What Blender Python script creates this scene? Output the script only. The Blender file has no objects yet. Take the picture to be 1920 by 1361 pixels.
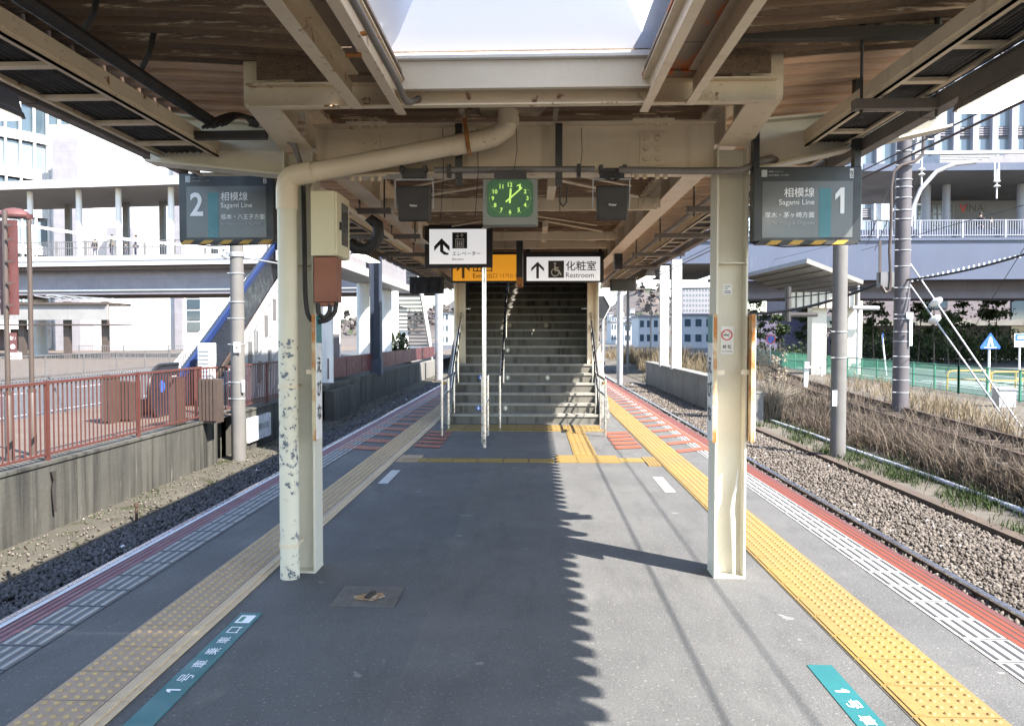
import bpy, math, random
import numpy as np
from mathutils import Vector, Matrix
random.seed(7); rng = np.random.default_rng(7)
R = math.radians
sc = bpy.context.scene
COL = sc.collection

# ------------------------------------------------------------------ camera
H = 1.55; F = 1584.0; PX, PY = 930.0, 680.5
YAW = math.atan(70 / F); PIT = math.atan(52.5 / F)
cam_d = bpy.data.cameras.new("camera"); cam = bpy.data.objects.new("camera", cam_d); COL.objects.link(cam)
cam_d.sensor_width = 36; cam_d.lens = 36 * F / 1920; cam_d.shift_x = (960 - PX) / 1920
cam_d.clip_start = .05; cam_d.clip_end = 3000
cam.location = (0, 0, H); cam.rotation_euler = (R(90) - PIT, 0, YAW)
sc.camera = cam
cy, sy, cp, sp = math.cos(YAW), math.sin(YAW), math.cos(PIT), math.sin(PIT)
FW = Vector((-sy * cp, cy * cp, -sp)); RT = Vector((cy, sy, 0)); UP = Vector((-sy * sp, cy * sp, cp))
def ray(u, v): return FW + RT * ((u - PX) / F) + UP * ((PY - v) / F)
def P(u, v, Y):
    d = ray(u, v); return Vector((0, 0, H)) + d * (Y / d.y)
def G(u, v, z=0):
    d = ray(u, v); return Vector((0, 0, H)) + d * ((z - H) / d.z)

# ------------------------------------------------------------------ light
A_SUN, B_SUN = .737, .592                        # metres a shadow runs to -x and +y per metre of height
SUN_EL = math.atan(1 / math.hypot(A_SUN, B_SUN))
w = bpy.data.worlds.new("World"); sc.world = w; w.use_nodes = True
nt = w.node_tree; nt.nodes.clear()
sk = nt.nodes.new("ShaderNodeTexSky"); sk.sky_type = 'NISHITA'; sk.sun_disc = False
sk.sun_elevation = SUN_EL
az = math.atan2(A_SUN, -B_SUN)                    # sun stands towards (+x, -y); rotation is clockwise from +y
sk.sun_rotation = az; sk.air_density = 1.0; sk.dust_density = .5; sk.ozone_density = 1.0
bg = nt.nodes.new("ShaderNodeBackground"); bg.inputs[1].default_value = .13
wo = nt.nodes.new("ShaderNodeOutputWorld")
nt.links.new(sk.outputs[0], bg.inputs[0]); nt.links.new(bg.outputs[0], wo.inputs[0])
sl = bpy.data.lights.new("sun", 'SUN'); sl.energy = 4.4; sl.angle = R(.53); sl.color = (1, .955, .88)
so = bpy.data.objects.new("sun", sl); COL.objects.link(so)
so.rotation_euler = Vector((-A_SUN, B_SUN, -1)).to_track_quat('-Z', 'Y').to_euler()
sc.view_settings.view_transform = 'Standard'; sc.view_settings.look = 'None'
sc.view_settings.exposure = 2.12; sc.view_settings.gamma = 1
sc.render.engine = 'CYCLES'
sc.cycles.use_denoising = True; sc.cycles.max_bounces = 9; sc.cycles.diffuse_bounces = 6
sc.cycles.sample_clamp_indirect = 8; sc.cycles.caustics_reflective = False; sc.cycles.caustics_refractive = False

# ------------------------------------------------------------------ materials
def C(c): return (c[0], c[1], c[2], 1)
def hexc(h):
    v = [int(h[i:i + 2], 16) / 255 for i in (0, 2, 4)]
    return tuple(x / 12.92 if x <= .04045 else ((x + .055) / 1.055) ** 2.4 for x in v)
class N:
    def __init__(s, name):
        s.m = bpy.data.materials.new(name); s.m.use_nodes = True; s.t = s.m.node_tree
        s.b = s.t.nodes["Principled BSDF"]; s.o = s.t.nodes["Material Output"]
        s.tc = s.t.nodes.new("ShaderNodeTexCoord"); s.co = s.tc.outputs["Object"]
    def n(s, typ, **kw):
        x = s.t.nodes.new("ShaderNode" + typ)
        for k, v in kw.items(): setattr(x, k, v)
        return x
    def l(s, a, b): s.t.links.new(a, b)
    def noise(s, scale, detail=4, rough=.55, stretch=None, co=None):
        t = s.n("TexNoise"); t.inputs["Scale"].default_value = scale; t.inputs["Detail"].default_value = detail
        t.inputs["Roughness"].default_value = rough; c = co or s.co
        if stretch:
            mp = s.n("Mapping"); mp.inputs["Scale"].default_value = stretch; s.l(c, mp.inputs[0]); c = mp.outputs[0]
        s.l(c, t.inputs["Vector"]); return t.outputs["Fac"]
    def step(s, x, lo, hi, a=0, b=1):
        m = s.n("MapRange"); m.inputs[1].default_value = lo; m.inputs[2].default_value = hi
        m.inputs[3].default_value = a; m.inputs[4].default_value = b; s.l(x, m.inputs[0]); return m.outputs[0]
    def mul(s, a, b, op='MULTIPLY'):
        m = s.n("Math", operation=op)
        for i, q in enumerate((a, b)):
            if isinstance(q, (int, float)): m.inputs[i].default_value = q
            else: s.l(q, m.inputs[i])
        return m.outputs[0]
    def mix(s, f, a, b):
        m = s.n("Mix", data_type='RGBA')
        if isinstance(f, (int, float)): m.inputs[0].default_value = f
        else: s.l(f, m.inputs[0])
        for i, q in ((6, a), (7, b)):
            if isinstance(q, tuple): m.inputs[i].default_value = C(q)
            else: s.l(q, m.inputs[i])
        return m.outputs[2]
    def xyz(s):
        x = s.n("SeparateXYZ"); s.l(s.co, x.inputs[0]); return x.outputs
    def bump(s, h, dist=.01, st=.6):
        b = s.n("Bump"); b.inputs["Strength"].default_value = st; b.inputs["Distance"].default_value = dist
        s.l(h, b.inputs["Height"]); s.l(b.outputs[0], s.b.inputs["Normal"])
    def done(s, col, rough=.5, metal=0, spec=.5):
        if isinstance(col, tuple): s.b.inputs["Base Color"].default_value = C(col)
        else: s.l(col, s.b.inputs["Base Color"])
        if isinstance(rough, (int, float)): s.b.inputs["Roughness"].default_value = rough
        else: s.l(rough, s.b.inputs["Roughness"])
        s.b.inputs["Metallic"].default_value = metal; s.b.inputs["Specular IOR Level"].default_value = spec
        return s.m
def dk(c, k): return tuple(x * k for x in c)
def mat(name, c, c2=None, scale=3, rough=.5, metal=0, bump=0, bscale=60, spec=.5, spots=None, streak=None, fine=.12):
    """base colour c drifting to c2, optional spots (colour, scale, lo, hi) and vertical streaks (colour, lo, hi)"""
    k = N(name); c2 = c2 or dk(c, .78)
    col = k.mix(k.step(k.noise(scale, 5), .32, .72), c, c2)
    if fine: col = k.mix(k.mul(k.step(k.noise(90, 3), .35, .75), fine), col, dk(c2, .55))
    if streak: col = k.mix(k.step(k.noise(2.2, 4, stretch=(3.5, 3.5, .25)), streak[1], streak[2]), col, streak[0])
    if spots: col = k.mix(k.step(k.noise(spots[1], 6, .62), spots[2], spots[3]), col, spots[0])
    if bump: k.bump(k.noise(bscale, 5), bump)
    return k.done(col, k.step(k.noise(scale * 2.3, 3), .3, .7, max(.05, rough - .08), min(1, rough + .1)), metal, spec)
RUST = (.19, .065, .018)
M = {}
M['cream'] = mat('cream_paint', (0.784, 0.679, 0.515), (0.679, 0.573, 0.421), 2.2, .42, bump=.0012, bscale=25, spots=(RUST, 9, .70, .76), streak=((.50, .41, .29), .56, .78))
M['cream_rusty'] = mat('rusty_cream_paint', (0.749, 0.643, 0.48), (0.62, 0.515, 0.363), 2.2, .45, bump=.0015, bscale=25, spots=(RUST, 12, .60, .68))
M['cream_pale'] = mat('pale_cream_paint', (.66, .62, .52), (.58, .54, .44), 2, .4, bump=.001, bscale=25, spots=((0.351, 0.234, 0.117), 9, .73, .80))
M['white_paint'] = mat('white_paint', (0.663, 0.663, 0.654), (0.595, 0.595, 0.586), 1.5, .45)
M['rust'] = mat('rusted_edge', (.42, .17, .035), (.20, .08, .025), 6, .75, bump=.003, bscale=40, spots=((.6, .5, .34), 5, .58, .66))
def _edge(name, c, d, lo, hi):
    k = N(name); col = k.mix(k.step(k.noise(6, 6, .7, stretch=(.4, 4, 4)), lo, hi), d, c); return k.done(col, .8, 0, .2)
M['brown_edge'] = _edge('broken_cream_rib_edge', (.80, .66, .48), (.27, .19, .127), .55, .62)
M['beige_edge'] = _edge('pale_board_edge', (.80, .62, .46), (.56, .40, .28), .34, .56)
M['beige_deck'] = mat('beige_roof_boards', (0.86, 0.593, 0.398), (0.655, 0.421, 0.281), 1.6, .6, bump=.002, bscale=30, streak=((.50, .34, .235), .58, .8), spots=((0.25, 0.156, 0.109), 14, .72, .78))
def _brown():
    k = N('sprayed_brown_insulation'); n1 = k.noise(2.5, 6); n2 = k.noise(30, 5, .7); n3 = k.noise(130, 3, .6)
    col = k.mix(k.step(n1, .3, .75), (.40, .285, .195), (.27, .19, .13))
    col = k.mix(k.step(k.noise(5, 5, .6, stretch=(.5, 2.2, 2)), .64, .70), col, (.80, .66, .48))
    col = k.mix(k.step(n2, .50, .36, 0, .45), col, (.12, .085, .06))  # low spots of the bump darkened in the colour to suggest relief shade
    col = k.mix(k.step(k.noise(55, 3), .62, .74, 0, .3), col, (.60, .46, .32))
    k.bump(k.mul(n2, n3, 'ADD'), .045, 1); return k.done(col, .95, 0, .15)
M['brown'] = _brown()
M['dark_steel'] = mat('dark_brown_steel', (0.039, 0.0325, 0.0273), (0.0247, 0.0208, 0.0182), 4, .5, bump=.001, bscale=30)
M['black'] = mat('black_plastic', (0.0104, 0.0104, 0.0117), (0.0156, 0.0143, 0.0143), 4, .42, fine=0)
M['black_frame'] = mat('blue_black_frame', (0.0143, 0.0182, 0.0234), (0.0195, 0.0228, 0.026), 3, .35, fine=0)
M['grey_duct'] = mat('grey_metal_duct', (.17, .15, .135), (.12, .105, .095), 3, .5)
M['steel'] = mat('stainless_steel', (.72, .70, .68), (.6, .58, .56), 6, .24, metal=1, fine=0)
M['galv'] = mat('galvanised_steel', (.42, .42, .43), (.30, .30, .31), 5, .5, metal=.4)
M['clock_case'] = mat('grey_clock_case', (.20, .205, .18), (.165, .17, .15), 3, .5)
def _asphalt():
    k = N('platform_asphalt'); x, y, z = k.xyz()
    wob = k.mul(k.noise(.6, 3), .05)
    seam = k.step(k.mul(x, wob, 'ADD'), -.452, -.446)
    col = k.mix(seam, (0.117, 0.117, 0.121), (0.14, 0.136, 0.13))
    col = k.mix(k.mul(k.step(k.noise(.9, 6, .65), .40, .66), .75), col, (0.0938, 0.0913, 0.0895))
    col = k.mix(k.mul(k.step(k.noise(2.6, 6, .65, stretch=(2, .5, 1)), .50, .70), .55), col, (0.0684, 0.0667, 0.0661))
    col = k.mix(k.mul(k.step(k.noise(210, 3, .7), .38, .66), .55), col, (0.0627, 0.0616, 0.061))
    col = k.mix(k.step(k.noise(150, 2, .5), .69, .75), col, (0.228, 0.22, 0.205))
    col = k.mix(k.step(k.noise(33, 3, .5), .735, .76), col, (0.02, 0.0194, 0.0194))
    col = k.mix(k.mul(k.step(k.noise(5.5, 2), .72, .735), .7), col, (0.239, 0.234, 0.228))
    col = k.mix(k.mul(k.step(k.noise(75, 2, .5), .30, .40, 1, 0), .55), col, (0.0342, 0.0331, 0.0331))
    col = k.mix(k.mul(k.step(k.noise(58, 2, .5), .64, .69), .75), col, (0.239, 0.228, 0.213))
    v = k.n("TexVoronoi", feature='DISTANCE_TO_EDGE'); v.inputs["Scale"].default_value = .42; mp = k.n("Mapping"); k.l(k.co, mp.inputs[0])
    wn = k.n("TexNoise"); wn.inputs["Scale"].default_value = 3.0; wn.inputs["Detail"].default_value = 6; k.l(k.co, wn.inputs["Vector"])
    va = k.n("VectorMath", operation='MULTIPLY_ADD'); k.l(wn.outputs["Color"], va.inputs[0]); va.inputs[1].default_value = (.35, .35, 0); k.l(k.co, va.inputs[2]); k.l(va.outputs[0], v.inputs["Vector"])
    crack = k.mul(k.step(v.outputs["Distance"], .0, .006, 1, 0), k.step(k.noise(.5, 3), .50, .60)); col = k.mix(k.mul(crack, .10), col, (0.0257, 0.0251, 0.0251))
    pa = k.mul(k.mul(k.step(x, -.33, -.325), k.step(x, .02, .025, 1, 0)), k.mul(k.step(y, 3.6, 3.61), k.step(y, 6.1, 6.11, 1, 0))); col = k.mix(k.mul(pa, .22), col, (0.0627, 0.061, 0.061))
    ring = k.step(k.noise(1.7, 5, .6, stretch=(1, .5, 1)), .60, .68); col = k.mix(k.mul(ring, .42), col, (0.171, 0.166, 0.157))
    k.bump(k.mul(k.noise(230, 3, .7), k.noise(70, 2), 'ADD'), .006, .7); return k.done(col, k.step(k.noise(1.3, 4), .3, .7, .62, .86), 0, .4)
M['asphalt'] = _asphalt()
M['road'] = mat('road_asphalt', (.072, .073, .077), (.055, .056, .06), .8, .85, bump=.004, bscale=120)
def _tile(name, base, worn, edge):
    k = N(name)
    col = k.mix(k.step(k.noise(1.1, 4), .35, .7), base, worn)
    col = k.mix(k.mul(k.step(k.noise(24, 5, .65), .5, .75), .6), col, dk(worn, .62))
    col = k.mix(k.step(k.noise(6, 6, .7), .66, .73), col, edge); k.bump(k.noise(120, 4), .002, .5)
    return k.done(col, .62, 0, .4)
M['yellow_tile'] = _tile('yellow_tactile_tile', (0.265, 0.168, 0.05), (0.225, 0.148, 0.055), (0.18, 0.135, 0.09))
M['tan_tile'] = _tile('worn_tan_tactile_tile', (0.4, 0.285, 0.195), (0.34, 0.25, 0.175), (0.26, 0.21, 0.16))
M['tan_dot'] = _tile('worn_yellow_dots', (0.45, 0.315, 0.15), (0.4, 0.29, 0.15), (0.32, 0.25, 0.17))
M['cream_rail'] = _tile('cream_inner_rail', (0.594, 0.45, 0.288), (0.513, 0.387, 0.252), (0.36, 0.27, 0.171))
M['ochre'] = _tile('ochre_guide_tile', (.27, .185, .055), (.23, .16, .055), (0.134, 0.0992, 0.0595))
M['grout'] = mat('tile_joint', (.15, .13, .10), (.09, .08, .07), 5, .9)
M['slit_block'] = mat('grey_edge_block', (.16, .16, .17), (.12, .12, .125), 3, .8, bump=.002)
M['slit_white'] = mat('worn_white_paint', (0.374, 0.367, 0.354), (0.286, 0.279, 0.272), 4, .7, spots=((0.136, 0.136, 0.136), 14, .60, .68))
M['slit_dark'] = mat('block_slot', (.045, .045, .047), None, 5, .9)
M['orange'] = mat('orange_edge_paint', (0.193, 0.0406, 0.0174), (0.162, 0.0367, 0.0186), 2, .6, spots=((0.0774, 0.0348, 0.0271), 9, .62, .72))
M['pink'] = mat('faded_pink_edge_paint', (0.237, 0.0709, 0.0842), (0.196, 0.0591, 0.0752), 2, .6, spots=((0.0822, 0.0455, 0.0546), 9, .64, .74))
M['red_hatch'] = mat('red_hatching_paint', (.29, .075, .032), (.235, .064, .032), 2, .65, spots=((0.0716, 0.0573, 0.0573), 12, .60, .70))
M['edge_white'] = mat('white_edge_strip', (.66, .66, .68), (.55, .55, .57), 3, .5)
M['teal'] = mat('teal_floor_sticker', (0.0167, 0.129, 0.136), (0.0152, 0.112, 0.119), 3, .5, spots=((0.0477, 0.0952, 0.0952), 30, .70, .76))
M['mark_white'] = mat('white_floor_paint', (0.503, 0.503, 0.49), (0.435, 0.435, 0.422), 4, .6, spots=((0.238, 0.238, 0.231), 20, .66, .74))
M['concrete'] = mat('grey_concrete', (0.207, 0.196, 0.178), (0.162, 0.153, 0.138), 1.2, .85, bump=.004, bscale=30, streak=((0.092, 0.0864, 0.0778), .55, .75))
def _oldwall():
    k = N('stained_old_concrete'); x, y, z = k.xyz()
    col = k.mix(k.step(k.noise(.8, 5), .3, .7), (0.0918, 0.0867, 0.0738), (0.058, 0.0553, 0.0485))
    col = k.mix(k.step(k.noise(1.6, 5, .6, stretch=(1, 3, .16)), .46, .66), col, (0.0253, 0.0242, 0.0216))
    col = k.mix(k.step(k.noise(3, 5, .6, stretch=(1, 4, .3)), .63, .70), col, (0.137, 0.129, 0.111))
    col = k.mix(k.mul(k.step(z, .0, .35, 1, 0), k.step(k.noise(1.5, 5), .4, .62)), col, (0.0527, 0.0464, 0.0263))
    j = k.n("TexWave", wave_type='BANDS', bands_direction='Y', wave_profile='SAW'); j.inputs["Scale"].default_value = .1305
    k.l(k.co, j.inputs[0]); col = k.mix(k.step(j.outputs["Fac"], .988, .995), col, (0.0263, 0.0263, 0.0237))
    k.bump(k.noise(16, 6, .65), .012, .7); return k.done(col, .9, 0, .3)
M['old_wall'] = _oldwall()
M['moss_ground'] = mat('mossy_concrete', (0.0716, 0.0632, 0.0464), (0.0504, 0.0444, 0.0326), 1.5, .95, bump=.012, bscale=22, spots=((0.0222, 0.0242, 0.00464), 1.9, .56, .63))
M['soil'] = mat('dry_soil', (0.125, 0.106, 0.0825), (0.0858, 0.0713, 0.0541), 1.4, .95, bump=.02, bscale=18, spots=((0.211, 0.185, 0.145), 16, .62, .7))
def _stone(name, a, b, c):
    k = N(name); g = k.n("NewGeometry"); r = k.n("ValToRGB")
    for i, (p, q) in enumerate(((0, a), (.5, b), (1, c))):
        e = r.color_ramp.elements[0] if i == 0 else r.color_ramp.elements[1] if i == 2 else r.color_ramp.elements.new(p)
        e.position = p; e.color = C(q)
    k.l(g.outputs["Random Per Island"], r.inputs[0])
    col = k.mix(k.mul(k.step(k.noise(60, 3), .4, .7), .5), r.outputs[0], dk(b, .5)); return k.done(col, .85, 0, .3)
M['ballast'] = _stone('ballast_stone', (0.0576, 0.0446, 0.0356), (0.116, 0.0946, 0.0761), (0.188, 0.16, 0.133))
M['ballast_dark'] = _stone('dark_ballast_stone', (0.0561, 0.0528, 0.0528), (0.099, 0.0924, 0.0911), (0.158, 0.152, 0.149))
M['ballast_base'] = mat('ballast_bed', (0.106, 0.0891, 0.0759), (0.0594, 0.0495, 0.0429), 12, .95, bump=.03, bscale=26)
M['rail_top'] = mat('polished_rail_head', (.62, .62, .66), (.5, .5, .54), 6, .25, metal=1, fine=0)
M['rail_rust'] = mat('rusty_rail', (.075, .042, .028), (.045, .028, .02), 6, .75)
M['dark_wood'] = mat('brown_sleeper', (.085, .062, .045), (.05, .04, .03), 4, .9, bump=.004)
M['red_paint'] = mat('faded_red_paint', (0.101, 0.0338, 0.026), (0.0795, 0.0268, 0.0216), 3, .5, spots=((0.069, 0.0302, 0.0216), 9, .68, .76))
M['maroon'] = mat('maroon_paint', (0.124, 0.045, 0.0413), (0.09, 0.0338, 0.0315), 3, .55)
M['maroon_panel'] = mat('dark_red_panel', (.10, .028, .030), (.075, .022, .024), 2, .5)
M['brown_metal'] = mat('brown_metal', (0.075, 0.0525, 0.0425), (0.055, 0.04, 0.033), 3, .5)
M['grey_rail'] = mat('grey_railing_paint', (.155, .15, .15), (.12, .115, .115), 3, .5)
M['green_rail'] = mat('green_fence_paint', (0.0525, 0.225, 0.143), (0.0413, 0.18, 0.116), 3, .5)
M['plaza'] = None
def _brick(name, c1, c2, mortar, sx, w, h):
    k = N(name); b = k.n("TexBrick"); mp = k.n("Mapping"); mp.inputs["Rotation"].default_value = sx
    k.l(k.co, mp.inputs[0]); k.l(mp.outputs[0], b.inputs[0])
    b.inputs["Color1"].default_value = C(c1); b.inputs["Color2"].default_value = C(c2); b.inputs["Mortar"].default_value = C(mortar)
    b.inputs["Scale"].default_value = 1; b.inputs["Mortar Size"].default_value = .012
    b.inputs["Brick Width"].default_value = w; b.inputs["Row Height"].default_value = h
    col = k.mix(k.mul(k.step(k.noise(1, 4), .35, .7), .5), b.outputs[0], dk(c2, .7)); return k.done(col, .85, 0, .3)
M['plaza'] = _brick('plaza_tiles', (0.132, 0.102, 0.0808), (0.115, 0.0888, 0.0707), (0.0687, 0.0563, 0.049), (0, 0, 0), .6, .3)
M['white_wall'] = _brick('white_wall_panels', (0.578, 0.57, 0.564), (0.556, 0.552, 0.549), (0.448, 0.448, 0.448), (R(90), 0, 0), 3, 3)
M['grey_wall'] = _brick('grey_wall_panels', (0.252, 0.24, 0.258), (0.24, 0.228, 0.246), (0.18, 0.174, 0.186), (R(90), 0, 0), 1.8, 1.0)
M['mauve_wall'] = _brick('mauve_grey_wall', (0.173, 0.15, 0.161), (0.158, 0.139, 0.15), (0.112, 0.101, 0.109), (R(90), 0, 0), 1.6, .8)
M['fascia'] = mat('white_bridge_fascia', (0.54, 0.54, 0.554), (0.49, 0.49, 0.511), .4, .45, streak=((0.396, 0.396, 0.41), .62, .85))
M['fascia_shade_tint'] = mat('shade_tinted_fascia', (0.0715, 0.0853, 0.129), (0.0633, 0.0743, 0.113), .4, .45, streak=((0.149, 0.154, 0.182), .62, .85))  # white fascia with its blue sky-lit shade put into the colour
M['rust_plate'] = mat('rust_streaked_plate_edge', (.55, .46, .30), (.50, .38, .22), 5, .6, bump=.002, bscale=40, spots=((.36, .13, .02), 7, .45, .60))
M['pale_wall'] = _brick('pale_blue_wall_panels', (0.255, 0.262, 0.289), (0.24, 0.247, 0.274), (0.165, 0.169, 0.188), (R(90), 0, 0), 2.4, 2.2)
M['pale_rail'] = mat('pale_grey_railing', (0.27, 0.277, 0.323), (0.232, 0.24, 0.281), 1.5, .45)
M['soffit'] = _brick('grey_soffit_panels', (0.252, 0.246, 0.24), (0.24, 0.234, 0.228), (0.12, 0.117, 0.114), (0, 0, 0), 4, 1.4)
M['soffit_pale'] = mat('pale_soffit', (0.406, 0.392, 0.371), (0.364, 0.35, 0.329), .6, .5)  # paler plain soffit colour without panel joints
M['glass'] = mat('window_glass', (.06, .085, .10), (.045, .065, .085), .4, .06, spec=.9, fine=0)
M['glass_pale'] = mat('pale_curtain_glass', (0.204, 0.24, 0.264), (0.162, 0.201, 0.228), .3, .10, spec=.8, fine=0)
M['blue'] = mat('blue_escalator_panel', (.014, .03, .115), (.012, .025, .09), 2, .4)
M['navy'] = mat('dark_escalator_panel', (0.024, 0.0272, 0.0384), (0.0176, 0.0208, 0.0304), 2, .3)
M['concrete_pole'] = mat('concrete_pole', (0.155, 0.144, 0.133), (0.118, 0.11, 0.104), 2.4, .8, bump=.002, bscale=50, streak=((0.115, 0.11, 0.101), .52, .8))
M['grey_pole'] = mat('weathered_steel_pole', (0.0984, 0.088, 0.0936), (0.0778, 0.0674, 0.0727), 3, .6, streak=((0.088, 0.0749, 0.0727), .55, .8))
M['brown_box'] = mat('red_brown_box', (.27, .095, .05), (.2, .07, .042), 4, .5)
M['cream_box'] = mat('cream_box', (.68, .62, .43), (.62, .56, .38), 2, .4, spots=(RUST, 9, .735, .79))
M['speaker'] = mat('speaker_brown_black', (0.0221, 0.0169, 0.0143), (0.0169, 0.0137, 0.0123), 4, .55, bump=.001, bscale=250)
M['panel_grey'] = mat('grey_sign_panel', (.115, .12, .123), (.10, .105, .108), .9, .22, fine=0)
M['panel_white'] = mat('white_sign_panel', (.74, .74, .75), (.70, .70, .71), 1, .25, fine=0)
M['panel_yellow'] = mat('orange_yellow_sign_panel', (.80, .36, .02), (.76, .34, .02), 1, .25, fine=0)
M['ink'] = mat('black_lettering', (.02, .02, .022), None, 3, .4, fine=0)
M['ink_grey'] = mat('dark_grey_lettering', (.07, .065, .065), None, 3, .4, fine=0)
M['ink_white'] = mat('white_lettering', (.80, .81, .82), (.76, .77, .78), 3, .35, fine=0)
M['ink_pale'] = mat('pale_grey_lettering', (.45, .46, .47), None, 3, .4, fine=0)
M['ink_brown'] = mat('brown_lettering', (.22, .09, .012), None, 3, .4, fine=0)
M['sign_teal'] = mat('teal_line_colour', (.025, .17, .20), (.02, .15, .18), 2, .3, fine=0)
M['hazard_yellow'] = mat('hazard_yellow', (.52, .30, .03), (.4, .235, .04), 4, .5)
M['hazard_black'] = mat('hazard_black', (.025, .025, .025), None, 4, .5)
M['red_ink'] = mat('red_sign_print', (.62, .05, .04), None, 3, .4, fine=0)
M['blue_ink'] = mat('blue_sign_print', (.03, .13, .55), None, 3, .4, fine=0)
M['yellow_pipe'] = mat('yellow_guard_pipe', (.58, .30, .05), None, 3, .5)
M['cable'] = mat('black_cable', (0.0182, 0.0169, 0.0163), (0.026, 0.024, 0.0228), 4, .6, fine=0)
M['pvc'] = mat('grey_conduit', (.19, .175, .16), (.15, .135, .125), 4, .5)
M['pvc_pale'] = mat('pale_cable_trough', (.50, .50, .53), (.40, .40, .43), 3, .7)
M['stair'] = mat('worn_granite_step', (0.16, 0.146, 0.122), (0.101, 0.0936, 0.0786), 2.6, .85, bump=.003, bscale=60, streak=((0.0417, 0.0393, 0.0333), .5, .72))
M['nosing'] = mat('pale_step_nosing', (0.302, 0.281, 0.245), (0.216, 0.202, 0.176), 9, .8)
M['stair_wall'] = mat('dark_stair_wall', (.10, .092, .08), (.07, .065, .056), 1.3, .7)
M['bark'] = mat('tree_bark', (.13, .105, .085), (.08, .065, .052), 6, .9, bump=.01, bscale=14)
M['cloth_black'] = mat('black_cloth', (.022, .022, .026), None, 4, .9)
M['cloth_olive'] = mat('khaki_cloth', (.16, .14, .10), None, 4, .9)
M['cloth_blue'] = mat('navy_cloth', (.05, .06, .10), None, 4, .9)
M['skin'] = mat('skin', (.50, .31, .22), None, 4, .6, fine=0)
M['hair'] = mat('dark_hair', (.018, .014, .012), None, 4, .6, fine=0)
M['hill_woods'] = mat('bare_winter_woods', (.105, .085, .08), (.07, .06, .052), .05, .95, spots=((.035, .045, .022), .06, .58, .64))
def _leaf(name, a, b, c):
    k = N(name); g = k.n("NewGeometry"); r = k.n("ValToRGB"); r.color_ramp.elements[0].color = C(a); r.color_ramp.elements[1].color = C(c)
    e = r.color_ramp.elements.new(.5); e.color = C(b); k.l(g.outputs["Random Per Island"], r.inputs[0]); k.done(r.outputs[0], .65, 0, .3)
    tr = k.n("BsdfTranslucent"); k.l(r.outputs[0], tr.inputs[0]); mx = k.n("MixShader"); mx.inputs[0].default_value = .25
    k.l(k.b.outputs[0], mx.inputs[1]); k.l(tr.outputs[0], mx.inputs[2]); k.l(mx.outputs[0], k.o.inputs[0]); return k.m
M['leaf'] = _leaf('evergreen_leaves', (.02, .035, .014), (.038, .062, .02), (.075, .10, .035))
M['leaf_pale'] = _leaf('pale_evergreen_leaves', (.035, .055, .028), (.06, .085, .04), (.10, .125, .06))
M['grass'] = _leaf('green_weeds', (0.021, 0.036, 0.0084), (0.033, 0.0552, 0.0132), (0.06, 0.0808, 0.024))
M['dry_weed'] = _leaf('dry_brown_weeds', (.060, .043, .033), (.112, .083, .062), (.215, .17, .12))
M['straw'] = _leaf('straw_grass', (0.144, 0.105, 0.06), (0.198, 0.15, 0.0896), (0.252, 0.201, 0.132))
M['plume'] = _leaf('pampas_plume', (0.255, 0.203, 0.135), (0.345, 0.285, 0.21), (0.45, 0.39, 0.315))
def emit(name, c, s):
    k = N(name); k.done(c, .5); k.b.inputs["Emission Color"].default_value = C(c); k.b.inputs["Emission Strength"].default_value = s; return k.m
M['tube'] = emit('lit_fluorescent_tube', (1, .96, .84), 2.0)
M['lit_white'] = emit('backlit_white_panel', (.66, .66, .67), .20)
M['lit_yellow'] = emit('backlit_yellow_panel', (.72, .30, .02), .16)
M['clock_green'] = emit('backlit_green_dial', (.025, .085, .032), .09)
M['clock_lime'] = emit('glowing_lime_numerals', (.42, .66, .13), .22)
def _dome():
    k = N('milky_acrylic'); k.done((.58, .585, .615), .25, 0, .5)
    tr = k.n("BsdfTranslucent"); tr.inputs[0].default_value = (.46, .465, .505, 1); mx = k.n("MixShader"); mx.inputs[0].default_value = .6
    k.l(k.b.outputs[0], mx.inputs[1]); k.l(tr.outputs[0], mx.inputs[2]); k.l(mx.outputs[0], k.o.inputs[0]); return k.m
M['dome'] = _dome()
def _soffit_flat(name, flame):
    k = N(name); col = k.mix(k.step(k.noise(1.6, 5), .3, .7), (.30, .225, .16), (.20, .15, .11))
    if flame:
        col = k.mix(k.step(k.noise(3.2, 5, .7, stretch=(1.6, .8, 1)), .54, .58), col, (.48, .13, .035))
        col = k.mix(k.step(k.noise(6, 6, .7), .62, .68), col, (.42, .30, .08))
    return k.done(col, .5)
M['flat_soffit'] = _soffit_flat('stained_flat_soffit', 0); M['flame_soffit'] = _soffit_flat('peeling_orange_soffit', 1)
def _peel():
    k = N('peeling_cream_pipe'); x, y, z = k.xyz()
    col = k.mix(k.step(k.noise(2, 4), .3, .7), (.70, .655, .53), (.62, .575, .45))
    ms = k.mul(k.step(k.noise(21, 6, .70), .56, .57), k.step(k.mul(z, k.mul(k.noise(2.2, 2), 1.2), 'ADD'), 2.16, 2.2, 1, 0))
    ms = k.mul(ms, k.step(k.noise(3.2, 3), .45, .5))
    col = k.mix(ms, col, (.12, .14, .17)); k.bump(k.mul(ms, -1), .003, .7); return k.done(col, .45)
M['peel'] = _peel()
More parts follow.
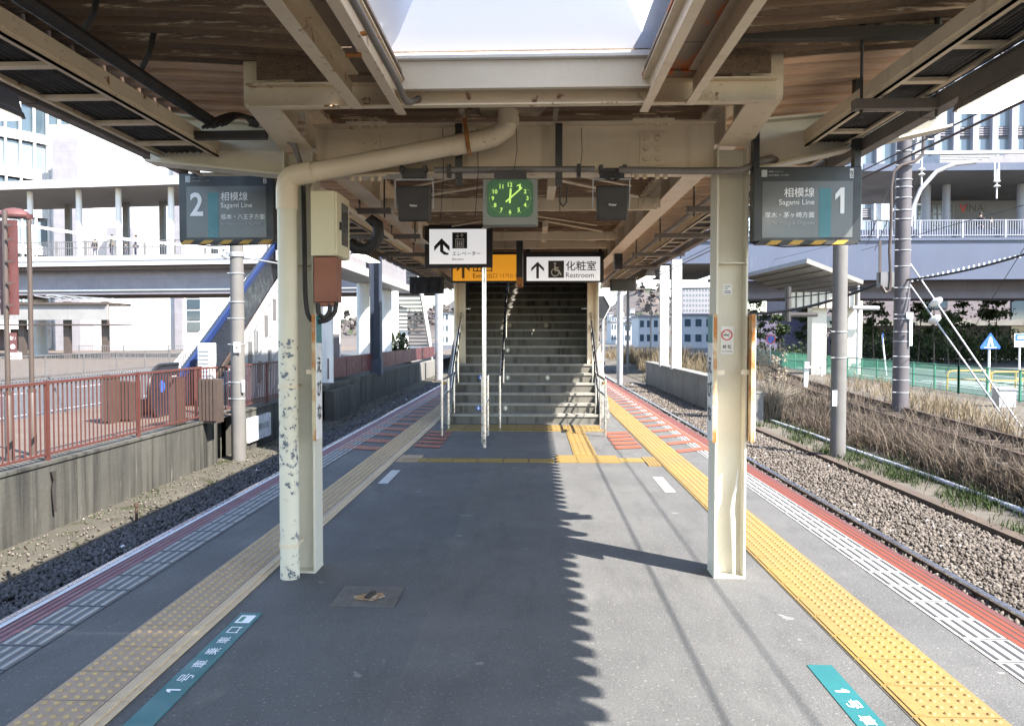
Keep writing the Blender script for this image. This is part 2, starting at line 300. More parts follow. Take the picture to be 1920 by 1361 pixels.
# ------------------------------------------------------------------ mesh helpers
class MB:
    def __init__(s): s.v = []; s.f = []
    def add(s, vs, fs):
        o = len(s.v); s.v += [tuple(a) for a in vs]; s.f += [tuple(o + i for i in f) for f in fs]; return s
    def box(s, x0, x1, y0, y1, z0, z1):
        return s.add([(x0, y0, z0), (x1, y0, z0), (x1, y1, z0), (x0, y1, z0), (x0, y0, z1), (x1, y0, z1), (x1, y1, z1), (x0, y1, z1)],
                     [(3, 2, 1, 0), (4, 5, 6, 7), (0, 1, 5, 4), (1, 2, 6, 5), (2, 3, 7, 6), (3, 0, 4, 7)])
    def hexa(s, p): return s.add(p, [(3, 2, 1, 0), (4, 5, 6, 7), (0, 1, 5, 4), (1, 2, 6, 5), (2, 3, 7, 6), (3, 0, 4, 7)])
    def bar(s, p, q, w, h=None, up=(0, 0, 1)):
        p, q = Vector(p), Vector(q); h = h or w; d = (q - p).normalized(); a = d.cross(Vector(up))
        if a.length < 1e-4: a = d.cross(Vector((0, 1, 0)))
        a.normalize(); b = a.cross(d); a *= w / 2; b *= h / 2
        return s.hexa([p - a - b, p + a - b, q + a - b, q - a - b, p - a + b, p + a + b, q + a + b, q - a + b])
    def prism(s, prof, a, b, axis='y'):
        """closed profile swept straight: axis y -> (x,z) profile, x -> (y,z), z -> (x,y)"""
        f = {'y': lambda p, t: (p[0], t, p[1]), 'x': lambda p, t: (t, p[0], p[1]), 'z': lambda p, t: (p[0], p[1], t)}[axis]
        n = len(prof)
        return s.add([f(p, a) for p in prof] + [f(p, b) for p in prof],
                     [tuple(range(n)), tuple(range(2 * n - 1, n - 1, -1))] + [(i, i + n, (i + 1) % n + n, (i + 1) % n) for i in range(n)])
    def tube(s, pts, r, n=10, cap=True):
        pts = [Vector(p) for p in pts]; rs = r if isinstance(r, (list, tuple)) else [r] * len(pts); base = len(s.v); prev = None
        for i, p in enumerate(pts):
            d = (pts[min(i + 1, len(pts) - 1)] - pts[max(i - 1, 0)]).normalized()
            if prev is None:
                a = d.cross(Vector((0, 0, 1)))
                if a.length < .05: a = d.cross(Vector((1, 0, 0)))
            else: a = prev - d * prev.dot(d)
            a.normalize(); prev = a; b = d.cross(a)
            for k in range(n):
                t = 2 * math.pi * k / n; s.v.append(tuple(p + (a * math.cos(t) + b * math.sin(t)) * rs[i]))
        for i in range(len(pts) - 1):
            for k in range(n):
                s.f.append((base + i * n + k, base + i * n + (k + 1) % n, base + (i + 1) * n + (k + 1) % n, base + (i + 1) * n + k))
        if cap:
            s.f.append(tuple(base + k for k in range(n - 1, -1, -1))); e = base + (len(pts) - 1) * n; s.f.append(tuple(e + k for k in range(n)))
        return s
    def disc(s, c, nrm, r, t=.004, n=24, sx=1):
        c, nrm = Vector(c), Vector(nrm).normalized()
        a = nrm.cross(Vector((0, 0, 1)));
        if a.length < .05: a = Vector((1, 0, 0))
        a.normalize(); b = a.cross(nrm); base = len(s.v)
        for q in (c, c + nrm * t):
            for k in range(n):
                th = 2 * math.pi * k / n; s.v.append(tuple(q + a * math.cos(th) * r * sx + b * math.sin(th) * r))
        s.f.append(tuple(base + k for k in range(n))); s.f.append(tuple(base + n + k for k in range(n - 1, -1, -1)))
        for k in range(n): s.f.append((base + k, base + n + k, base + n + (k + 1) % n, base + (k + 1) % n))
        return s
    def ring(s, c, nrm, r0, r1, t=.004, n=28):
        c, nrm = Vector(c), Vector(nrm).normalized(); a = nrm.cross(Vector((0, 0, 1))); a.normalize(); b = a.cross(nrm); base = len(s.v)
        for q in (c, c + nrm * t):
            for r in (r0, r1):
                for k in range(n):
                    th = 2 * math.pi * k / n; s.v.append(tuple(q + (a * math.cos(th) + b * math.sin(th)) * r))
        for k in range(n):
            j = (k + 1) % n; o = base
            s.f += [(o + k, o + j, o + n + j, o + n + k), (o + 2 * n + k, o + 3 * n + k, o + 3 * n + j, o + 2 * n + j),
                    (o + n + k, o + n + j, o + 3 * n + j, o + 3 * n + k), (o + k, o + 2 * n + k, o + 2 * n + j, o + j)]
        return s
    def plate(s, pts, nrm, t):
        """flat polygon given as 3-D points, thickened along nrm"""
        n = len(pts); d = Vector(nrm).normalized() * t
        return s.add([Vector(p) for p in pts] + [Vector(p) + d for p in pts],
                     [tuple(range(n)), tuple(range(2 * n - 1, n - 1, -1))] + [(i, i + n, (i + 1) % n + n, (i + 1) % n) for i in range(n)])
    def hsec(s, x, y, w, d, tf, tw, z0, z1):          # upright H column, flanges on the x sides
        s.box(x - w / 2, x - w / 2 + tf, y - d / 2, y + d / 2, z0, z1); s.box(x + w / 2 - tf, x + w / 2, y - d / 2, y + d / 2, z0, z1)
        return s.box(x - w / 2 + tf, x + w / 2 - tf, y - tw / 2, y + tw / 2, z0, z1)
    def build(s, name, m, parent=None, smooth=False, bevel=0, fix=True):
        me = bpy.data.meshes.new(name); o3 = Vector((0, 0, 0))
        if parent is not None:
            q = parent
            while q is not None: o3 += q.location; q = q.parent
        elif s.v:
            a = np.array(s.v); o3 = Vector(((a[:, 0].min() + a[:, 0].max()) / 2, (a[:, 1].min() + a[:, 1].max()) / 2, a[:, 2].min()))
        me.from_pydata([Vector(v) - o3 for v in s.v], [], s.f)
        if fix:
            import bmesh
            bm = bmesh.new(); bm.from_mesh(me); bmesh.ops.recalc_face_normals(bm, faces=bm.faces); bm.to_mesh(me); bm.free()
        if smooth:
            me.polygons.foreach_set("use_smooth", [True] * len(me.polygons))
        if isinstance(m, str): m = M[m]
        me.materials.append(m)
        ob = bpy.data.objects.new(name, me); COL.objects.link(ob)
        if parent is not None: ob.parent = parent
        else: ob.location = o3
        if bevel:
            b = ob.modifiers.new("bevel", 'BEVEL'); b.width = bevel; b.segments = 2; b.limit_method = 'ANGLE'; b.angle_limit = R(40)
        if smooth:
            e = ob.modifiers.new("split", 'EDGE_SPLIT'); e.split_angle = R(40)
        return ob
def tag(o, label=None, cat=None, group=None, kind=None):
    if label: o["label"] = label
    if cat: o["category"] = cat
    if group: o["group"] = group
    if kind: o["kind"] = kind
    return o
def T(name, label, cat, loc, group=None):
    o = bpy.data.objects.new(name, None); o.location = loc; o.empty_display_size = .1; COL.objects.link(o); return tag(o, label, cat, group)
def struct(o): o["kind"] = "structure"; return o
def dup(root, loc, label=None):
    def rec(o, par):
        c = o.copy(); COL.objects.link(c)
        if par is not None: c.parent = par
        for ch in [k for k in bpy.data.objects if k.parent == o]: rec(ch, c)
        return c
    r = rec(root, None); r.location = loc
    if label: r["label"] = label
    return r
_tx = {}
def glyphs(body, size=1.0, bold=0):
    key = (body, bold)
    if key not in _tx:
        cu = bpy.data.curves.new("lettering", 'FONT'); cu.body = body; cu.size = 1; cu.resolution_u = 3; cu.offset = bold
        ob = bpy.data.objects.new("lettering", cu); COL.objects.link(ob); bpy.context.view_layer.update()
        dg = bpy.context.evaluated_depsgraph_get(); me = bpy.data.meshes.new_from_object(ob.evaluated_get(dg))
        vs = [tuple(v.co) for v in me.vertices]; fs = [tuple(p.vertices) for p in me.polygons]
        bpy.data.objects.remove(ob); bpy.data.curves.remove(cu); bpy.data.meshes.remove(me); _tx[key] = (vs, fs)
    return _tx[key]
def write(mb, body, org, right, up, w=None, h=None, align='c', bold=0, depth=.0015):
    """lettering fitted into a box w x h whose centre (or left/right middle) is org"""
    vs, fs = glyphs(body, 1, bold) if body != '1' else ([(0, .74, 0), (.58, 1, 0), (1, 1, 0), (1, 0, 0), (.55, 0, 0), (.55, .72, 0), (0, .52, 0)], [(0, 6, 5), (0, 5, 1), (1, 5, 2), (5, 4, 3, 2)])
    if not vs: return mb
    a = np.array(vs); x0, x1, y0, y1 = a[:, 0].min(), a[:, 0].max(), a[:, 1].min(), a[:, 1].max()
    sx = w / (x1 - x0) if w else None; syy = h / (y1 - y0) if h else None
    if sx is None: sx = syy
    if syy is None: syy = sx
    right, up = Vector(right).normalized(), Vector(up).normalized(); n = right.cross(up); ox = {'c': (x0 + x1) / 2, 'l': x0, 'r': x1}[align]; oy = (y0 + y1) / 2
    org = Vector(org)
    top = [org + right * ((v[0] - ox) * sx) + up * ((v[1] - oy) * syy) + n * depth for v in vs]
    return mb.add(top, fs)
def scatter(name, m, pts, tri, parent=None, kind=None):
    """one mesh from many small pieces: pts (n, k, 3) and faces of one piece"""
    n, k, _ = pts.shape; v = pts.reshape(-1, 3); nf = len(tri); fl = len(tri[0])
    idx = (np.array(tri)[None] + (np.arange(n) * k)[:, None, None]).reshape(-1)
    me = bpy.data.meshes.new(name); o3 = np.zeros(3)
    if parent is not None:
        q = parent
        while q is not None: o3 = o3 + np.array(q.location); q = q.parent
    else: o3 = np.array([(v[:, 0].min() + v[:, 0].max()) / 2, (v[:, 1].min() + v[:, 1].max()) / 2, v[:, 2].min()])
    v = v - o3
    me.vertices.add(len(v)); me.vertices.foreach_set("co", v.astype(np.float32).ravel())
    me.loops.add(len(idx)); me.loops.foreach_set("vertex_index", idx.astype(np.int32))
    me.polygons.add(n * nf); me.polygons.foreach_set("loop_start", np.arange(0, n * nf * fl, fl, dtype=np.int32))
    me.update(calc_edges=True); me.validate(); me.materials.append(M[m] if isinstance(m, str) else m)
    ob = bpy.data.objects.new(name, me); COL.objects.link(ob)
    if parent is not None: ob.parent = parent
    else: ob.location = o3
    if kind: ob["kind"] = kind
    return ob
def leaves(centers, size, flat=.5):
    """random leaf quads round the given points"""
    n = len(centers); a = rng.normal(size=(n, 3)); a /= np.linalg.norm(a, axis=1)[:, None]; b = rng.normal(size=(n, 3)); b -= a * (a * b).sum(1)[:, None]
    b /= np.linalg.norm(b, axis=1)[:, None]; s = (size * rng.uniform(.6, 1.4, n))[:, None]
    return np.stack([centers - a * s, centers + b * s * flat, centers + a * s, centers - b * s * flat], 1)
def blades(base, height, lean, width, droop=.3):
    """grass blades of three spans: base (n,3)"""
    n = len(base); th = rng.uniform(0, 2 * np.pi, n); d = np.stack([np.cos(th), np.sin(th), np.zeros(n)], 1)
    ph = rng.uniform(0, 2 * np.pi, n); sd = np.stack([np.cos(ph), np.sin(ph), np.zeros(n)], 1); h = height[:, None]; L = (lean * rng.uniform(.2, 1, n))[:, None]
    up = np.array([0, 0, 1.]); w = width * sd
    m1 = base + up * h * .5 + d * L * h * .3; t = base + up * h * (1 - droop * L) + d * L * h
    return np.stack([base - w, base + w, m1 + w * .75, m1 - w * .75, t + w * .15, t - w * .15], 1)
BLADE = [(0, 1, 2, 3), (3, 2, 4, 5)]
# ------------------------------------------------------------------ ground, tracks, platform
XL, XR = -2.81, 2.56
def sheet(name, m, pts, nx=1):
    mb = MB(); mb.add([p for p in pts], [tuple(range(len(pts)))]); return struct(mb.build(name, m, fix=False))
def strip_ground(name, m, prof, ys):
    """ground made from a cross profile [(x,z)] repeated at each y (x may be a function of y)"""
    mb = MB(); vs = []; n = len(prof)
    for y in ys: vs += [((p[0](y) if callable(p[0]) else p[0]), y, p[1]) for p in prof]
    fs = [(j * n + i, j * n + i + 1, (j + 1) * n + i + 1, (j + 1) * n + i) for j in range(len(ys) - 1) for i in range(n - 1)]
    mb.add(vs, fs); return struct(mb.build(name, m, fix=False, smooth=False))
YS = [-15, 0, 10, 20, 30, 40, 55, 80, 120, 400]
strip_ground('ballast_bed', 'ballast_base', [(XL - 3.0, -1.2), (XL - 2.2, -1.13), (-2.4, -1.13), (2.4, -1.13), (5.75, -1.13), (6.3, -1.22)], YS)
strip_ground('drain_path', 'moss_ground', [(-6.75, -1.10), (-5.95, -1.13), (-5.8, -1.21)], YS)
def bank2(y): return 7.4 + .0 * y
strip_ground('bank', 'soil', [(6.28, -1.25), (6.45, -1.14), (7.3, -1.12), (8.2, -.95), (9.6, -.72), (13, -.62), (16.2, -.62)], YS)
strip_ground('road', 'road', [(16.2, -.62), (27.5, -.62), (27.5, -.60), (40, -.60), (500, -.6)], YS)
strip_ground('plaza', 'plaza', [(-10.6, -.2), (-6.56, -.2)], YS)
strip_ground('street', 'road', [(-20.3, -.22), (-10.6, -.22)], YS)
strip_ground('pavement', 'plaza', [(-400, -.2), (-20.3, -.2)], YS)
sheet('ground', 'soil', [(-1500, -60, -1.6), (1500, -60, -1.6), (1500, 2000, -1.6), (-1500, 2000, -1.6)])
# rails
def rail(x, y0=-10, y1=200, z=-1.03, fx=None):
    t = T('rail', None, None, (x, y0, z - .15)); del_ = None
    ys = [y0, y1] if fx is None else list(np.linspace(y0, y1, 30)); a = MB(); b = MB(); c = MB()
    X = fx or (lambda y: x)
    for p, q in zip(ys[:-1], ys[1:]):
        a.bar((X(p), p, z - .012), (X(q), q, z - .012), .066, .024); b.bar((X(p), p, z - .045), (X(q), q, z - .045), .062, .04)
        b.bar((X(p), p, z - .09), (X(q), q, z - .09), .018, .07); b.bar((X(p), p, z - .135), (X(q), q, z - .135), .12, .02)
    a.build('rail_head', 'rail_top' if fx is None else 'rail_rust', t); b.build('rail_web', 'rail_rust', t); t["kind"] = "structure"; return t
for x in (-3.722, -4.79, 3.452, 4.52): rail(x)
def second(y): return 7.2 + .05 * y + .00142 * np.maximum(0, y) ** 2
for dx in (0, 1.067): rail(0, 4, 90, -.45, lambda y, d=dx: second(y) + d)
sl_ = MB()
for y in np.arange(5, 70, .62):
    x = second(y) + .53; sl_.box(x - 1, x + 1, y, y + .2, -.68, -.585)
struct(sl_.build('sleepers', 'dark_wood'))
for xc in (-4.256, 3.986):
    sl_ = MB()
    for y in np.arange(-4, 60, .62): sl_.box(xc - .98, xc + .98, y, y + .22, -1.28, -1.105)
    struct(sl_.build('sleepers', 'concrete'))
# loose ballast
def ballast(name, m, xa, xb, ya, yb, n, zf, s0, s1, wy=1.0):
    tri = [(0, 2, 4), (2, 1, 4), (1, 3, 4), (3, 0, 4), (2, 0, 5), (1, 2, 5), (3, 1, 5), (0, 3, 5)]
    oct_ = np.array([(1, 0, 0), (-1, 0, 0), (0, 1, 0), (0, -1, 0), (0, 0, 1), (0, 0, -1)], float)
    u = rng.uniform(0, 1, n); y = ya * (yb / ya) ** u if wy else ya + (yb - ya) * u; x = rng.uniform(xa, xb, n)
    s = rng.uniform(s0, s1, n) * (1 + np.maximum(0, y - 14) * .03); z = zf(x) + rng.uniform(-.02, .035, n)
    p = oct_[None] * rng.uniform(.55, 1.15, (n, 6, 1)) * s[:, None, None]
    th = rng.uniform(0, 6.28, (n, 3)); ca, sa = np.cos(th), np.sin(th)
    for ax in range(3):
        i, j = [(1, 2), (0, 2), (0, 1)][ax]; a = p[:, :, i] * ca[:, ax:ax + 1] - p[:, :, j] * sa[:, ax:ax + 1]; b = p[:, :, i] * sa[:, ax:ax + 1] + p[:, :, j] * ca[:, ax:ax + 1]
        p[:, :, i] = a; p[:, :, j] = b
    p += np.stack([x, y, z], 1)[:, None]
    return tag(scatter(name, m, p, tri), kind='stuff')
ballast('ballast', 'ballast', 4.3, 6.28, 4.2, 46, 44000, lambda x: np.where(x < 5.7, -1.12, -1.12 - (x - 5.7) * .14), .018, .044)
ballast('ballast', 'ballast_dark', -5.72, -4.2, 5.0, 46, 24000, lambda x: np.where(x > -5.2, -1.10, -1.10 + (x + 5.2) * .14), .022, .05)
ballast('ballast', 'ballast_dark', -4.25, -2.9, 2.5, 30, 9000, lambda x: -1.125 + 0 * x, .022, .05)
ballast('ballast', 'ballast', 2.65, 4.35, 2.5, 30, 11000, lambda x: -1.125 + 0 * x, .02, .045)
ballast('gravel', 'ballast', -6.6, -5.8, 7, 40, 1500, lambda x: -1.12 + 0 * x, .012, .03)
# platform body
pb = MB(); pb.box(XL + .03, XR - .03, -9, 60, -1.5, -.012); struct(pb.build('platform_base', 'concrete'))
sheet('platform', 'asphalt', [(XL, -9, 0), (XR, -9, 0), (XR, 60, 0), (XL, 60, 0)])
ed = MB(); ed.box(XL - .035, XL, -9, 60, -.1, .004); struct(ed.build('edge_strip', 'edge_white'))
ed = MB(); ed.box(XR, XR + .03, -9, 60, -.1, .004); struct(ed.build('edge_strip', 'maroon'))
Y0, Y1, TP = 1.6, 44, .3064
def tile_rows(): return [Y0 + i * TP for i in range(int((Y1 - Y0) / TP))]
def flatstrip(name, m, x0, x1, y0, y1, z):
    return sheet(name, m, [(x0, y0, z), (x1, y0, z), (x1, y1, z), (x0, y1, z)])
def dots(mb, xs, ys, z, r=.0145, hgt=.008, n=9):
    for x in xs:
        for y in ys:
            b = len(mb.v)
            for rr, zz in ((r, z), (r * .62, z + hgt)):
                for k in range(n):
                    t = 6.2832 * k / n; mb.v.append((x + rr * math.cos(t), y + rr * math.sin(t), zz))
            for k in range(n): mb.f.append((b + k, b + (k + 1) % n, b + n + (k + 1) % n, b + n + k))
            mb.f.append(tuple(b + n + k for k in range(n)))
def tactile(name, tile_m, dot_m, x0, x1, d0, d1, bar=None):
    flatstrip('tile_joint', 'grout', x0 - .008, x1 + .008, Y0, Y1, .003)
    t = MB(); d = MB(); b = MB()
    for y in tile_rows():
        t.box(x0, x1, y + .004, y + TP - .004, .001, .009)
        if y < 26: dots(d, [d0 + (d1 - d0) * (i + .5) / 5 for i in range(5)], [y + TP * (j + .5) / 5 for j in range(5)], .009)
        if bar: b.box(bar[0], bar[1], y + .012, y + TP - .012, .006, .014)
    o = struct(t.build(name, tile_m)); q = d.build('dots', dot_m, o, fix=False, smooth=True); q.location = -o.location
    for src in (q,): src.location = (0, 0, 0)
    if bar: b.build('guide_bar', tile_m, o)
    return o
tactile('tactile_paving', 'yellow_tile', 'yellow_tile', 1.535, 1.893, 1.60, 1.885, (1.552, 1.583))
tactile('tactile_paving', 'tan_tile', 'tan_dot', -2.08, -1.795, -2.075, -1.80)
ir = MB()
for y in tile_rows():
    ir.box(-1.790, -1.700, y + .003, y + TP - .003, .001, .009); ir.box(-1.757, -1.733, y + .01, y + TP - .01, .008, .016)
struct(ir.build('inner_guide_line', 'cream_rail'))
gb = MB(); gb.box(-1.798, -1.789, Y0, Y1, .0, .0055); struct(gb.build('tile_joint', 'grout'))
# slotted edge blocks and painted edges
def edge_blocks(xa, xb, base, line, pinka, pinkb, edge_m, raised):
    flatstrip('edge_block', base, min(xa, xb), max(xa, xb), Y0, Y1, .004)
    g = MB(); j = MB(); lo, hi = min(xa, xb), max(xa, xb)
    for y in tile_rows():
        j.box(lo, hi, y - .004, y + .004, .004, .0055)
        for i in range(4):
            x = lo + (hi - lo) * (i + .5) / 4; g.box(x - .010, x + .010, y + .022, y + TP - .022, .0035, .0085 if raised else .0058)
    struct(g.build('edge_groove', line)); struct(j.build('tile_joint', 'slit_dark'))
    flatstrip('edge_paint', edge_m, min(pinka, pinkb), max(pinka, pinkb), Y0, Y1, .006)
    k = MB()
    for f in (.3, .62, .9):
        x = pinka + (pinkb - pinka) * f; k.box(x - .004, x + .004, Y0, Y1, .005, .0075)
    struct(k.build('edge_groove', 'slit_dark'))
edge_blocks(-2.435, -2.675, 'slit_block', 'slit_white', -2.675, -2.808, 'pink', True)
edge_blocks(2.185, 2.415, 'slit_white', 'slit_dark', 2.415, 2.558, 'orange', False)
# red hatching beyond the crossing band
hb = MB()
for i in range(26):
    y = 11.2 + i * .78
    hb.add([(-2.62, y + .2, .007), (-2.62, y + .56, .007), (-2.09, y + .36, .007), (-2.09, y + .0, .007)], [(0, 3, 2, 1)])
    hb.add([(2.40, y + .30, .007), (2.40, y + .58, .007), (1.91, y + .2, .007), (1.91, y - .06, .007)], [(0, 1, 2, 3)])
for (xa, xb, ya, yb) in ((-2.66, -2.58, 11.2, 32), (2.32, 2.40, 11.2, 32)):
    hb.add([(xa, ya, .0075), (xb, ya, .0075), (xb, yb, .0075), (xa, yb, .0075)], [(0, 1, 2, 3)])
for i in range(5):
    y = 11.5 + i * .42
    hb.add([(-1.66, y + .1, .007), (-1.66, y + .37, .007), (-1.28, y + .23, .007), (-1.28, y - .04, .007)], [(0, 3, 2, 1)])
    hb.add([(1.12, y - .04, .007), (1.12, y + .25, .007), (1.5, y + .39, .007), (1.5, y + .1, .007)], [(0, 1, 2, 3)])
struct(hb.build('floor_marking', 'red_hatch', fix=False))
# crossing guide band and stair landing tiles
def bar_tiles(m, x0, x1, y0, y1, along_x=True, z=.0):
    t = MB(); nx = max(1, round((x1 - x0) / .3)); ny = max(1, round((y1 - y0) / .3)); wx, wy = (x1 - x0) / nx, (y1 - y0) / ny
    for i in range(nx):
        for j in range(ny):
            a, b = x0 + i * wx, y0 + j * wy; t.box(a + .003, a + wx - .003, b + .003, b + wy - .003, .001, .009)
            for k in range(4):
                f = (k + .5) / 4
                if along_x: t.box(a + .015, a + wx - .015, b + wy * f - .014, b + wy * f + .014, .008, .0135)
                else: t.box(a + wx * f - .014, a + wx * f + .014, b + .015, b + wy - .015, .008, .0135)
    struct(t.build('guide_tiles', m))
bar_tiles('ochre', -1.62, .26, 10.22, 10.50)
bar_tiles('yellow_tile', .28, 1.06, 10.22, 10.82); bar_tiles('ochre', 1.06, 1.36, 10.3, 10.6); bar_tiles('yellow_tile', 1.36, 1.52, 10.0, 10.7, False)
bar_tiles('tan_tile', -1.68, -1.4, 10.2, 10.75)
bar_tiles('yellow_tile', .52, .82, 10.85, 13.5, False)
bar_tiles('ochre', -1.42, .0, 13.55, 14.45, False); bar_tiles('yellow_tile', .0, 1.14, 13.55, 14.45, False)
for (x, y) in ((-1.62, 8.7), (1.30, 8.35)): flatstrip('floor_marking', 'mark_white', x, x + .105, y, y + .88, .004)
# boarding position stickers with their writing
def boarding(x0, x1, y0, y1, chars, away, label):
    t = T('boarding_marker', label, 'floor sticker', ((x0 + x1) / 2, y0, 0), 'boarding position stickers on the platform floor')
    mb = MB(); mb.box(x0, x1, y0, y1, .0005, .004); mb.build('sticker', 'teal', t)
    k = MB(); w_ = (x1 - x0)
    for ch, yy in chars:
        write(k, ch, ((x0 + x1) / 2, yy, .004), (0, 1 if away else -1, 0), (-1 if away else 1, 0, 0), h=w_ * .52, w=w_ * (.75 if ch != '1' else .28), bold=.004)
    k.build('lettering', 'ink_white', t, fix=False); return t
m_ = boarding(-1.625, -1.505, 2.6, 4.60, [('1', 3.56), ('号', 3.70), ('車', 3.86), ('乗', 4.02), ('車', 4.17), ('口', 4.32)], True, 'teal boarding sticker with six white characters beside the worn tan tactile strip')
q = MB(); q.box(-1.605, -1.525, 4.43, 4.55, .0042, .005); q.build('notice', 'ink_white', m_)
q = MB(); q.box(-1.595, -1.57, 4.45, 4.53, .0052, .0056); q.build('print', 'green_rail', m_)
boarding(1.285, 1.40, 1.8, 3.98, [('1', 3.69), ('号', 3.555), ('車', 3.405), ('乗', 3.25), ('車', 3.1)], False, 'sunlit teal boarding sticker beside the bright yellow tactile strip')
# floor hatch
t = T('floor_hatch', 'square chequered steel hatch with a rusty broken handle in the platform floor', 'hatch', (-.98, 4.92, 0))
mb = MB(); mb.box(-1.16, -.79, 4.74, 5.11, .0005, .005)
for i in range(14):
    for j in range(14):
        x, y = -1.145 + i * .0262, 4.755 + j * .0262
        if (i + j) % 2: mb.box(x, x + .018, y + .007, y + .012, .004, .0075)
        else: mb.box(x + .007, x + .012, y, y + .018, .004, .0075)
mb.build('plate', mat('worn_hatch_plate', (.14, .125, .115), (.10, .09, .08), 8, .6), t)
mb = MB(); mb.add([(-1.04, 4.84, .0085), (-.93, 4.83, .0085), (-.87, 4.90, .0085), (-.90, 4.98, .0085), (-1.0, 4.96, .0085), (-1.06, 4.90, .0085)], [tuple(range(6))]); mb.build('rust_patch', mat('rust_and_cream_patch', (.45, .30, .15), (.2, .075, .025), 26, .8, spots=((.6, .52, .4), 30, .55, .6)), t, fix=False)
mb = MB(); mb.bar((-.975, 4.86, .012), (-.945, 4.93, .03), .03, .012); mb.bar((-.955, 4.90, .02), (-.94, 4.96, .02), .014, .03); mb.build('handle', 'dark_steel', t)

# ------------------------------------------------------------------ retaining walls
mb = MB(); mb.box(-6.85, -6.55, -12, 17.2, -1.6, -.2); mb.box(-6.87, -6.53, -12, 17.2, -.2, -.16); mb.box(-7.35, -6.95, 17.2, 18.5, -1.6, -.19); mb.box(-6.85, -6.55, 18.5, 26, -1.6, -.2); mb.box(-6.87, -6.53, 18.5, 26, -.2, -.16)
tag(mb.build('retaining_wall', 'old_wall'), 'long dirty streaked concrete retaining wall below the red railing', 'wall')
mb = MB(); mb.box(-9, -6.50, 26, 48, -1.6, -.12); mb.box(-9, -6.46, 26, 48, -.12, -.02); mb.box(-6.6, -6.2, 26, 29.6, -1.6, -.2)
tag(mb.build('retaining_wall', 'old_wall'), 'shaded concrete wall under the station building beyond the escalator', 'wall')
mb = MB()
for i in range(6): mb.box(6.27 + .0, 6.5, 29.5 + i * 3, 29.5 + (i + 1) * 3 - .03, -1.6, 0)
mb.box(6.22, 6.7, 29.5, 47.5, 0, .08)
tag(mb.build('retaining_wall', 'concrete'), 'low pale concrete platform wall beyond the right-hand track', 'wall')
mb = MB(); mb.box(6.3, 6.5, -12, 29.4, -1.5, -1.1); struct(mb.build('kerb', mat('brown_kerb', (.095, .068, .048), (.07, .05, .037), 2, .9, bump=.006)))
mb = MB(); mb.tube([(7.32 + .03 * math.sin(y * .9), y, -1.075) for y in np.arange(5, 28, .8)], .045, 10)
tag(mb.build('cable_trough', 'pvc_pale', smooth=True), 'pale grey cable pipe lying along the weedy bank', 'cable pipe')
mb = MB(); mb.box(6.62, 6.98, 25.9, 26.3, -1.2, -.22); mb.box(6.60, 7.0, 25.88, 26.32, -.22, -.18)
tag(mb.build('concrete_block', 'concrete'), 'grey concrete cable box beside the pampas grass', 'cable box')
# ------------------------------------------------------------------ canopy: deck, steel, skylight
def hdeck(x): return 2.99 + .058 * abs(x + .13)
def deck(name, m, x0, x1, y0, y1, label, flat=None, wob=0, pitch=.225, dep=.15):
    mb = MB(); xs = list(np.linspace(x0, x1, 3 if not wob else 9)); prof = []; y = y0
    while y < y1 - pitch * .5:
        prof += [(y, dep), (y + pitch * .12, dep), (y + pitch * .34, 0), (y + pitch * .72, 0), (y + pitch * .94, dep)]; y += pitch
    n = len(prof); vs = []
    for i, x in enumerate(xs):
        for j, (yy, d) in enumerate(prof):
            vs.append((x, yy, (hdeck(x) if flat is None else flat) + d + (wob * math.sin(3.1 * x + yy * 1.7) * math.sin(1.9 * yy) if wob else 0)))
    fs = [(i * n + j, i * n + j + 1, (i + 1) * n + j + 1, (i + 1) * n + j) for i in range(len(xs) - 1) for j in range(n - 1)]
    mb.add(vs, fs); o = mb.build(name, m, fix=False); tag(o, label, 'roof deck'); o.data.materials.append(M['brown_edge' if m == 'brown' else 'beige_edge'])
    o.data.polygons.foreach_set('material_index', [1 if (q % (n - 1)) % 5 == 1 else 0 for q in range(len(fs))])
    sd = o.modifiers.new('thickness', 'SOLIDIFY'); sd.thickness = .012; sd.offset = 1; return o
EXR, EXL = 2.62, -2.55
deck('roof_deck', 'brown', .82, EXR, -8.025, 4.80, 'brown sprayed ribbed roof nearest the camera on the sunny side', wob=.008)
deck('roof_deck', 'brown', EXL, -.97, -8.025, 4.80, 'brown sprayed ribbed roof nearest the camera on the shaded side', wob=.008)
deck('roof_deck', 'beige_deck', 1.15, EXR, 4.70, 25, 'beige ribbed roof boards above the sunny platform edge')
deck('roof_deck', 'beige_deck', EXL, -1.42, 4.70, 25, 'beige ribbed roof boards above the shaded platform edge')
deck('roof_deck', 'brown', -1.42, 1.15, 4.70, 15.6, 'dark brown sagging roof between the beams beyond the girder', flat=3.06, wob=.012)
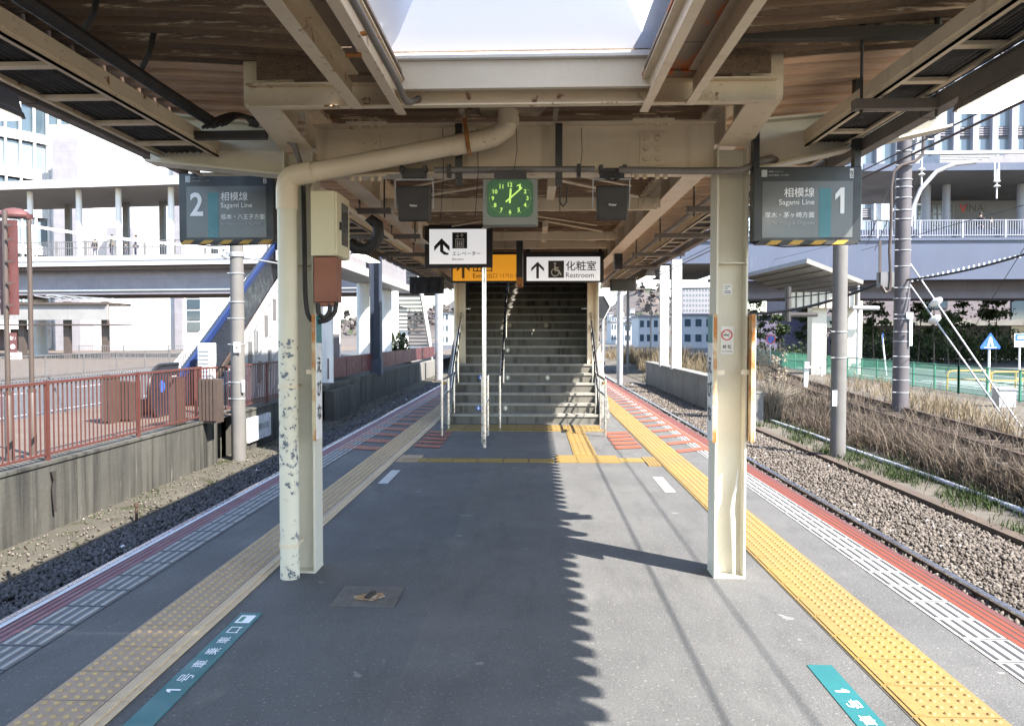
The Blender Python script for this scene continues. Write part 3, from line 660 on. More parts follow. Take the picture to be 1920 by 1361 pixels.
# main columns, longitudinal beams
def ibeam_y(mb, x, y0, y1, z0, z1, w, tf=.012, tw=.01):
    mb.box(x - w / 2, x + w / 2, y0, y1, z0, z0 + tf); mb.box(x - w / 2, x + w / 2, y0, y1, z1 - tf, z1); return mb.box(x - tw / 2, x + tw / 2, y0, y1, z0 + tf, z1 - tf)
def column(x, label, rusty):
    t = T('platform_column', label, 'column', (x, 5.5, 0), 'cream steel columns of the canopy')
    mb = MB(); mb.hsec(x, 5.5, .198, .20, .013, .010, 0, 2.73); mb.box(x - .086, x + .086, 5.42, 5.58, 2.0, 2.01); mb.build('shaft', 'cream_pale', t, bevel=.002)
    mb = MB(); mb.box(x - .1, x + .1, 5.395, 5.605, 0, .012); mb.build('base_plate', 'cream_pale', t)
    mb = MB()                                        # haunched bracket towards the camera
    mb.hexa([(x - .09, 4.66, 2.825), (x + .09, 4.66, 2.825), (x + .1, 5.4, 2.73), (x - .1, 5.4, 2.73), (x - .09, 4.66, 2.838), (x + .09, 4.66, 2.838), (x + .1, 5.4, 2.745), (x - .1, 5.4, 2.745)])
    mb.box(x - .09, x + .09, 4.66, 5.6, 3.05, 3.062)
    mb.add([(x - .005, 4.66, 2.838), (x - .005, 5.4, 2.745), (x - .005, 5.4, 3.05), (x - .005, 4.66, 3.05), (x + .005, 4.66, 2.838), (x + .005, 5.4, 2.745), (x + .005, 5.4, 3.05), (x + .005, 4.66, 3.05)],
           [(0, 1, 2, 3), (4, 7, 6, 5), (0, 4, 5, 1), (1, 5, 6, 2), (2, 6, 7, 3), (3, 7, 4, 0)])
    mb.box(x - .088, x + .088, 4.652, 4.66, 2.838, 3.05); mb.box(x - .088, x + .088, 5.0, 5.008, 2.80, 3.05)
    mb.build('bracket', 'cream', t, bevel=.0015); return t
colL = column(-1.515, 'cream H-section column behind the peeling downpipe', 0)
colR = column(1.252, 'cream H-section column carrying the round no smoking notice', 0)
def long_beam(x, label):
    mb = MB(); ibeam_y(mb, x, 5.62, 24, 2.79, 3.05, .17)
    for y in np.arange(6.6, 24, 1.3): mb.box(x - .08, x + .08, y, y + .008, 2.802, 3.038)
    return tag(mb.build('roof_beam', 'cream', bevel=.0015), label, 'roof beam', 'long cream roof beams beyond the girder')
long_beam(-1.515, 'long cream beam running from the shaded column towards the stairs')
long_beam(1.252, 'long cream beam running from the sunny column towards the stairs')
# cross girder
t = T('cross_girder', 'deep cream bolted girder spanning between the two columns', 'girder', (-.13, 5.5, 2.58))
mb = MB(); mb.box(-1.415, 1.152, 5.494, 5.506, 2.592, 2.888); mb.build('web', 'cream', t)
mb = MB(); mb.box(-1.415, 1.152, 5.41, 5.59, 2.888, 2.902); mb.build('flange', 'cream', t, bevel=.001)
mb = MB(); mb.box(-1.415, 1.152, 5.41, 5.59, 2.578, 2.592); mb.build('flange', 'cream_rusty', t, bevel=.001)
for x in (-1.07, .755):
    mb = MB(); mb.box(x - .075, x + .075, 5.484, 5.494, 2.635, 2.845)
    mb.box(x - .13, x + .13, 5.40, 5.49, 2.902, 2.914); mb.box(x - .13, x + .13, 5.40, 5.49, 2.566, 2.578); p_ = mb.build('splice_plate', 'cream', t, bevel=.001)
    b = MB()
    for i in (-1, 1):
        for j in (-1, 0, 1): b.disc((x + i * .038, 5.484, 2.74 + j * .062), (0, -1, 0), .0185, .016, 12)
    for i in (-.1, -.05, .03, .08):
        b.tube([(x + i, 5.44, 2.54), (x + i, 5.44, 2.566)], .015, 8); b.tube([(x + i, 5.44, 2.914), (x + i, 5.44, 2.932)], .014, 8); b.tube([(x + i, 5.44, 2.875), (x + i, 5.44, 2.888)], .014, 8)
    b.build('bolt', 'cream_rusty', p_)
for s, x0, x1, zo, lab in ((1, 1.352, 2.6, 2.86, 'tapered cream cantilever arm beyond the sunny column'), (-1, -1.615, -2.52, 2.69, 'tapered cream cantilever arm beyond the shaded column')):
    mb = MB(); a, b = x0, x1
    mb.prism([(a, 2.592), (b, zo), (b, 2.99), (a, 2.888)], 5.494, 5.506, 'y')
    mb.prism([(a, 2.888), (b, 2.99), (b, 3.004), (a, 2.902)], 5.41, 5.59, 'y'); mb.prism([(a, 2.578), (b, zo - .014), (b, zo), (a, 2.592)], 5.41, 5.59, 'y')
    tag(mb.build('cantilever_arm', 'cream_pale'), lab, 'roof arm', 'cantilever arms of the canopy')
# struts with tie rods beyond the girder
for i, (y, z) in enumerate(((7.9, 2.715), (11.85, 2.88), (13.2, 2.90))):
    t = T('cross_strut', ['first', 'second', 'third'][i] + ' cream cross strut beyond the girder, counted from the clock', 'strut', (-.13, y, z), 'cross struts between the long beams')
    mb = MB(); mb.box(-1.40, 1.14, y, y + .008, z, z + .1); mb.box(-1.40, 1.14, y, y + .05, z - .008, z); mb.box(-1.40, 1.14, y, y + .05, z + .1, z + .108); mb.build('channel', 'cream', t)
    for x in (-1.33, 1.07):
        g = MB(); g.box(x - .1, x + .1, y - .012, y, z + .005, z + .095); p_ = g.build('gusset', 'cream', t)
        g = MB()
        for k in (-.045, .045): g.disc((x + k, y - .012, z + .05), (0, -1, 0), .017, .014, 10)
        g.build('bolt', 'cream', p_)
    mb = MB(); mb.tube([(-1.1, y - .4, z + .14), (-.2, y - 1.2, z + .17)], .011, 6); mb.build('tie_rod', 'cream', t); mb = MB(); mb.tube([(.85, y - .4, z + .14), (-.05, y - 1.2, z + .17)], .011, 6); mb.build('tie_rod', 'cream', t)
    mb = MB(); mb.tube([(-1.15, y - .08, z + .1), (.2, y - .7, z + .19)], .016, 6); mb.build('brace', 'cream', t); mb = MB(); mb.tube([(.95, y - .08, z + .1), (.0, y - .7, z + .19)], .016, 6); mb.build('brace', 'cream', t); mb = MB(); mb.box(.12, .19, y - .75, y - .02, z + .08, z + .16); mb.build('brace', 'cream', t)
# cross channel closing the skylight bay
t = T('cross_channel', 'rusty-edged cream channel beam below the skylight, between the two brackets', 'channel beam', (-.13, 4.62, 2.79))
mb = MB(); mb.box(-1.56, 1.29, 4.618, 4.626, 2.79, 2.905); mb.build('web', 'cream_rusty', t)
mb = MB(); mb.box(-1.56, 1.29, 4.56, 4.618, 2.782, 2.79); mb.box(-1.56, 1.29, 4.56, 4.618, 2.905, 2.913); mb.build('flange', 'cream_rusty', t)
# skylight: runners, curb, soffit strips, dome
SX0, SX1 = -.775, .625
def runner(x, w_, y1, label, m='cream', z=2.752):
    mb = MB(); mb.box(x, x + w_, -8, y1, z, z + .008); mb.box(x if x < 0 else x + w_ - .008, x + .008 if x < 0 else x + w_, -8, y1, z + .008, z + .15); mb.box(x, x + w_, -8, y1, z + .15, z + .158)
    return tag(mb.build('roof_runner', m, bevel=.001), label, 'roof runner', 'cream runners towards the camera beside the skylight')
runner(-.984, .066, 4.56, 'outer cream runner of the shaded side, away from the skylight', 'cream_rusty', 2.765)
runner(-.748, .052, 4.64, 'cream runner with a grey conduit along the shaded side of the skylight', 'cream_rusty')
runner(.572, .046, 4.64, 'cream runner along the sunny side of the skylight')
runner(.80, .048, 4.56, 'outer cream runner of the sunny side, beside peeling orange soffit', 'cream', 2.765)
for x0, x1, m, lab in ((-.915, -.75, 'flat_soffit', 'stained grey-brown soffit strip with a dark joint beside the conduit'), (.63, .80, 'flame_soffit', 'brown soffit strip with peeling orange patches')):
    mb = MB(); y = -8
    for a, b in ((-8, 2.2), (2.21, 3.2), (3.21, 4.05), (4.06, 4.45)): mb.box(x0 - .06, x1 + .06, a, b, 2.925, 2.94)
    mb.box(x0 - .06, x1 + .06, 4.45, 4.6, 2.91, 2.925)
    tag(mb.build('soffit_strip', m), lab, 'soffit', 'soffit strips beside the skylight')
t = T('skylight', 'milky white domed skylight in a cream frame over the platform', 'skylight', (-.075, 4.5, 2.85))
mb = MB(); mb.box(SX0, SX1, 4.54, 4.548, 2.86, 3.01); mb.box(SX0, SX1, 4.50, 4.54, 2.852, 2.86); mb.build('curb', 'cream_pale', t)
mb = MB(); mb.box(SX0, SX1, 4.50, 4.56, 3.012, 3.04)
for k in range(6): mb.box(SX0 + .12 + k * .25, SX0 + .125 + k * .25, 4.536, 4.54, 2.985, 3.012)
mb.build('frame', 'white_paint', t)
mb = MB(); mb.box(SX0 - .012, SX0, -8, 4.5, 2.91, 3.04); mb.box(SX1, SX1 + .012, -8, 4.5, 2.91, 3.04); mb.build('side_curb', 'cream_pale', t)
def dome(y0, y1):
    mb = MB(); a, b = SX0 + .01, SX1 - .01; rows = []
    for f, z in ((0, 3.045), (.10, 3.10), (.32, 3.30), (.52, 3.45), (.72, 3.52), (1, 3.54)):
        i = f * (b - a) / 2 * .98; j = f * min(.95, (y1 - y0) / 2 * .98); x0, x1, ya, yb = a + i, b - i, y0 + j, y1 - j; r = []
        n = 8
        for k in range(n): r.append((x0 + (x1 - x0) * k / n, ya, z))
        for k in range(n): r.append((x1, ya + (yb - ya) * k / n, z))
        for k in range(n): r.append((x1 - (x1 - x0) * k / n, yb, z))
        for k in range(n): r.append((x0, yb - (yb - ya) * k / n, z))
        rows.append(r)
    n = len(rows[0]); vs = [p for r in rows for p in r]
    fs = [(i * n + k, i * n + (k + 1) % n, (i + 1) * n + (k + 1) % n, (i + 1) * n + k) for i in range(len(rows) - 1) for k in range(n)] + [tuple((len(rows) - 1) * n + k for k in range(n))]
    mb.add(vs, fs); o = mb.build('dome', 'dome', t, smooth=True)
for y0, y1 in ((2.45, 4.49), (.3, 2.4), (-1.85, .25), (-4, -1.9), (-6.1, -4.05), (-8, -6.15)): dome(y0, y1)
mb = MB()
for y in (2.42, .27, -1.88, -4.02, -6.12): mb.box(SX0, SX1, y - .03, y + .03, 2.99, 3.04)
for y in (4.12, 3.62, 3.35): mb.box(SX0 - .002, SX0 + .03, y, y + .06, 3.045, 3.065)
mb.build('glazing_bar', 'white_paint', t)
mb = MB(); mb.tube([(-.675, 1.5, 2.80), (-.675, 4.2, 2.80), (-.675, 4.42, 2.785), (-.67, 4.50, 2.785), (-.655, 4.56, 2.80), (-.62, 4.6, 2.83)], .017, 10)
t2 = T('conduit', 'grey bent conduit along the skylight with a rusty clamp', 'conduit', (-.70, 3, 2.78))
mb.build('pipe', 'pvc', t2, smooth=True)
mb = MB(); mb.tube([(-.80, 3.62, 2.744), (-.74, 3.62, 2.742), (-.755, 3.62, 2.79), (-.745, 3.62, 2.83), (-.70, 3.62, 2.838), (-.665, 3.62, 2.81)], .012, 8); mb.build('clamp', 'rust', t2, smooth=True)
mb = MB(); mb.box(-1.5, 1.25, 4.55, 4.82, 3.17, 3.18); mb.box(-1.5, 1.25, 4.562, 4.57, 2.93, 3.17); mb.box(-1.25, -.79, -8, 4.55, 3.205, 3.215); mb.box(.64, 1.1, -8, 4.55, 3.205, 3.215); tag(mb.build('sun_leak_cover', 'brown'), 'added flat cover blocking sun leaks over the roof gap behind the skylight', 'leak cover')  # covers and upright board added only to stop sun leaking through roof gaps
mb = MB(); mb.box(EXL - .03, EXL - .012, -8, 25, 3.08, 3.30); tag(mb.build('eave_fascia', 'dark_steel'), 'dark fascia board along the shaded eave', 'fascia board')
# ------------------------------------------------------------------ cable ladders hung under both eaves
def ladder(xi, xo, y0, y1, z, label, dark):
    t = T('cable_ladder', label, 'cable ladder', ((xi + xo) / 2, y0, z), 'cable ladders hung under the eaves'); s = 1 if xo > xi else -1
    mb = MB()
    for x, hh in ((xi, .105), (xo, .055)):
        d = s * .012 if x == xi else -s * .012
        mb.box(min(x, x + d), max(x, x + d), y0, y1, z, z + hh); e = x + (s * .035 if x == xi else -s * .035)
        mb.box(min(x, e), max(x, e), y0, y1, z, z + .008)
        if x == xi: mb.box(min(x, x - s * .006), max(x, x - s * .006), y0, y1, z + .032, z + .038)
    mb.build('side_rail', 'cream_rusty' if dark else 'cream', t)
    for y in np.arange(y0 + .12, y1, .50):
        if y > .8: mb = MB(); mb.box(min(xi, xo) + .012, max(xi, xo) - .012, y, y + .055, z + .004, z + .022); mb.build('rung', 'cream', t)
    mb = MB(); lo, hi = min(xi, xo) + .03, max(xi, xo) - .02
    for i in range(9):
        x = lo + (hi - lo) * (i + .3) / 9; r = .013 + .006 * ((i * 7) % 3)
        mb.tube([(x + .008 * math.sin(y * 1.3 + i), y, z + .026 + r) for y in np.arange(y0 + .1, y1, .6)], r, 7)
    mb.box(lo, hi, y0, y1, z + .068, z + .074); mb.build('cable', 'cable', t)
    return t
ladder(1.72, 1.985, -4, 22, 2.745, 'cable ladder full of black cables under the sunny eave', 0)
ladder(-2.06, -2.46, -4, 6.15, 2.715, 'rust-flecked cable ladder with bolted rail ending above the track 2 sign', 1)
ladder(-1.82, -2.14, 7.0, 22, 2.70, 'far cable ladder continuing beyond the cream junction box', 1)
# light ducts with fluorescent fixtures
def duct(x, y0, y1, z, label):
    mb = MB(); mb.box(x - .035, x + .035, y0, y1, z, z + .07); mb.box(x - .04, x + .04, y0, y1, z + .07, z + .076)
    for y in np.arange(max(y0, 1) + .7, y1, 1.4): mb.box(x - .042, x + .042, y, y + .05, z - .004, z + .08)
    return tag(mb.build('lighting_duct', 'grey_duct'), label, 'lighting duct', 'lighting ducts above the platform edges')
duct(-2.72, -4, 6.5, 2.80, 'dark lighting duct above the shaded platform edge near the camera')
duct(2.035, -4, 6.49, 2.672, 'dark lighting duct above the sunny platform edge near the camera'); duct(2.035, 6.5, 22, 2.672, 'far dark lighting duct beyond sign 1 above the sunny platform edge')
duct(-2.30, 7.2, 22, 2.74, 'far lighting duct above the shaded platform edge')
def fixture(x, y0, z, label, L=2.5):
    t = T('light_fixture', label, 'light fixture', (x, y0, z), 'fluorescent light fixtures under the ducts')
    mb = MB(); mb.prism([(x - .05, z + .135), (x + .05, z + .135), (x + .075, z + .04), (x + .085, z + .03), (x + .095, z), (x - .095, z), (x - .085, z + .03), (x - .075, z + .04)], y0, y0 + L, 'y'); mb.build('housing', 'grey_duct', t)
    mb = MB(); mb.box(x - .08, x + .08, y0 + .02, y0 + L - .02, z - .012, z - .001); mb.build('diffuser', 'tube', t); return t
fixture(-2.72, 1.8, 2.665, 'lit fluorescent fixture at the upper left edge of the photo'); fixture(1.965, 1.4, 2.545, 'lit fluorescent fixture at the upper right edge of the photo')
for y in (11.0,): fixture(-2.30, y, 2.605, 'small lit fluorescent fixture above the far shaded platform edge', 1.2)
fixture(1.99, 14.5, 2.545, 'small fluorescent fixture above the far sunny platform edge', 1.2)
# hangers
def hanger(x0, x1, y, zb, rods, label):
    t = T('hanger', label, 'hanger', ((x0 + x1) / 2, y, zb), 'hanger bars carrying ladders and ducts')
    mb = MB(); mb.box(x0, x1, y - .03, y + .03, zb - .025, zb + .025); mb.build('crossbar', 'grey_duct', t)
    for x in rods:
        mb = MB(); mb.tube([(x, y, zb - .06), (x, y, hdeck(x) + .02)], .008, 8); mb.tube([(x, y, hdeck(x) - .06), (x, y, hdeck(x) + .05)], [.008, .03], 8); mb.build('rod', 'dark_steel', t)
    return t
hanger(1.60, 2.06, 4.35, 2.70, (1.64, 2.01), 'hanger bar with two rods below the brown roof over the sunny ladder')
for i, y in enumerate((7.2, 9.2, 11.4, 13.6)):
    hanger(1.36, 2.08, y + .4, 2.66, (1.42, 2.03), 'hanger bar number %s beyond the girder on the sunny side' % ('one', 'two', 'three', 'four')[i])
    hanger(-2.2, -1.30, y + .5, 2.68, (-1.36, -2.0), 'hanger bar number %s beyond the girder on the shaded side' % ('one', 'two', 'three', 'four')[i])
mb = MB(); mb.box(.93, 2.5, 4.30, 4.36, 3.02, 3.075); tag(mb.build('ceiling_strut', 'dark_steel'), 'dark steel strut under the brown roof holding the hanger rods', 'strut')
# conduits along the beams
mb = MB(); mb.tube([(-1.63, 5.9, 2.66), (-1.63, 9.0, 2.67), (-1.63, 11.2, 2.67)], .028, 10); tag(mb.build('conduit', 'cream', smooth=True), 'cream conduit running beside the shaded long beam', 'conduit')
mb = MB(); mb.tube([(1.62, 6, 2.80), (1.6, 20, 2.78)], .03, 8); tag(mb.build('conduit', 'pvc', smooth=True), 'grey conduit crossing under the beige boards on the sunny side', 'conduit')
mb = MB(); mb.tube([(-2.05, -3, 2.90), (-2.02, 4.6, 2.88), (-1.98, 5.2, 2.86)], .035, 8); tag(mb.build('conduit', 'cable', smooth=True), 'thick black cable bundle above the rust-flecked ladder', 'cable bundle')
for i, y in enumerate((2.2, 2.7, 3.2, 3.75, 4.3)):
    mb = MB(); mb.tube([(-2.03, y, 2.88), (-1.97, y, 2.99), (-1.95, y + .02, hdeck(-1.95) + .02)], .014, 6)
    tag(mb.build('cable_hook', 'cable'), 'short black hook holding the thick cable bundle to the roof', 'cable hook', 'hooks of the cable bundle')
# ------------------------------------------------------------------ downpipe, boxes and plates on the shaded column
t = T('drain_pipe', 'cream drainpipe with peeling paint dropping in front of the shaded column', 'drainpipe', (-1.552, 5.29, 0))
mb = MB(); mb.tube([(-1.552, 5.29, 0), (-1.552, 5.29, 2.40)], .061, 28); mb.build('pipe', 'peel', t, smooth=True)
mb = MB(); mb.tube([(-1.552, 5.29, 2.34), (-1.552, 5.29, 2.47), (-1.545, 5.285, 2.51), (-1.52, 5.28, 2.54), (-1.47, 5.275, 2.555)], .068, 24)
mb.tube([(-1.49, 5.275, 2.55), (-1.38, 5.27, 2.57)], .067, 24); mb.build('elbow', 'cream', t, smooth=True)
mb = MB(); mb.tube([(-1.40, 5.27, 2.565), (-.42, 5.25, 2.735)], .060, 24); mb.build('cross_pipe', 'cream', t, smooth=True)
mb = MB(); mb.tube([(-.50, 5.252, 2.72), (-.33, 5.25, 2.75), (-.24, 5.25, 2.775), (-.175, 5.25, 2.82), (-.155, 5.25, 2.90)], .064, 20); mb.tube([(-.155, 5.25, 2.84), (-.155, 5.25, 2.95)], .066, 20); mb.build('upper_elbow', 'cream_rusty', t, smooth=True)
for z in (.215, 1.225): mb = MB(); mb.tube([(-1.552, 5.29, z - .011), (-1.552, 5.29, z + .011)], .0645, 28); mb.box(-1.56, -1.50, 5.35, 5.42, z - .01, z + .01); mb.build('clamp', 'cream_rusty', t, smooth=True)
mb = MB(); mb.tube([(-.395, 5.25, 2.665), (-.40, 5.18, 2.70), (-.41, 5.18, 2.78), (-.43, 5.25, 2.91)], .013, 6); mb.build('strap', 'rust', t)
mb = MB(); mb.prism([(-.40, 3.0), (.10, 3.0), (.03, 2.93), (-.33, 2.93)], 5.12, 5.40, 'y'); mb.box(-.45, -.42, 5.1, 5.4, 2.90, 3.0); mb.box(.12, .15, 5.1, 5.4, 2.9, 3.0)
tag(mb.build('gutter_outlet', mat('grimy_cream_trough', (.40, .33, .24), (.2, .15, .11), 9, .6)), 'grimy sheet metal gutter outlet above the drainpipe elbow', 'gutter outlet')
t = T('junction_box', 'cream junction box with a dark door window on the shaded column', 'junction box', (-1.325, 5.48, 2.05))
mb = MB(); mb.box(-1.405, -1.252, 5.30, 5.67, 2.05, 2.457); mb.build('housing', 'cream_box', t, bevel=.004)
mb = MB(); mb.box(-1.252, -1.238, 5.305, 5.665, 2.055, 2.452); d = mb.build('door', 'cream_box', t, bevel=.003)
mb = MB(); mb.box(-1.238, -1.232, 5.43, 5.60, 2.13, 2.40); mb.build('window', 'glass', d)
mb = MB(); mb.box(-1.238, -1.225, 5.37, 5.395, 2.22, 2.27); mb.build('latch', 'dark_steel', d)
t = T('terminal_box', 'red-brown terminal box with looping hoses below the cream junction box', 'terminal box', (-1.325, 5.40, 1.74))
mb = MB(); mb.box(-1.395, -1.255, 5.33, 5.5, 1.76, 2.045); mb.box(-1.38, -1.27, 5.345, 5.48, 1.735, 1.76); mb.build('housing', 'brown_box', t, bevel=.003)
mb = MB()
for x, pts in ((0, [(-1.30, 5.36, 1.76), (-1.30, 5.35, 1.69), (-1.33, 5.34, 1.655), (-1.37, 5.34, 1.68), (-1.375, 5.35, 1.75)]), (1, [(-1.27, 5.38, 1.80), (-1.26, 5.36, 1.70), (-1.31, 5.33, 1.64), (-1.40, 5.32, 1.63), (-1.44, 5.34, 1.68), (-1.46, 5.36, 1.80), (-1.465, 5.37, 2.2), (-1.47, 5.37, 2.50)])):
    c = []
    for i in range(len(pts) - 1):
        p, q = Vector(pts[i]), Vector(pts[i + 1]); c += [p.lerp(q, k / 3) for k in range(3)]
    c.append(Vector(pts[-1])); c = [c[0]] + [(c[i - 1] + c[i] * 2 + c[i + 1]) / 4 for i in range(1, len(c) - 1)] + [c[-1]]
    mb.tube(c, .015, 8)
mb.build('hose', 'cable', t, smooth=True)
mb = MB(); mb.tube([(-1.47, 5.36, 2.50), (-1.47, 5.32, 2.62), (-1.50, 5.28, 2.74), (-1.58, 5.24, 2.79), (-1.62, 5.1, 2.80)], .018, 8); tag(mb.build('conduit', 'pvc', smooth=True), 'bent grey conduit dropping from the bracket to the shaded column', 'conduit')
mb = MB(); mb.box(-2.16, -1.62, 5.08, 5.14, 2.74, 2.785); tag(mb.build('cable_bar', 'dark_steel'), 'dark horizontal cable bar beside the bracket above sign 2', 'cable bar')
t = T('cable_bundle', 'black cables looping from the roof down to the track 2 sign', 'cable bundle', (-2.0, 5.2, 2.75))
mb = MB()
for i in range(7):
    d = i * 7; pts = [P(380 + d, 240 - i, 4.9), P(405 + d, 222 - i, 5.0), P(438 + d, 211 + i * 2, 5.1), P(468 + d * .4, 222 + i, 5.35), P(466 + d * .3, 250, 5.7), P(446 + d * .5, 282, 6.1), P(428 + d * .8, 316, 6.6)]; c = []
    for j in range(len(pts) - 1): c += [pts[j].lerp(pts[j + 1], q / 4) for q in range(4)]
    c.append(pts[-1])
    for _ in range(2): c = [c[0]] + [(c[j - 1] + c[j] * 2 + c[j + 1]) / 4 for j in range(1, len(c) - 1)] + [c[-1]]
    mb.tube(c, .010 + .003 * (i % 2), 6)
mb.build('cable', 'cable', t, smooth=True)
mb = MB(); mb.tube([(-1.02, 6.3, 2.36), (-.98, 6.3, 2.40), (-.975, 6.32, 2.44)], .03, 8)
mb = MB(); cu = [P(u, v, 7.2) for u, v in ((655, 455), (668, 466), (686, 468), (702, 458), (710, 440), (708, 420), (698, 413), (692, 420))]; mb.tube(cu, .05, 12)
tag(mb.build('flexible_duct', 'cable', smooth=True), 'thick black flexible duct curling up beside the cream junction box', 'duct')
# narrow station name plates, seen almost edge on
def name_plate(x, y0, y1, side, label, teal=True):
    t = T('station_name_plate', label, 'name plate', (x, (y0 + y1) / 2, .88), 'narrow station name plates on the columns')
    a = min(x, x - side * .024); mb = MB(); mb.box(a, a + .024, y0, y1, .88, 1.68); mb.build('backing', 'rust_plate', t)
    mb = MB(); mb.box(min(x, x + side * .004), max(x, x + side * .004), y0 + .003, y1, .885, 1.675); mb.build('face', 'panel_white', t)
    xx = x + side * .005
    mb = MB(); mb.box(min(x, xx), max(x, xx), y0 + .004, y1 - .002, 1.50, 1.674); mb.build('colour_band', 'sign_teal', t)
    k = MB()
    for i, ch in enumerate('えびな'): write(k, ch, (xx, (y0 + y1) / 2, 1.36 - i * .15), (0, side, 0), (0, 0, 1), h=.10, w=(y1 - y0) * .7, bold=.02)
    k.build('lettering', 'ink', t, fix=False)
    mb = MB(); mb.box(a - .05 if side > 0 else x, x if side > 0 else x + .08, y0 + .05, y0 + .07, 1.3, 1.33); mb.build('bracket', 'cream', t)
name_plate(1.117, 5.30, 5.45, -1, 'narrow rust-edged name plate on the inner side of the sunny column'); name_plate(1.383, 5.33, 5.46, 1, 'narrow rust-edged name plate on the outer side of the sunny column')
name_plate(-1.372, 5.27, 5.41, 1, 'narrow rust-edged name plate on the shaded column below the terminal box')
# stickers on the sunny column
def ybox(mb, u0, v0, u1, v1, Y, t=.002):
    a, b = P(u0, v0, Y), P(u1, v1, Y); return mb.box(a.x, b.x, Y - t, Y, b.z, a.z)
t = T('no_smoking_notice', 'white no smoking notice with a red ring on the sunny column', 'notice', P(1363, 664, 5.495))
mb = MB(); ybox(mb, 1352, 612, 1375, 664, 5.495, .0025); mb.build('sheet', 'panel_white', t)
c = P(1363, 628, 5.492)
mb = MB(); mb.ring(c, (0, -1, 0), .028, .036, .0015); mb.bar(c + Vector((-.021, -.001, .021)), c + Vector((.021, -.001, -.021)), .001, .0075, up=(0, 1, 0)); mb.build('red_ring', 'red_ink', t)
mb = MB(); mb.box(c.x - .022, c.x + .012, c.y - .001, c.y, c.z - .005, c.z + .002); mb.tube([c + Vector((.012, -.001, .004)), c + Vector((.018, -.001, .012)), c + Vector((.012, -.001, .018))], .0012, 5); mb.build('cigarette', 'ink', t)
k = MB(); write(k, '禁 煙', P(1363, 650, 5.492), (1, 0, 0), (0, 0, 1), w=.056, bold=.01); write(k, 'No Smoking', P(1363, 659, 5.492), (1, 0, 0), (0, 0, 1), w=.062); k.build('lettering', 'ink', t, fix=False)
t = T('small_notice', 'tiny white notice with lines of black print above the no smoking notice', 'notice', P(1364, 552, 5.495))
mb = MB(); ybox(mb, 1356, 533, 1372, 552, 5.495); mb.build('sheet', 'panel_white', t)
k = MB()
for v in (537, 541, 546, 549): ybox(k, 1358, v - .7, 1370 if v != 541 else 1365, v + .7, 5.4925, .001)
k.build('print', 'ink', t)
mb = MB(); mb.tube([P(u, v, 5.44) for u, v in ((1376, 1084), (1376, 1040), (1375, 990), (1373, 955), (1376, 930), (1380, 915), (1384, 880))], [.008, .012, .016, .014, .010, .006, .003], 8)
tag(mb.build('plastic_wrap', 'white_paint', smooth=True), 'torn white plastic wrapping tied at the foot of the sunny column', 'plastic wrap')

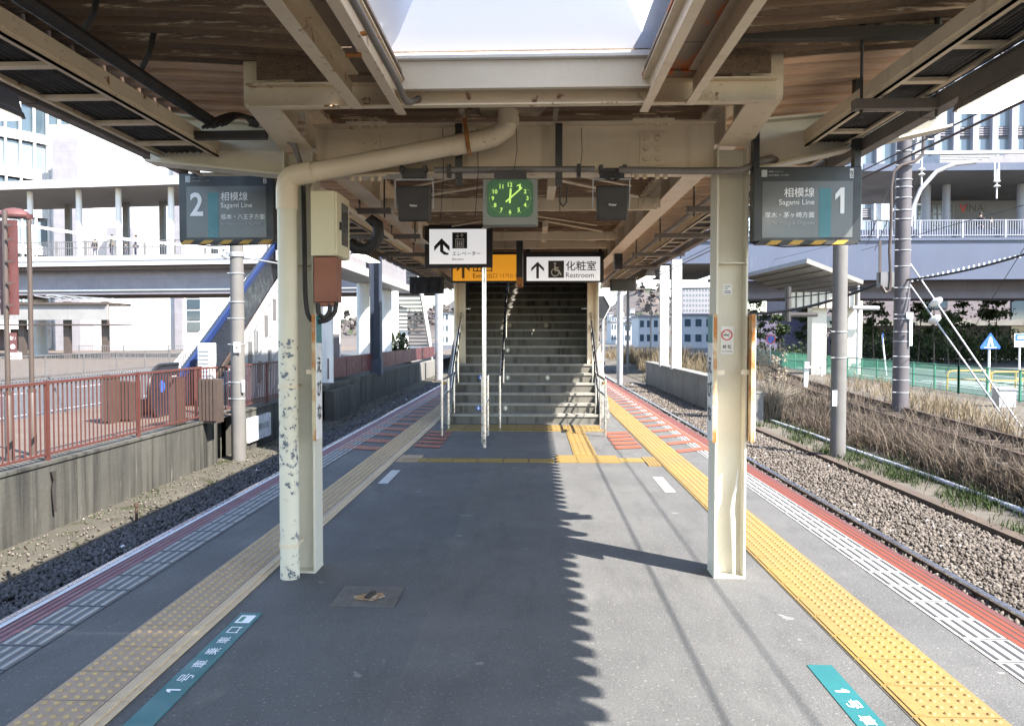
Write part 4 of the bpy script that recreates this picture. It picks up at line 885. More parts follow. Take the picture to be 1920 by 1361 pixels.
# ------------------------------------------------------------------ suspended track signs
def track_sign(Y, x0, label, num, l1, l2, l3, l4, num_left, dz=0, sk=1):
    W_, Z0, Z1 = .765, 2.27 + dz, 2.828 + dz; x1 = x0 + W_
    t = T('platform_sign', label, 'sign', ((x0 + x1) / 2, Y, Z0), 'suspended dark platform signs')
    mb = MB(); mb.box(x0, x1, Y, Y + .11, Z0 + .022, Z1); f = mb.build('frame', 'black_frame', t, bevel=.006)
    mb = MB(); px0, px1, pz0, pz1 = x0 + .062, x1 - .062, Z0 + .05, Z1 - .105; mb.box(px0, px1, Y - .003, Y, pz0, pz1); mb.build('panel', 'panel_grey', t)
    mb = MB(); bx = x0 + .235 if num_left else x1 - .30; mb.box(bx, bx + .085, Y - .005, Y - .003, pz0 + .0, pz1 - .05); mb.build('line_colour', 'sign_teal', t)
    k = MB(); fr = ((1, 0, 0), (0, 0, 1)); y = Y - .0045
    write(k, num, (x0 + .145 if num_left else x1 - .155, y, Z1 - .245), *fr, h=.185, w=.105 if num_left else .065, bold=.0 if num == '1' else .022)
    tx = x0 + .34 if num_left else x1 - .335; al = 'l' if num_left else 'r'
    write(k, l1, (tx, y, Z1 - .185), *fr, w=.215, align=al, bold=.008); write(k, l2, (tx, y, Z1 - .26), *fr, w=.25, align=al, bold=.004)
    write(k, l3, (tx, y, Z1 - .345), *fr, w=.35, align=al, bold=.006); k.build('lettering', 'ink_white', t, fix=False)
    k = MB(); write(k, l4, (tx, y, Z1 - .405), *fr, w=.32 if num_left else .295, align=al); write(k, '環境にやさしい', (x0 + .105, Y - .001, Z1 - .035), *fr, h=.014, align='l'); write(k, 'LEDを使用しています', (x0 + .105, Y - .001, Z1 - .06), *fr, h=.014, align='l'); k.build('small_print', 'ink_pale', t, fix=False)
    mb = MB(); mb.box(x0 + .055, x0 + .095, Y - .002, Y, Z1 - .072, Z1 - .022); mb.build('eco_sticker', 'ink_pale', t)
    mb = MB(); mb.box(x1 - .085, x1 - .06, Y - .002, Y, Z1 - .085, Z1 - .018); s_ = mb.build('sticker', 'ink_white', t)
    mb = MB(); mb.tube([(x1 - .078, Y - .003, Z1 - .07), (x1 - .067, Y - .003, Z1 - .06), (x1 - .067, Y - .003, Z1 - .035), (x1 - .078, Y - .003, Z1 - .03), (x1 - .078, Y - .003, Z1 - .055)], .003, 5); mb.box(x1 - .08, x1 - .065, Y - .0035, Y - .002, Z1 - .08, Z1 - .074); mb.build('print', 'ink', s_)
    ye, bl = MB(), MB(); zz0, zz1 = Z0, Z0 + .03; n = 9; s = (x1 - x0 - .06) / n
    for i in range(n):
        a = x0 + .03 + i * s; (ye if i % 2 == (0 if num_left else 1) else bl).hexa([(a - .02, Y - .012, zz0), (a + s - .02, Y - .012, zz0), (a + s - .02, Y + .05, zz0), (a - .02, Y + .05, zz0), (a + .02, Y - .012, zz1), (a + s + .02, Y - .012, zz1), (a + s + .02, Y + .05, zz1), (a + .02, Y + .05, zz1)])
    ye.build('hazard_stripe', 'hazard_yellow', t); bl.build('hazard_stripe', 'hazard_black', t)
    for x in (x0 + .0, x1 - .045): mb = MB(); mb.box(x, x + .045, Y + .02, Y + .09, Z1, Z0 + (hdeck(x) + .02 - Z0) / sk); mb.build('hanger_post', 'black_frame', t)
    mb = MB(); mb.tube([(x0 - .01, Y + .05, Z0 + .02), (x0 + W_ * .3, Y + .03, Z0 - .012), (x0 + W_ * .6, Y + .03, Z0 - .004), (x1, Y + .05, Z0 + .01)], .006, 6); mb.build('cord', 'cable', t); t.scale = (sk, sk, sk)
track_sign(6.62, -2.81, 'dark hanging sign with a big white 2 beside the drainpipe', '2', '相模線', 'Sagami Line', '橋本・八王子方面', 'for Hashimoto & Hachioji', True)
track_sign(5.25, 1.2825, 'dark hanging sign with a big white 1, half in sunlight', '1', '相模線', 'Sagami Line', '厚木・茅ヶ崎方面', 'for Atsugi & Chigasaki', False, -.17, .846)

# ------------------------------------------------------------------ clock and speakers on the girder
CY = 5.26; a, b = P(905, 336, CY), P(1008, 422, CY); cx, cz = (a.x + b.x) / 2, (a.z + b.z) / 2
t = T('station_clock', 'grey hanging clock with a glowing green dial showing 12:08', 'clock', (cx, CY, b.z))
mb = MB(); mb.box(a.x, b.x, CY, CY + .12, b.z, a.z); mb.build('case', 'clock_case', t, bevel=.006)
dx, dz = .142, .115; dzc = cz + .022
def rrect(hw, hh, r, n=6):
    pts = []
    for sx, sz, a0 in ((1, 1, 0), (-1, 1, 90), (-1, -1, 180), (1, -1, 270)):
        for i in range(n + 1):
            th = R(a0 + 90 * i / n); pts.append((sx * (hw - r) + r * math.cos(th), sz * (hh - r) + r * math.sin(th)))
    return pts
mb = MB(); mb.prism([(cx + x, dzc + z) for x, z in rrect(dx, dz, .04)], CY - .004, CY, 'y'); mb.build('dial', 'clock_green', t)
k = MB()
for h_ in range(12):
    th = R(90 - 30 * h_); n_ = str(h_ or 12); write(k, n_, (cx + .107 * math.cos(th), CY - .005, dzc + .083 * math.sin(th)), (1, 0, 0), (0, 0, 1), h=.026, bold=.02)
for m_i in range(60):
    th = R(6 * m_i); q = .0022 if m_i % 5 == 0 else .0011; k.disc((cx + .128 * math.cos(th), CY - .005, dzc + .103 * math.sin(th)), (0, -1, 0), q, .001, 6)
k.build('numerals', 'clock_lime', t, fix=False)
o = Vector((cx, CY - .008, dzc))
def hand(ang, L, w_, back): d = Vector((math.sin(R(ang)), 0, math.cos(R(ang)))); mb = MB(); mb.bar(o - d * back, o + d * L, w_, .003, up=(0, 1, 0)); return mb
hand(4, .06, .011, .03).build('hour_hand', 'clock_lime', t); o = o + Vector((0, -.004, 0)); hand(49, .098, .009, .035).build('minute_hand', 'clock_lime', t)
for u, lab in ((860, 'dark flat steel bar on the girder left of the clock'), (1048, 'dark flat steel bar on the girder right of the clock')):
    p = P(u, 235, 5.38); mb = MB(); mb.box(p.x - .022, p.x + .022, 5.37, 5.40, P(u, 348, 5.38).z, p.z + .01); mb.disc((p.x, 5.37, p.z - .01), (0, -1, 0), .008, .01, 8); mb.disc((p.x, 5.37, p.z - .33), (0, -1, 0), .008, .01, 8)
    tag(mb.build('hanger_strap', 'dark_steel'), lab, 'strap', 'straps on the girder')
mb = MB(); mb.box(cx - .10, cx + .10, CY + .02, CY + .09, a.z, a.z + .05); mb.build('mount', 'dark_steel', t)
def speaker(u0, u1, v0, v1, label, lift):
    Y = 5.34; a, b = P(u0, v0, Y), P(u1, v1, Y); t = T('speaker', label, 'loudspeaker', ((a.x + b.x) / 2, Y, b.z), 'brown-black loudspeakers under the girder')
    m = .03; mb = MB(); mb.hexa([(a.x + .012, Y + .04, b.z), (b.x - .012, Y + .04, b.z), (b.x - .02, Y + .19, b.z + .02), (a.x + .02, Y + .19, b.z + .02), (a.x, Y, a.z), (b.x, Y, a.z), (b.x - .015, Y + .17, a.z), (a.x + .015, Y + .17, a.z)]); mb.build('cabinet', 'speaker', t, bevel=.012)
    k = MB(); n_ = Vector((0, -.986, -.165)); up = Vector((0, -.165, .986)); c = Vector(((a.x + b.x) / 2, Y + .017, (a.z * .45 + b.z * .55))) + n_ * .003
    write(k, 'Victor', c, (1, 0, 0), up, w=.05, bold=.02, depth=.002); k.build('lettering', 'ink_white', t, fix=False)
    mb = MB(); cxs = (a.x + b.x) / 2
    for x in (a.x - .012, b.x + .006): mb.bar((x, Y + .09, (a.z + b.z) / 2 - .02), (x, Y + .07, a.z + .05), .02, .006, up=(1, 0, 0))
    mb.box(a.x - .012, b.x + .012, Y + .05, Y + .08, a.z + .045, a.z + .053); mb.build('yoke', 'galv', t)
    mb = MB(); mb.box(cxs - .075, cxs + .075, Y + .03, Y + .12, a.z + .053, a.z + .115); mb.box(cxs - .085, cxs - .06, Y + .0, Y + .1, a.z + .09, a.z + .13); mb.box(cxs + .06, cxs + .085, Y, Y + .1, a.z + .09, a.z + .13); mb.build('clamp', 'dark_steel', t, bevel=.003)
speaker(741, 808, 349, 414, 'loudspeaker left of the green clock, on the shaded side', 0)
speaker(1117, 1181, 348, 412, 'loudspeaker right of the green clock, next to coiled cable', 0)
mb = MB()
for i in range(5): c = P(1148 + i * 2 - 4, 330, 5.3); mb.tube([c + Vector((.04 * math.cos(t_ * .6), 0, .028 * math.sin(t_ * .6))) for t_ in range(11)], .004, 5)
tag(mb.build('cable_coil', 'cable'), 'coil of thin black cable above the right loudspeaker', 'cable coil')
mb = MB(); mb.tube([P(815, 319, 5.36), P(1115, 317, 5.36)], .019, 12); tag(mb.build('conduit', 'pvc', smooth=True), 'straight grey conduit clipped along the girder above the clock', 'conduit')
mb = MB()
for u in (842, 1085): p = P(u, 318, 5.36); mb.box(p.x - .012, p.x + .012, 5.335, 5.39, p.z - .05, p.z + .03)
tag(mb.build('conduit_clip', 'dark_steel'), 'two dark conduit clips holding the straight grey conduit', 'clip')
mb = MB(); mb.tube([P(1160, 319, 5.36), P(1290, 321, 5.34), P(1385, 320, 5.3), P(1400, 316, 5.3), P(1425, 302, 5.32), P(1445, 297, 5.4), P(1462, 303, 5.6)], .022, 14); tag(mb.build('conduit', 'pvc', smooth=True), 'beige conduit bending around the sunny column towards sign 1', 'conduit')
mb = MB(); p = P(1050, 350, 5.36); mb.tube([p, p + Vector((.0, 0, -.10)), p + Vector((.02, 0, -.125)), p + Vector((.04, 0, -.10)), p + Vector((.045, 0, .0))], .006, 6); mb.tube([p + Vector((0, 0, -.05)), p + Vector((0, 0, -.16))], .003, 5)
tag(mb.build('loose_cable', 'cable'), 'short loose cable dangling below the right steel bar', 'cable')
mb = MB()
for u, v1 in ((830, 410), (968, 320), (1090, 330), (895, 408)): p = P(u, 240, 5.33); q = P(u - 4, v1, 5.33); mb.tube([p, p.lerp(q, .5) + Vector((.012, 0, 0)), q], .0022, 5)
tag(mb.build('thin_wire', 'cable'), 'thin black wires hanging down the face of the girder', 'wire')

# ------------------------------------------------------------------ stair signs
def rect(mb, u0, v0, u1, v1, Y, t): return ybox(mb, u0, v0, u1, v1, Y, t)
FR = ((1, 0, 0), (0, 0, 1))
EY = 11.55; t = T('elevator_sign', 'black-framed white elevator sign with a bent arrow', 'sign', (P(858, 500, EY).x, EY, P(858, 500, EY).z))
a, b = P(796, 421, EY), P(923, 501, EY); mb = MB(); mb.box(a.x, b.x, EY, EY + .12, b.z, a.z); mb.build('frame', 'black', t, bevel=.006)
mb = MB(); rect(mb, 805, 430, 912, 495, EY, .004); mb.build('panel', 'lit_white', t)
y = EY - .005; mb = MB()
def pl(mb, pts, Y, t=.002): return mb.plate([P(u, v, Y) for u, v in pts], (0, -1, 0), t)
pl(mb, [(828, 447), (843, 462), (843, 471), (831, 459), (831.5, 470), (837, 474), (841, 474), (841, 478), (833, 478), (825, 472), (825, 459), (814, 471), (814, 462)], y)
rect(mb, 848, 436, 876, 466, y, .002); mb.build('symbol', 'ink', t)
mb = MB(); yy = y - .0025
mb.ring(P(862, 457, yy), (0, -1, 0), .001, .0015)
for (u0, v0, u1, v1) in ((854, 447.5, 870, 449), (854, 463, 870, 464.3), (854, 449, 855.3, 463), (868.7, 449, 870, 463)): rect(mb, u0, v0, u1, v1, yy, .001)
for u in (858, 862, 866): rect(mb, u - 1.2, 453, u + 1.2, 461.5, yy, .001); mb.disc(P(u, 451.4, yy), (0, -1, 0), .008, .001, 8)
for u, s in ((858, 1), (866, -1)):
    rect(mb, u - .6, 438.5, u + .6, 445.5, yy, .001)
    v = 445.8 if s > 0 else 438.2; pl(mb, [(u, v), (u - 3, v - 3 * s), (u - 3, v - 4.5 * s), (u, v - 1.5 * s), (u + 3, v - 4.5 * s), (u + 3, v - 3 * s)], yy, .001)
mb.build('pictogram', 'ink_white', t, fix=True)
k = MB(); write(k, 'エレベーター', P(848, 475.5, y), *FR, w=53 / F * EY, align='l', bold=.01); write(k, 'Elevator', P(848, 486, y), *FR, w=22 / F * EY, align='l'); k.build('lettering', 'ink', t, fix=False)
mb = MB(); mb.box(a.x + .1, a.x + .13, EY + .04, EY + .08, a.z, 3.0); mb.build('hanger_post', 'black', t); mb = MB(); mb.box(b.x - .2, b.x - .17, EY + .04, EY + .08, a.z, 3.0); mb.build('hanger_post', 'black', t)
SY = 14.3; a, b = P(846, 473, SY), P(1132, 529, SY)
t = T('stair_sign', 'long sign above the stairs with a yellow exit half and white restroom half', 'sign', ((a.x + b.x) / 2, SY, b.z))
mb = MB(); mb.box(a.x, b.x, SY, SY + .16, b.z, a.z); mb.build('frame', 'black', t, bevel=.008)
mb = MB(); rect(mb, 849, 478, 980, 526.5, SY, .005); mb.build('exit_panel', 'lit_yellow', t)
mb = MB(); rect(mb, 987.5, 482, 1125, 526.5, SY, .005); mb.build('restroom_panel', 'lit_white', t)
y = SY - .0065; k = MB(); write(k, '出口', P(905, 501, y), *FR, w=36 / F * SY, bold=.012); write(k, 'Exit', P(887, 517, y), *FR, w=18 / F * SY, align='l', bold=.006); write(k, '出口', P(914, 517, y), *FR, w=18 / F * SY, align='l'); write(k, '나가는곳', P(938, 517, y), *FR, w=34 / F * SY, align='l'); k.build('lettering', 'ink_brown', t, fix=False)
def arrow(mb, u, Y): return pl(mb, [(u, 491), (u + 12, 503), (u + 12, 509), (u + 2.5, 499.5), (u + 2.5, 522), (u - 2.5, 522), (u - 2.5, 499.5), (u - 12, 509), (u - 12, 503)], Y)
mb = MB(); arrow(mb, 868.5, y); mb.build('arrow', 'ink_brown', t)
mb = MB(); arrow(mb, 1008, y); rect(mb, 1028, 489, 1057.5, 521, y, .002); mb.build('arrow', 'ink_grey', t)
k = MB(); write(k, '化粧室', P(1061, 498.5, y), *FR, w=56 / F * SY, align='l', bold=.01); write(k, 'Restroom', P(1061, 516, y), *FR, w=52 / F * SY, align='l', bold=.004); k.build('lettering', 'ink_grey', t, fix=False)
mb = MB(); yy = y - .003; mb.disc(P(1040.5, 494.5, yy), (0, -1, 0), .022, .001, 12)
mb.ring(P(1041, 510.5, yy), (0, -1, 0), .055, .070, .001, 20); pl(mb, [(1039, 497.5), (1042, 497.5), (1042.5, 506), (1049, 506.5), (1053, 515), (1050.5, 516), (1047, 509), (1039.5, 508.5)], yy - .0012, .001); pl(mb, [(1041, 501), (1048, 501), (1048, 503), (1041, 503)], yy - .0012, .001); mb.build('wheelchair_symbol', 'ink_white', t)
for u in (850, 990, 1126): p = P(u, 473, SY); mb = MB(); mb.box(p.x - .03, p.x + .03, SY + .05, SY + .11, p.z, 3.02); mb.build('hanger_post', 'black', t)
p = P(974, 425, 12.2); t = T('edge_on_sign', 'thin dark double-sided hanging sign seen edge on with an orange lower tip', 'sign', (p.x, 12.2, 2.28))
mb = MB(); mb.box(p.x - .045, p.x + .045, 12.2, 13.0, P(974, 520, 12.2).z, p.z); mb.build('frame', 'black', t)
mb = MB(); mb.box(p.x - .045, p.x + .045, 12.2, 13.0, P(974, 534, 12.2).z, P(974, 520, 12.2).z); mb.build('lower_edge', 'rust', t)
mb = MB(); mb.box(p.x - .02, p.x + .02, 12.5, 12.56, p.z, 3.0); mb.build('hanger_post', 'black', t)
mb = MB(); a, b = P(1146, 523, 15), P(1193, 545, 15); mb.box(a.x, b.x, 15, 15.25, b.z, a.z); tag(mb.build('train_indicator', 'dark_steel', bevel=.01), 'brown train indicator box right of the restroom sign', 'indicator')
mb = MB()
a, b = P(768, 519, 13.5), P(829, 549, 13.5); n = 10
for i in range(n):
    x = a.x + (b.x - a.x) * i / n; x2 = a.x + (b.x - a.x) * (i + 1) / n; e = .02 * math.sin(i * 2.3)
    mb.hexa([(x, 13.5 + e, b.z + .02 * math.sin(i)), (x2, 13.5 + .02 * math.sin((i + 1) * 2.3), b.z + .02 * math.sin(i + 1)), (x2, 13.8, b.z), (x, 13.8, b.z), (x, 13.5 - e, a.z - .02 * abs(math.sin(i * .31))), (x2, 13.5, a.z), (x2, 13.8, a.z), (x, 13.8, a.z)])
tag(mb.build('covered_indicator', 'cloth_black'), 'train indicator wrapped in black sheeting left of the elevator sign', 'indicator')
p = P(1160, 490, 13); mb = MB(); mb.box(p.x - .06, p.x + .06, 13, 13.2, p.z - .12, p.z + .12); mb.disc((p.x, 13, p.z), (0, -1, 0), .045, .02, 14); tag(mb.build('camera_box', 'black'), 'small black camera box under the roof right of the restroom sign', 'camera')

# ------------------------------------------------------------------ stairs, handrails, stair hall
S0, RI, TR, NS = 14.72, 1.55 / 9.3, .287, 26; SXA, SXB = -1.44, 1.16
t = T('staircase', 'wide worn stone staircase rising into the dark station hall', 'staircase', (-.14, S0, 0))
mb = MB()
for n in range(NS): mb.box(SXA, SXB, S0 + n * TR, S0 + (n + 1) * TR + .02, max(0, n * RI - .2), (n + 1) * RI - .012)
mb.build('steps', 'stair', t)
mb = MB()
for n in range(NS): mb.box(SXA, SXB, S0 + n * TR - .018, S0 + n * TR + .05, (n + 1) * RI - .04, (n + 1) * RI)
for n in range(NS): mb.box(SXA, SXB, S0 + n * TR + .05, S0 + (n + 1) * TR - .018, (n + 1) * RI - .012, (n + 1) * RI - .003)
mb.build('nosing', 'nosing', t)
def slope_wall(mb, x0, x1, ya, yb, za, zb, ha, hb_):
    return mb.prism([(ya, za), (yb, zb), (yb, zb + hb_), (ya, za + ha)], x0, x1, 'x')
for x0, x1 in ((SXA - .16, SXA), (SXB, SXB + .16)):
    mb = MB(); mb.prism([(S0 - .12, 0), (S0 + 8.0 * TR, 0), (S0 + 8 * TR, 9.2 * RI), (S0 + .0, 1.5 * RI), (S0 - .12, .12)], x0, x1, 'x'); mb.build('stringer_wall', 'concrete', t)
k1, k2 = MB(), MB()
for (u, n, c) in ((897, 1, 1), (948, 1, 2), (901, 4, 1), (952, 4, 2), (1027, 4, 2), (952, 7, 2), (955, 10, 2), (1024, 10, 2)):
    p = P(u, 628, S0 + n * TR); (k1 if c == 1 else k2).disc((p.x, S0 + n * TR - .002, (n + .5) * RI), (0, -1, 0), .047, .003, 14)
k1.build('sticker', 'blue_ink', t); k2.build('sticker', mat('faded_yellow_sticker', (.42, .38, .25), (.3, .28, .2), 20, .7), t)
k3 = MB()
for (u, n, s) in ((897, 1, -1), (901, 4, -1), (948, 1, 1), (952, 4, 1), (1027, 4, 1), (952, 7, 1)):
    p = P(u, 628, S0 + n * TR); c = Vector((p.x, S0 + n * TR - .006, (n + .5) * RI)); k3.plate([c + Vector((x * .03, 0, z * .034 * s)) for x, z in ((0, 1), (.9, 0), (.35, 0), (.35, -1), (-.35, -1), (-.35, 0), (-.9, 0))], (0, -1, 0), .002)
k3.build('arrow_print', 'ink_white', t)
def handrail(label, paths, posts, name='handrail', m='steel', r=.019):
    t = T(name, label, 'handrail', Vector(posts[0][0]) * Vector((1, 1, 0)) if False else (posts[0][0][0], posts[0][0][1], min(0, posts[0][0][2])), 'stainless handrails of the stairs')
    mb = MB()
    for p in paths: mb.tube(p, r, 10)
    mb.build('rail', m, t, smooth=True)
    for p, q in posts: mb = MB(); mb.tube([p, q], r, 10); mb.build('post', m, t, smooth=True)
    return t
def srail(x, hgt, ya, yb): # along the pitch line
    f = lambda y: max(0, (y - S0) / TR + 1) * RI
    return [(x, ya, hgt), (x, S0 - .25, hgt)] + [(x, y, f(y) + hgt) for y in np.linspace(S0, yb, 3)]
for x, s, lab in ((-1.40, 1, 'double stainless handrail at the shaded side of the stairs'), (1.10, -1, 'double stainless handrail at the sunny side of the stairs')):
    e = 16.5; z = lambda y, h: max(0, (y - S0) / TR + 1) * RI + h
    paths = [srail(x, .86, 12.9, e) + [(x + s * .16, e + .06, z(e, .86))], srail(x, .62, 12.9, e)]
    o = handrail(lab, paths, [((x, 12.9, 0), (x, 12.9, .86))] + [((x, y, max(0, (y - S0) / TR) * RI), (x, y, z(y, .86) if y > S0 else .86)) for y in (13.9, 14.9, 15.7)])
    mb = MB()
    for y in np.arange(14.9, 16.4, .3): mb = MB(); mb.bar((x, y, z(y, .62)), (x, y, z(y, .86)), .02); mb.build('rung', 'steel', o)
    mb = MB(); mb.bar((x, 13.0, .80), (x, 13.3, .80), .05, .03); mb.build('yellow_tape', 'hazard_yellow', o)
x = -.55; z = lambda y, h: max(0, (y - S0) / TR + 1) * RI + h
handrail('stainless handrail dividing the stairs, rising up the middle', [srail(x, .86, 13.95, 21), srail(x, .60, 13.95, 21)], [((x, 13.95, 0), (x, 13.95, .86))] + [((x, y, z(y, -RI)), (x, y, z(y, .86))) for y in (15.6, 17.2, 18.8)])
handrail('short stainless guard rail beside the tall elevator sign pole', [[(-.70, 13.0, .95), (-.70, 12.0, .95), (-.70, 11.95, .90)], [(-.70, 13.0, .55), (-.70, 11.95, .55)]], [((-.70, 13.0, 0), (-.70, 13.0, .95)), ((-.72, 11.95, 0), (-.72, 11.95, .95))])
mb = MB(); mb.tube([(-.674, 11.6, 0), (-.674, 11.6, 2.5)], .030, 16); tag(mb.build('sign_pole', 'steel', smooth=True), 'tall stainless pole standing below the elevator sign', 'pole')
# stair hall: posts, side walls with a slit added on the sunny side to throw a sun streak on the steps, sloping ceiling
for x, lab in ((-1.40, 'cream post at the shaded side of the stairs'), (1.12, 'cream post at the sunny side of the stairs')):
    t = T('stair_post', lab, 'column', (x, 16.3, .9), 'cream posts framing the stairs')
    mb = MB(); mb.hsec(x, 16.35, .17, .17, .012, .01, .9, 3.15); mb.build('shaft', 'cream', t)
    mb = MB(); mb.tube([(x + (.11 if x > 0 else -.11), 16.28, .7), (x + (.11 if x > 0 else -.11), 16.28, 3.1)], .025, 8); mb.build('pipe', 'cream', t)
t = T('stair_hall', 'dark enclosed stair hall above and around the upper stairs', 'stair hall', (-.14, 16.5, .9))
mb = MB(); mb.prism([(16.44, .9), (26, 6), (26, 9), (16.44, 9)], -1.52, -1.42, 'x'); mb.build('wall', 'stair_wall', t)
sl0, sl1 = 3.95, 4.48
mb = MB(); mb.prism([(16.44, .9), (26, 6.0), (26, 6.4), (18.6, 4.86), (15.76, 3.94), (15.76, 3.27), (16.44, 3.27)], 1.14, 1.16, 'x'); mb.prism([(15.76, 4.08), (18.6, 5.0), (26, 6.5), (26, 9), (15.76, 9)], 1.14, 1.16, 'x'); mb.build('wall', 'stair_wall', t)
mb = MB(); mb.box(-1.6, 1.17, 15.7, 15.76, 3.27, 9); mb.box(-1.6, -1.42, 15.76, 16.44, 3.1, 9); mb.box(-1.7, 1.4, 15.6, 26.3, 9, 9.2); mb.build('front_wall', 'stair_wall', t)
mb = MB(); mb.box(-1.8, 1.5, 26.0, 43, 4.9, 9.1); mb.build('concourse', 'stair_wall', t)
mb = MB(); mb.prism([(14.6, 3.13), (16.3, 3.13), (16.3, 3.25), (14.6, 3.25)], -1.6, 1.3, 'x'); mb.build('canopy_infill', 'brown', t)
# ------------------------------------------------------------------ left side: railings, poles, escalator, station building
def bar_fence(name, label, pts, h, m, gap=.12, post_gap=2.65, bw=.016, post=.055, foot=.10, cat='railing', group=None, mid=None):
    """railing along a polyline of (x,y,z): posts are parts, each bay of bars is a part"""
    t = T(name, label, cat, pts[0], group)
    for p, q in zip(pts[:-1], pts[1:]):
        p, q = Vector(p), Vector(q); L = (q - p).length; n = max(1, round(L / post_gap))
        for i in range(n + 1):
            a = p.lerp(q, i / n); mb = MB(); mb.box(a.x - post / 2, a.x + post / 2, a.y - post / 2, a.y + post / 2, a.z, a.z + h); mb.build('post', m, t)
            if i == n: break
            b = p.lerp(q, (i + 1) / n); d = (b - a).normalized(); mb = MB(); a1, b1 = a + d * post * .8, b - d * post * .8; u = Vector((0, 0, 1))
            mb.bar(a1 + u * (h - .03), b1 + u * (h - .03), .045, .04); mb.bar(a1 + u * foot, b1 + u * foot, .035, .03)
            if mid: mb.bar(a1 + u * mid, b1 + u * mid, .035, .03)
            k = max(2, int((b1 - a1).length / gap))
            for j in range(k + 1): c = a1.lerp(b1, j / k); mb.bar(c + u * foot, c + u * (h - .03), bw, bw, up=d)
            mb.build('bar_panel', m, t)
    return t
bar_fence('railing', 'faded red railing on top of the streaked concrete wall, nearest the camera', [(-6.62, 5.9, -.17), (-6.62, 16.5, -.17)], 1.1, 'red_paint', .115)
bar_fence('railing', 'shorter run of faded red railing beyond the concrete pole', [(-6.95, 17.1, -.17), (-6.70, 18.5, -.17), (-6.62, 25.6, -.17)], 1.05, 'red_paint', .12)
mb = MB()
for i in range(11): mb.box(-6.74, -6.70, 27.4 + i * 2.7, 27.4 + i * 2.7 + 2.62, -.02 + .12, .78)
mb2 = tag(mb.build('panel_fence', 'maroon_panel'), 'long dark red solid panel fence in the shade of the station building', 'fence')
mb = MB(); mb.box(-9, -6.5, 48, 58, -1.6, -.12); tag(mb.build('retaining_wall', 'concrete'), 'far sunlit end of the concrete wall beyond the station building', 'wall')
bar_fence('railing', 'grey-brown railing between the tiled plaza and the street', [(-10.75, 9, -.35), (-10.75, 28, -.3)], .95, 'grey_rail', .12, 3.0)
bar_fence('railing', 'grey railing along the far kerb of the street', [(-20.2, 22, -.22), (-20.6, 50, -.22)], .95, 'grey_rail', .14, 3.2)
bar_fence('railing', 'dark grey railing across the far end of the street', [(-33, 60, -.2), (-23, 60, -.2), (-16, 58, -.2)], 1.0, 'grey_rail', .16, 3.2)
# street markings
for i in range(6):
    y = 14 + i * 7; flatstrip('road_marking', 'mark_white', -15.6, -15.4, y, y + 4, -.216)
flatstrip('road_marking', 'mark_white', -11.35, -11.2, 5, 60, -.216); flatstrip('road_marking', 'mark_white', -19.6, -19.45, 5, 60, -.216)
def brown_pole(u, Y, top_v, label, lamp):
    x = P(u, 628, Y).x; zt = P(u, top_v, Y).z; t = T('lamp_post' if lamp else 'notice_post', label, 'lamp post' if lamp else 'notice post', (x, Y, -.2))
    mb = MB(); mb.tube([(x, Y, -.2), (x, Y, zt)], .035, 14); mb.build('pole', 'brown_metal', t, smooth=True)
    mb = MB(); mb.tube([(x, Y, -.2), (x, Y, .74), (x, Y, .76)], [.055, .055, .04], 14); mb.tube([(x, Y, .72), (x, Y, .76)], .06, 14); mb.build('sleeve', 'brown_metal', t, smooth=True)
    if lamp:
        mb = MB(); n = 14; c = Vector((x - .22, Y, zt + .0)); rows = []
        for i, (r, z, o) in enumerate(((.02, .14, 0), (.10, .125, 0), (.17, .085, 0), (.21, .03, 0), (.20, 0, 0), (.05, .0, 0))):
            rows.append([(c.x + (r * 1.15) * math.cos(6.2832 * k / n), c.y + r * .8 * math.sin(6.2832 * k / n), c.z + z) for k in range(n)])
        mb.add([p for r in rows for p in r], [(i * n + k, i * n + (k + 1) % n, (i + 1) * n + (k + 1) % n, (i + 1) * n + k) for i in range(5) for k in range(n)])
        mb.bar((x - .05, Y, zt + .03), (x + .04, Y, zt + .01), .09, .07); mb.build('lamp_head', 'maroon', t, smooth=True)
    else:
        mb = MB(); mb.box(x + .01, x + .115, Y + .05, Y + .11, 1.83, 3.15); mb.box(x - .15, x - .05, Y + .1, Y + .16, 1.83, 3.15); mb.build('panel', 'maroon', t)
        mb = MB()
        for z in (1.95, 2.25, 2.55, 2.85, 3.05): mb.box(x + .03, x + .12, Y - .05, Y - .03, z, z + .03)
        mb.build('bracket', 'brown_metal', t)
brown_pole(13, 11.45, 395, 'brown post with dark red panels at the left edge of the photo', False)
brown_pole(58, 12.0, 408, 'brown lamp post with a domed red lamp behind the near red railing', True)
def slat_box(u0, u1, v0, Y, label, name='slat_bin', cat='bin'):
    a, b = P(u0, 628, Y).x, P(u1, 628, Y).x; z1 = P(u0, v0, Y).z; mb = MB(); t = T(name, label, cat, ((a + b) / 2, Y, -.2)); n = max(3, int((b - a) / .07)); w_ = (b - a) / n
    for i in range(n): mb.box(a + i * w_, a + (i + .75) * w_, Y, Y + .03, -.15, z1)
    mb.build('slats', 'brown_metal', t); mb = MB(); mb.box(a + .01, b - .01, Y + .032, Y + .4, -.2, z1 - .02); mb.build('body', 'brown_metal', t)
slat_box(189, 205, 702, 16.2, 'slim brown cabinet with a dark top window behind the red railing'); slat_box(206, 246, 714, 16.6, 'wide brown slatted bin beside the slim brown cabinet')
slat_box(316, 331, 706, 15.6, 'slim brown slatted bin in front of the escalator foot'); slat_box(371, 405, 710, 16.4, 'wide brown slatted bin next to the concrete pole')
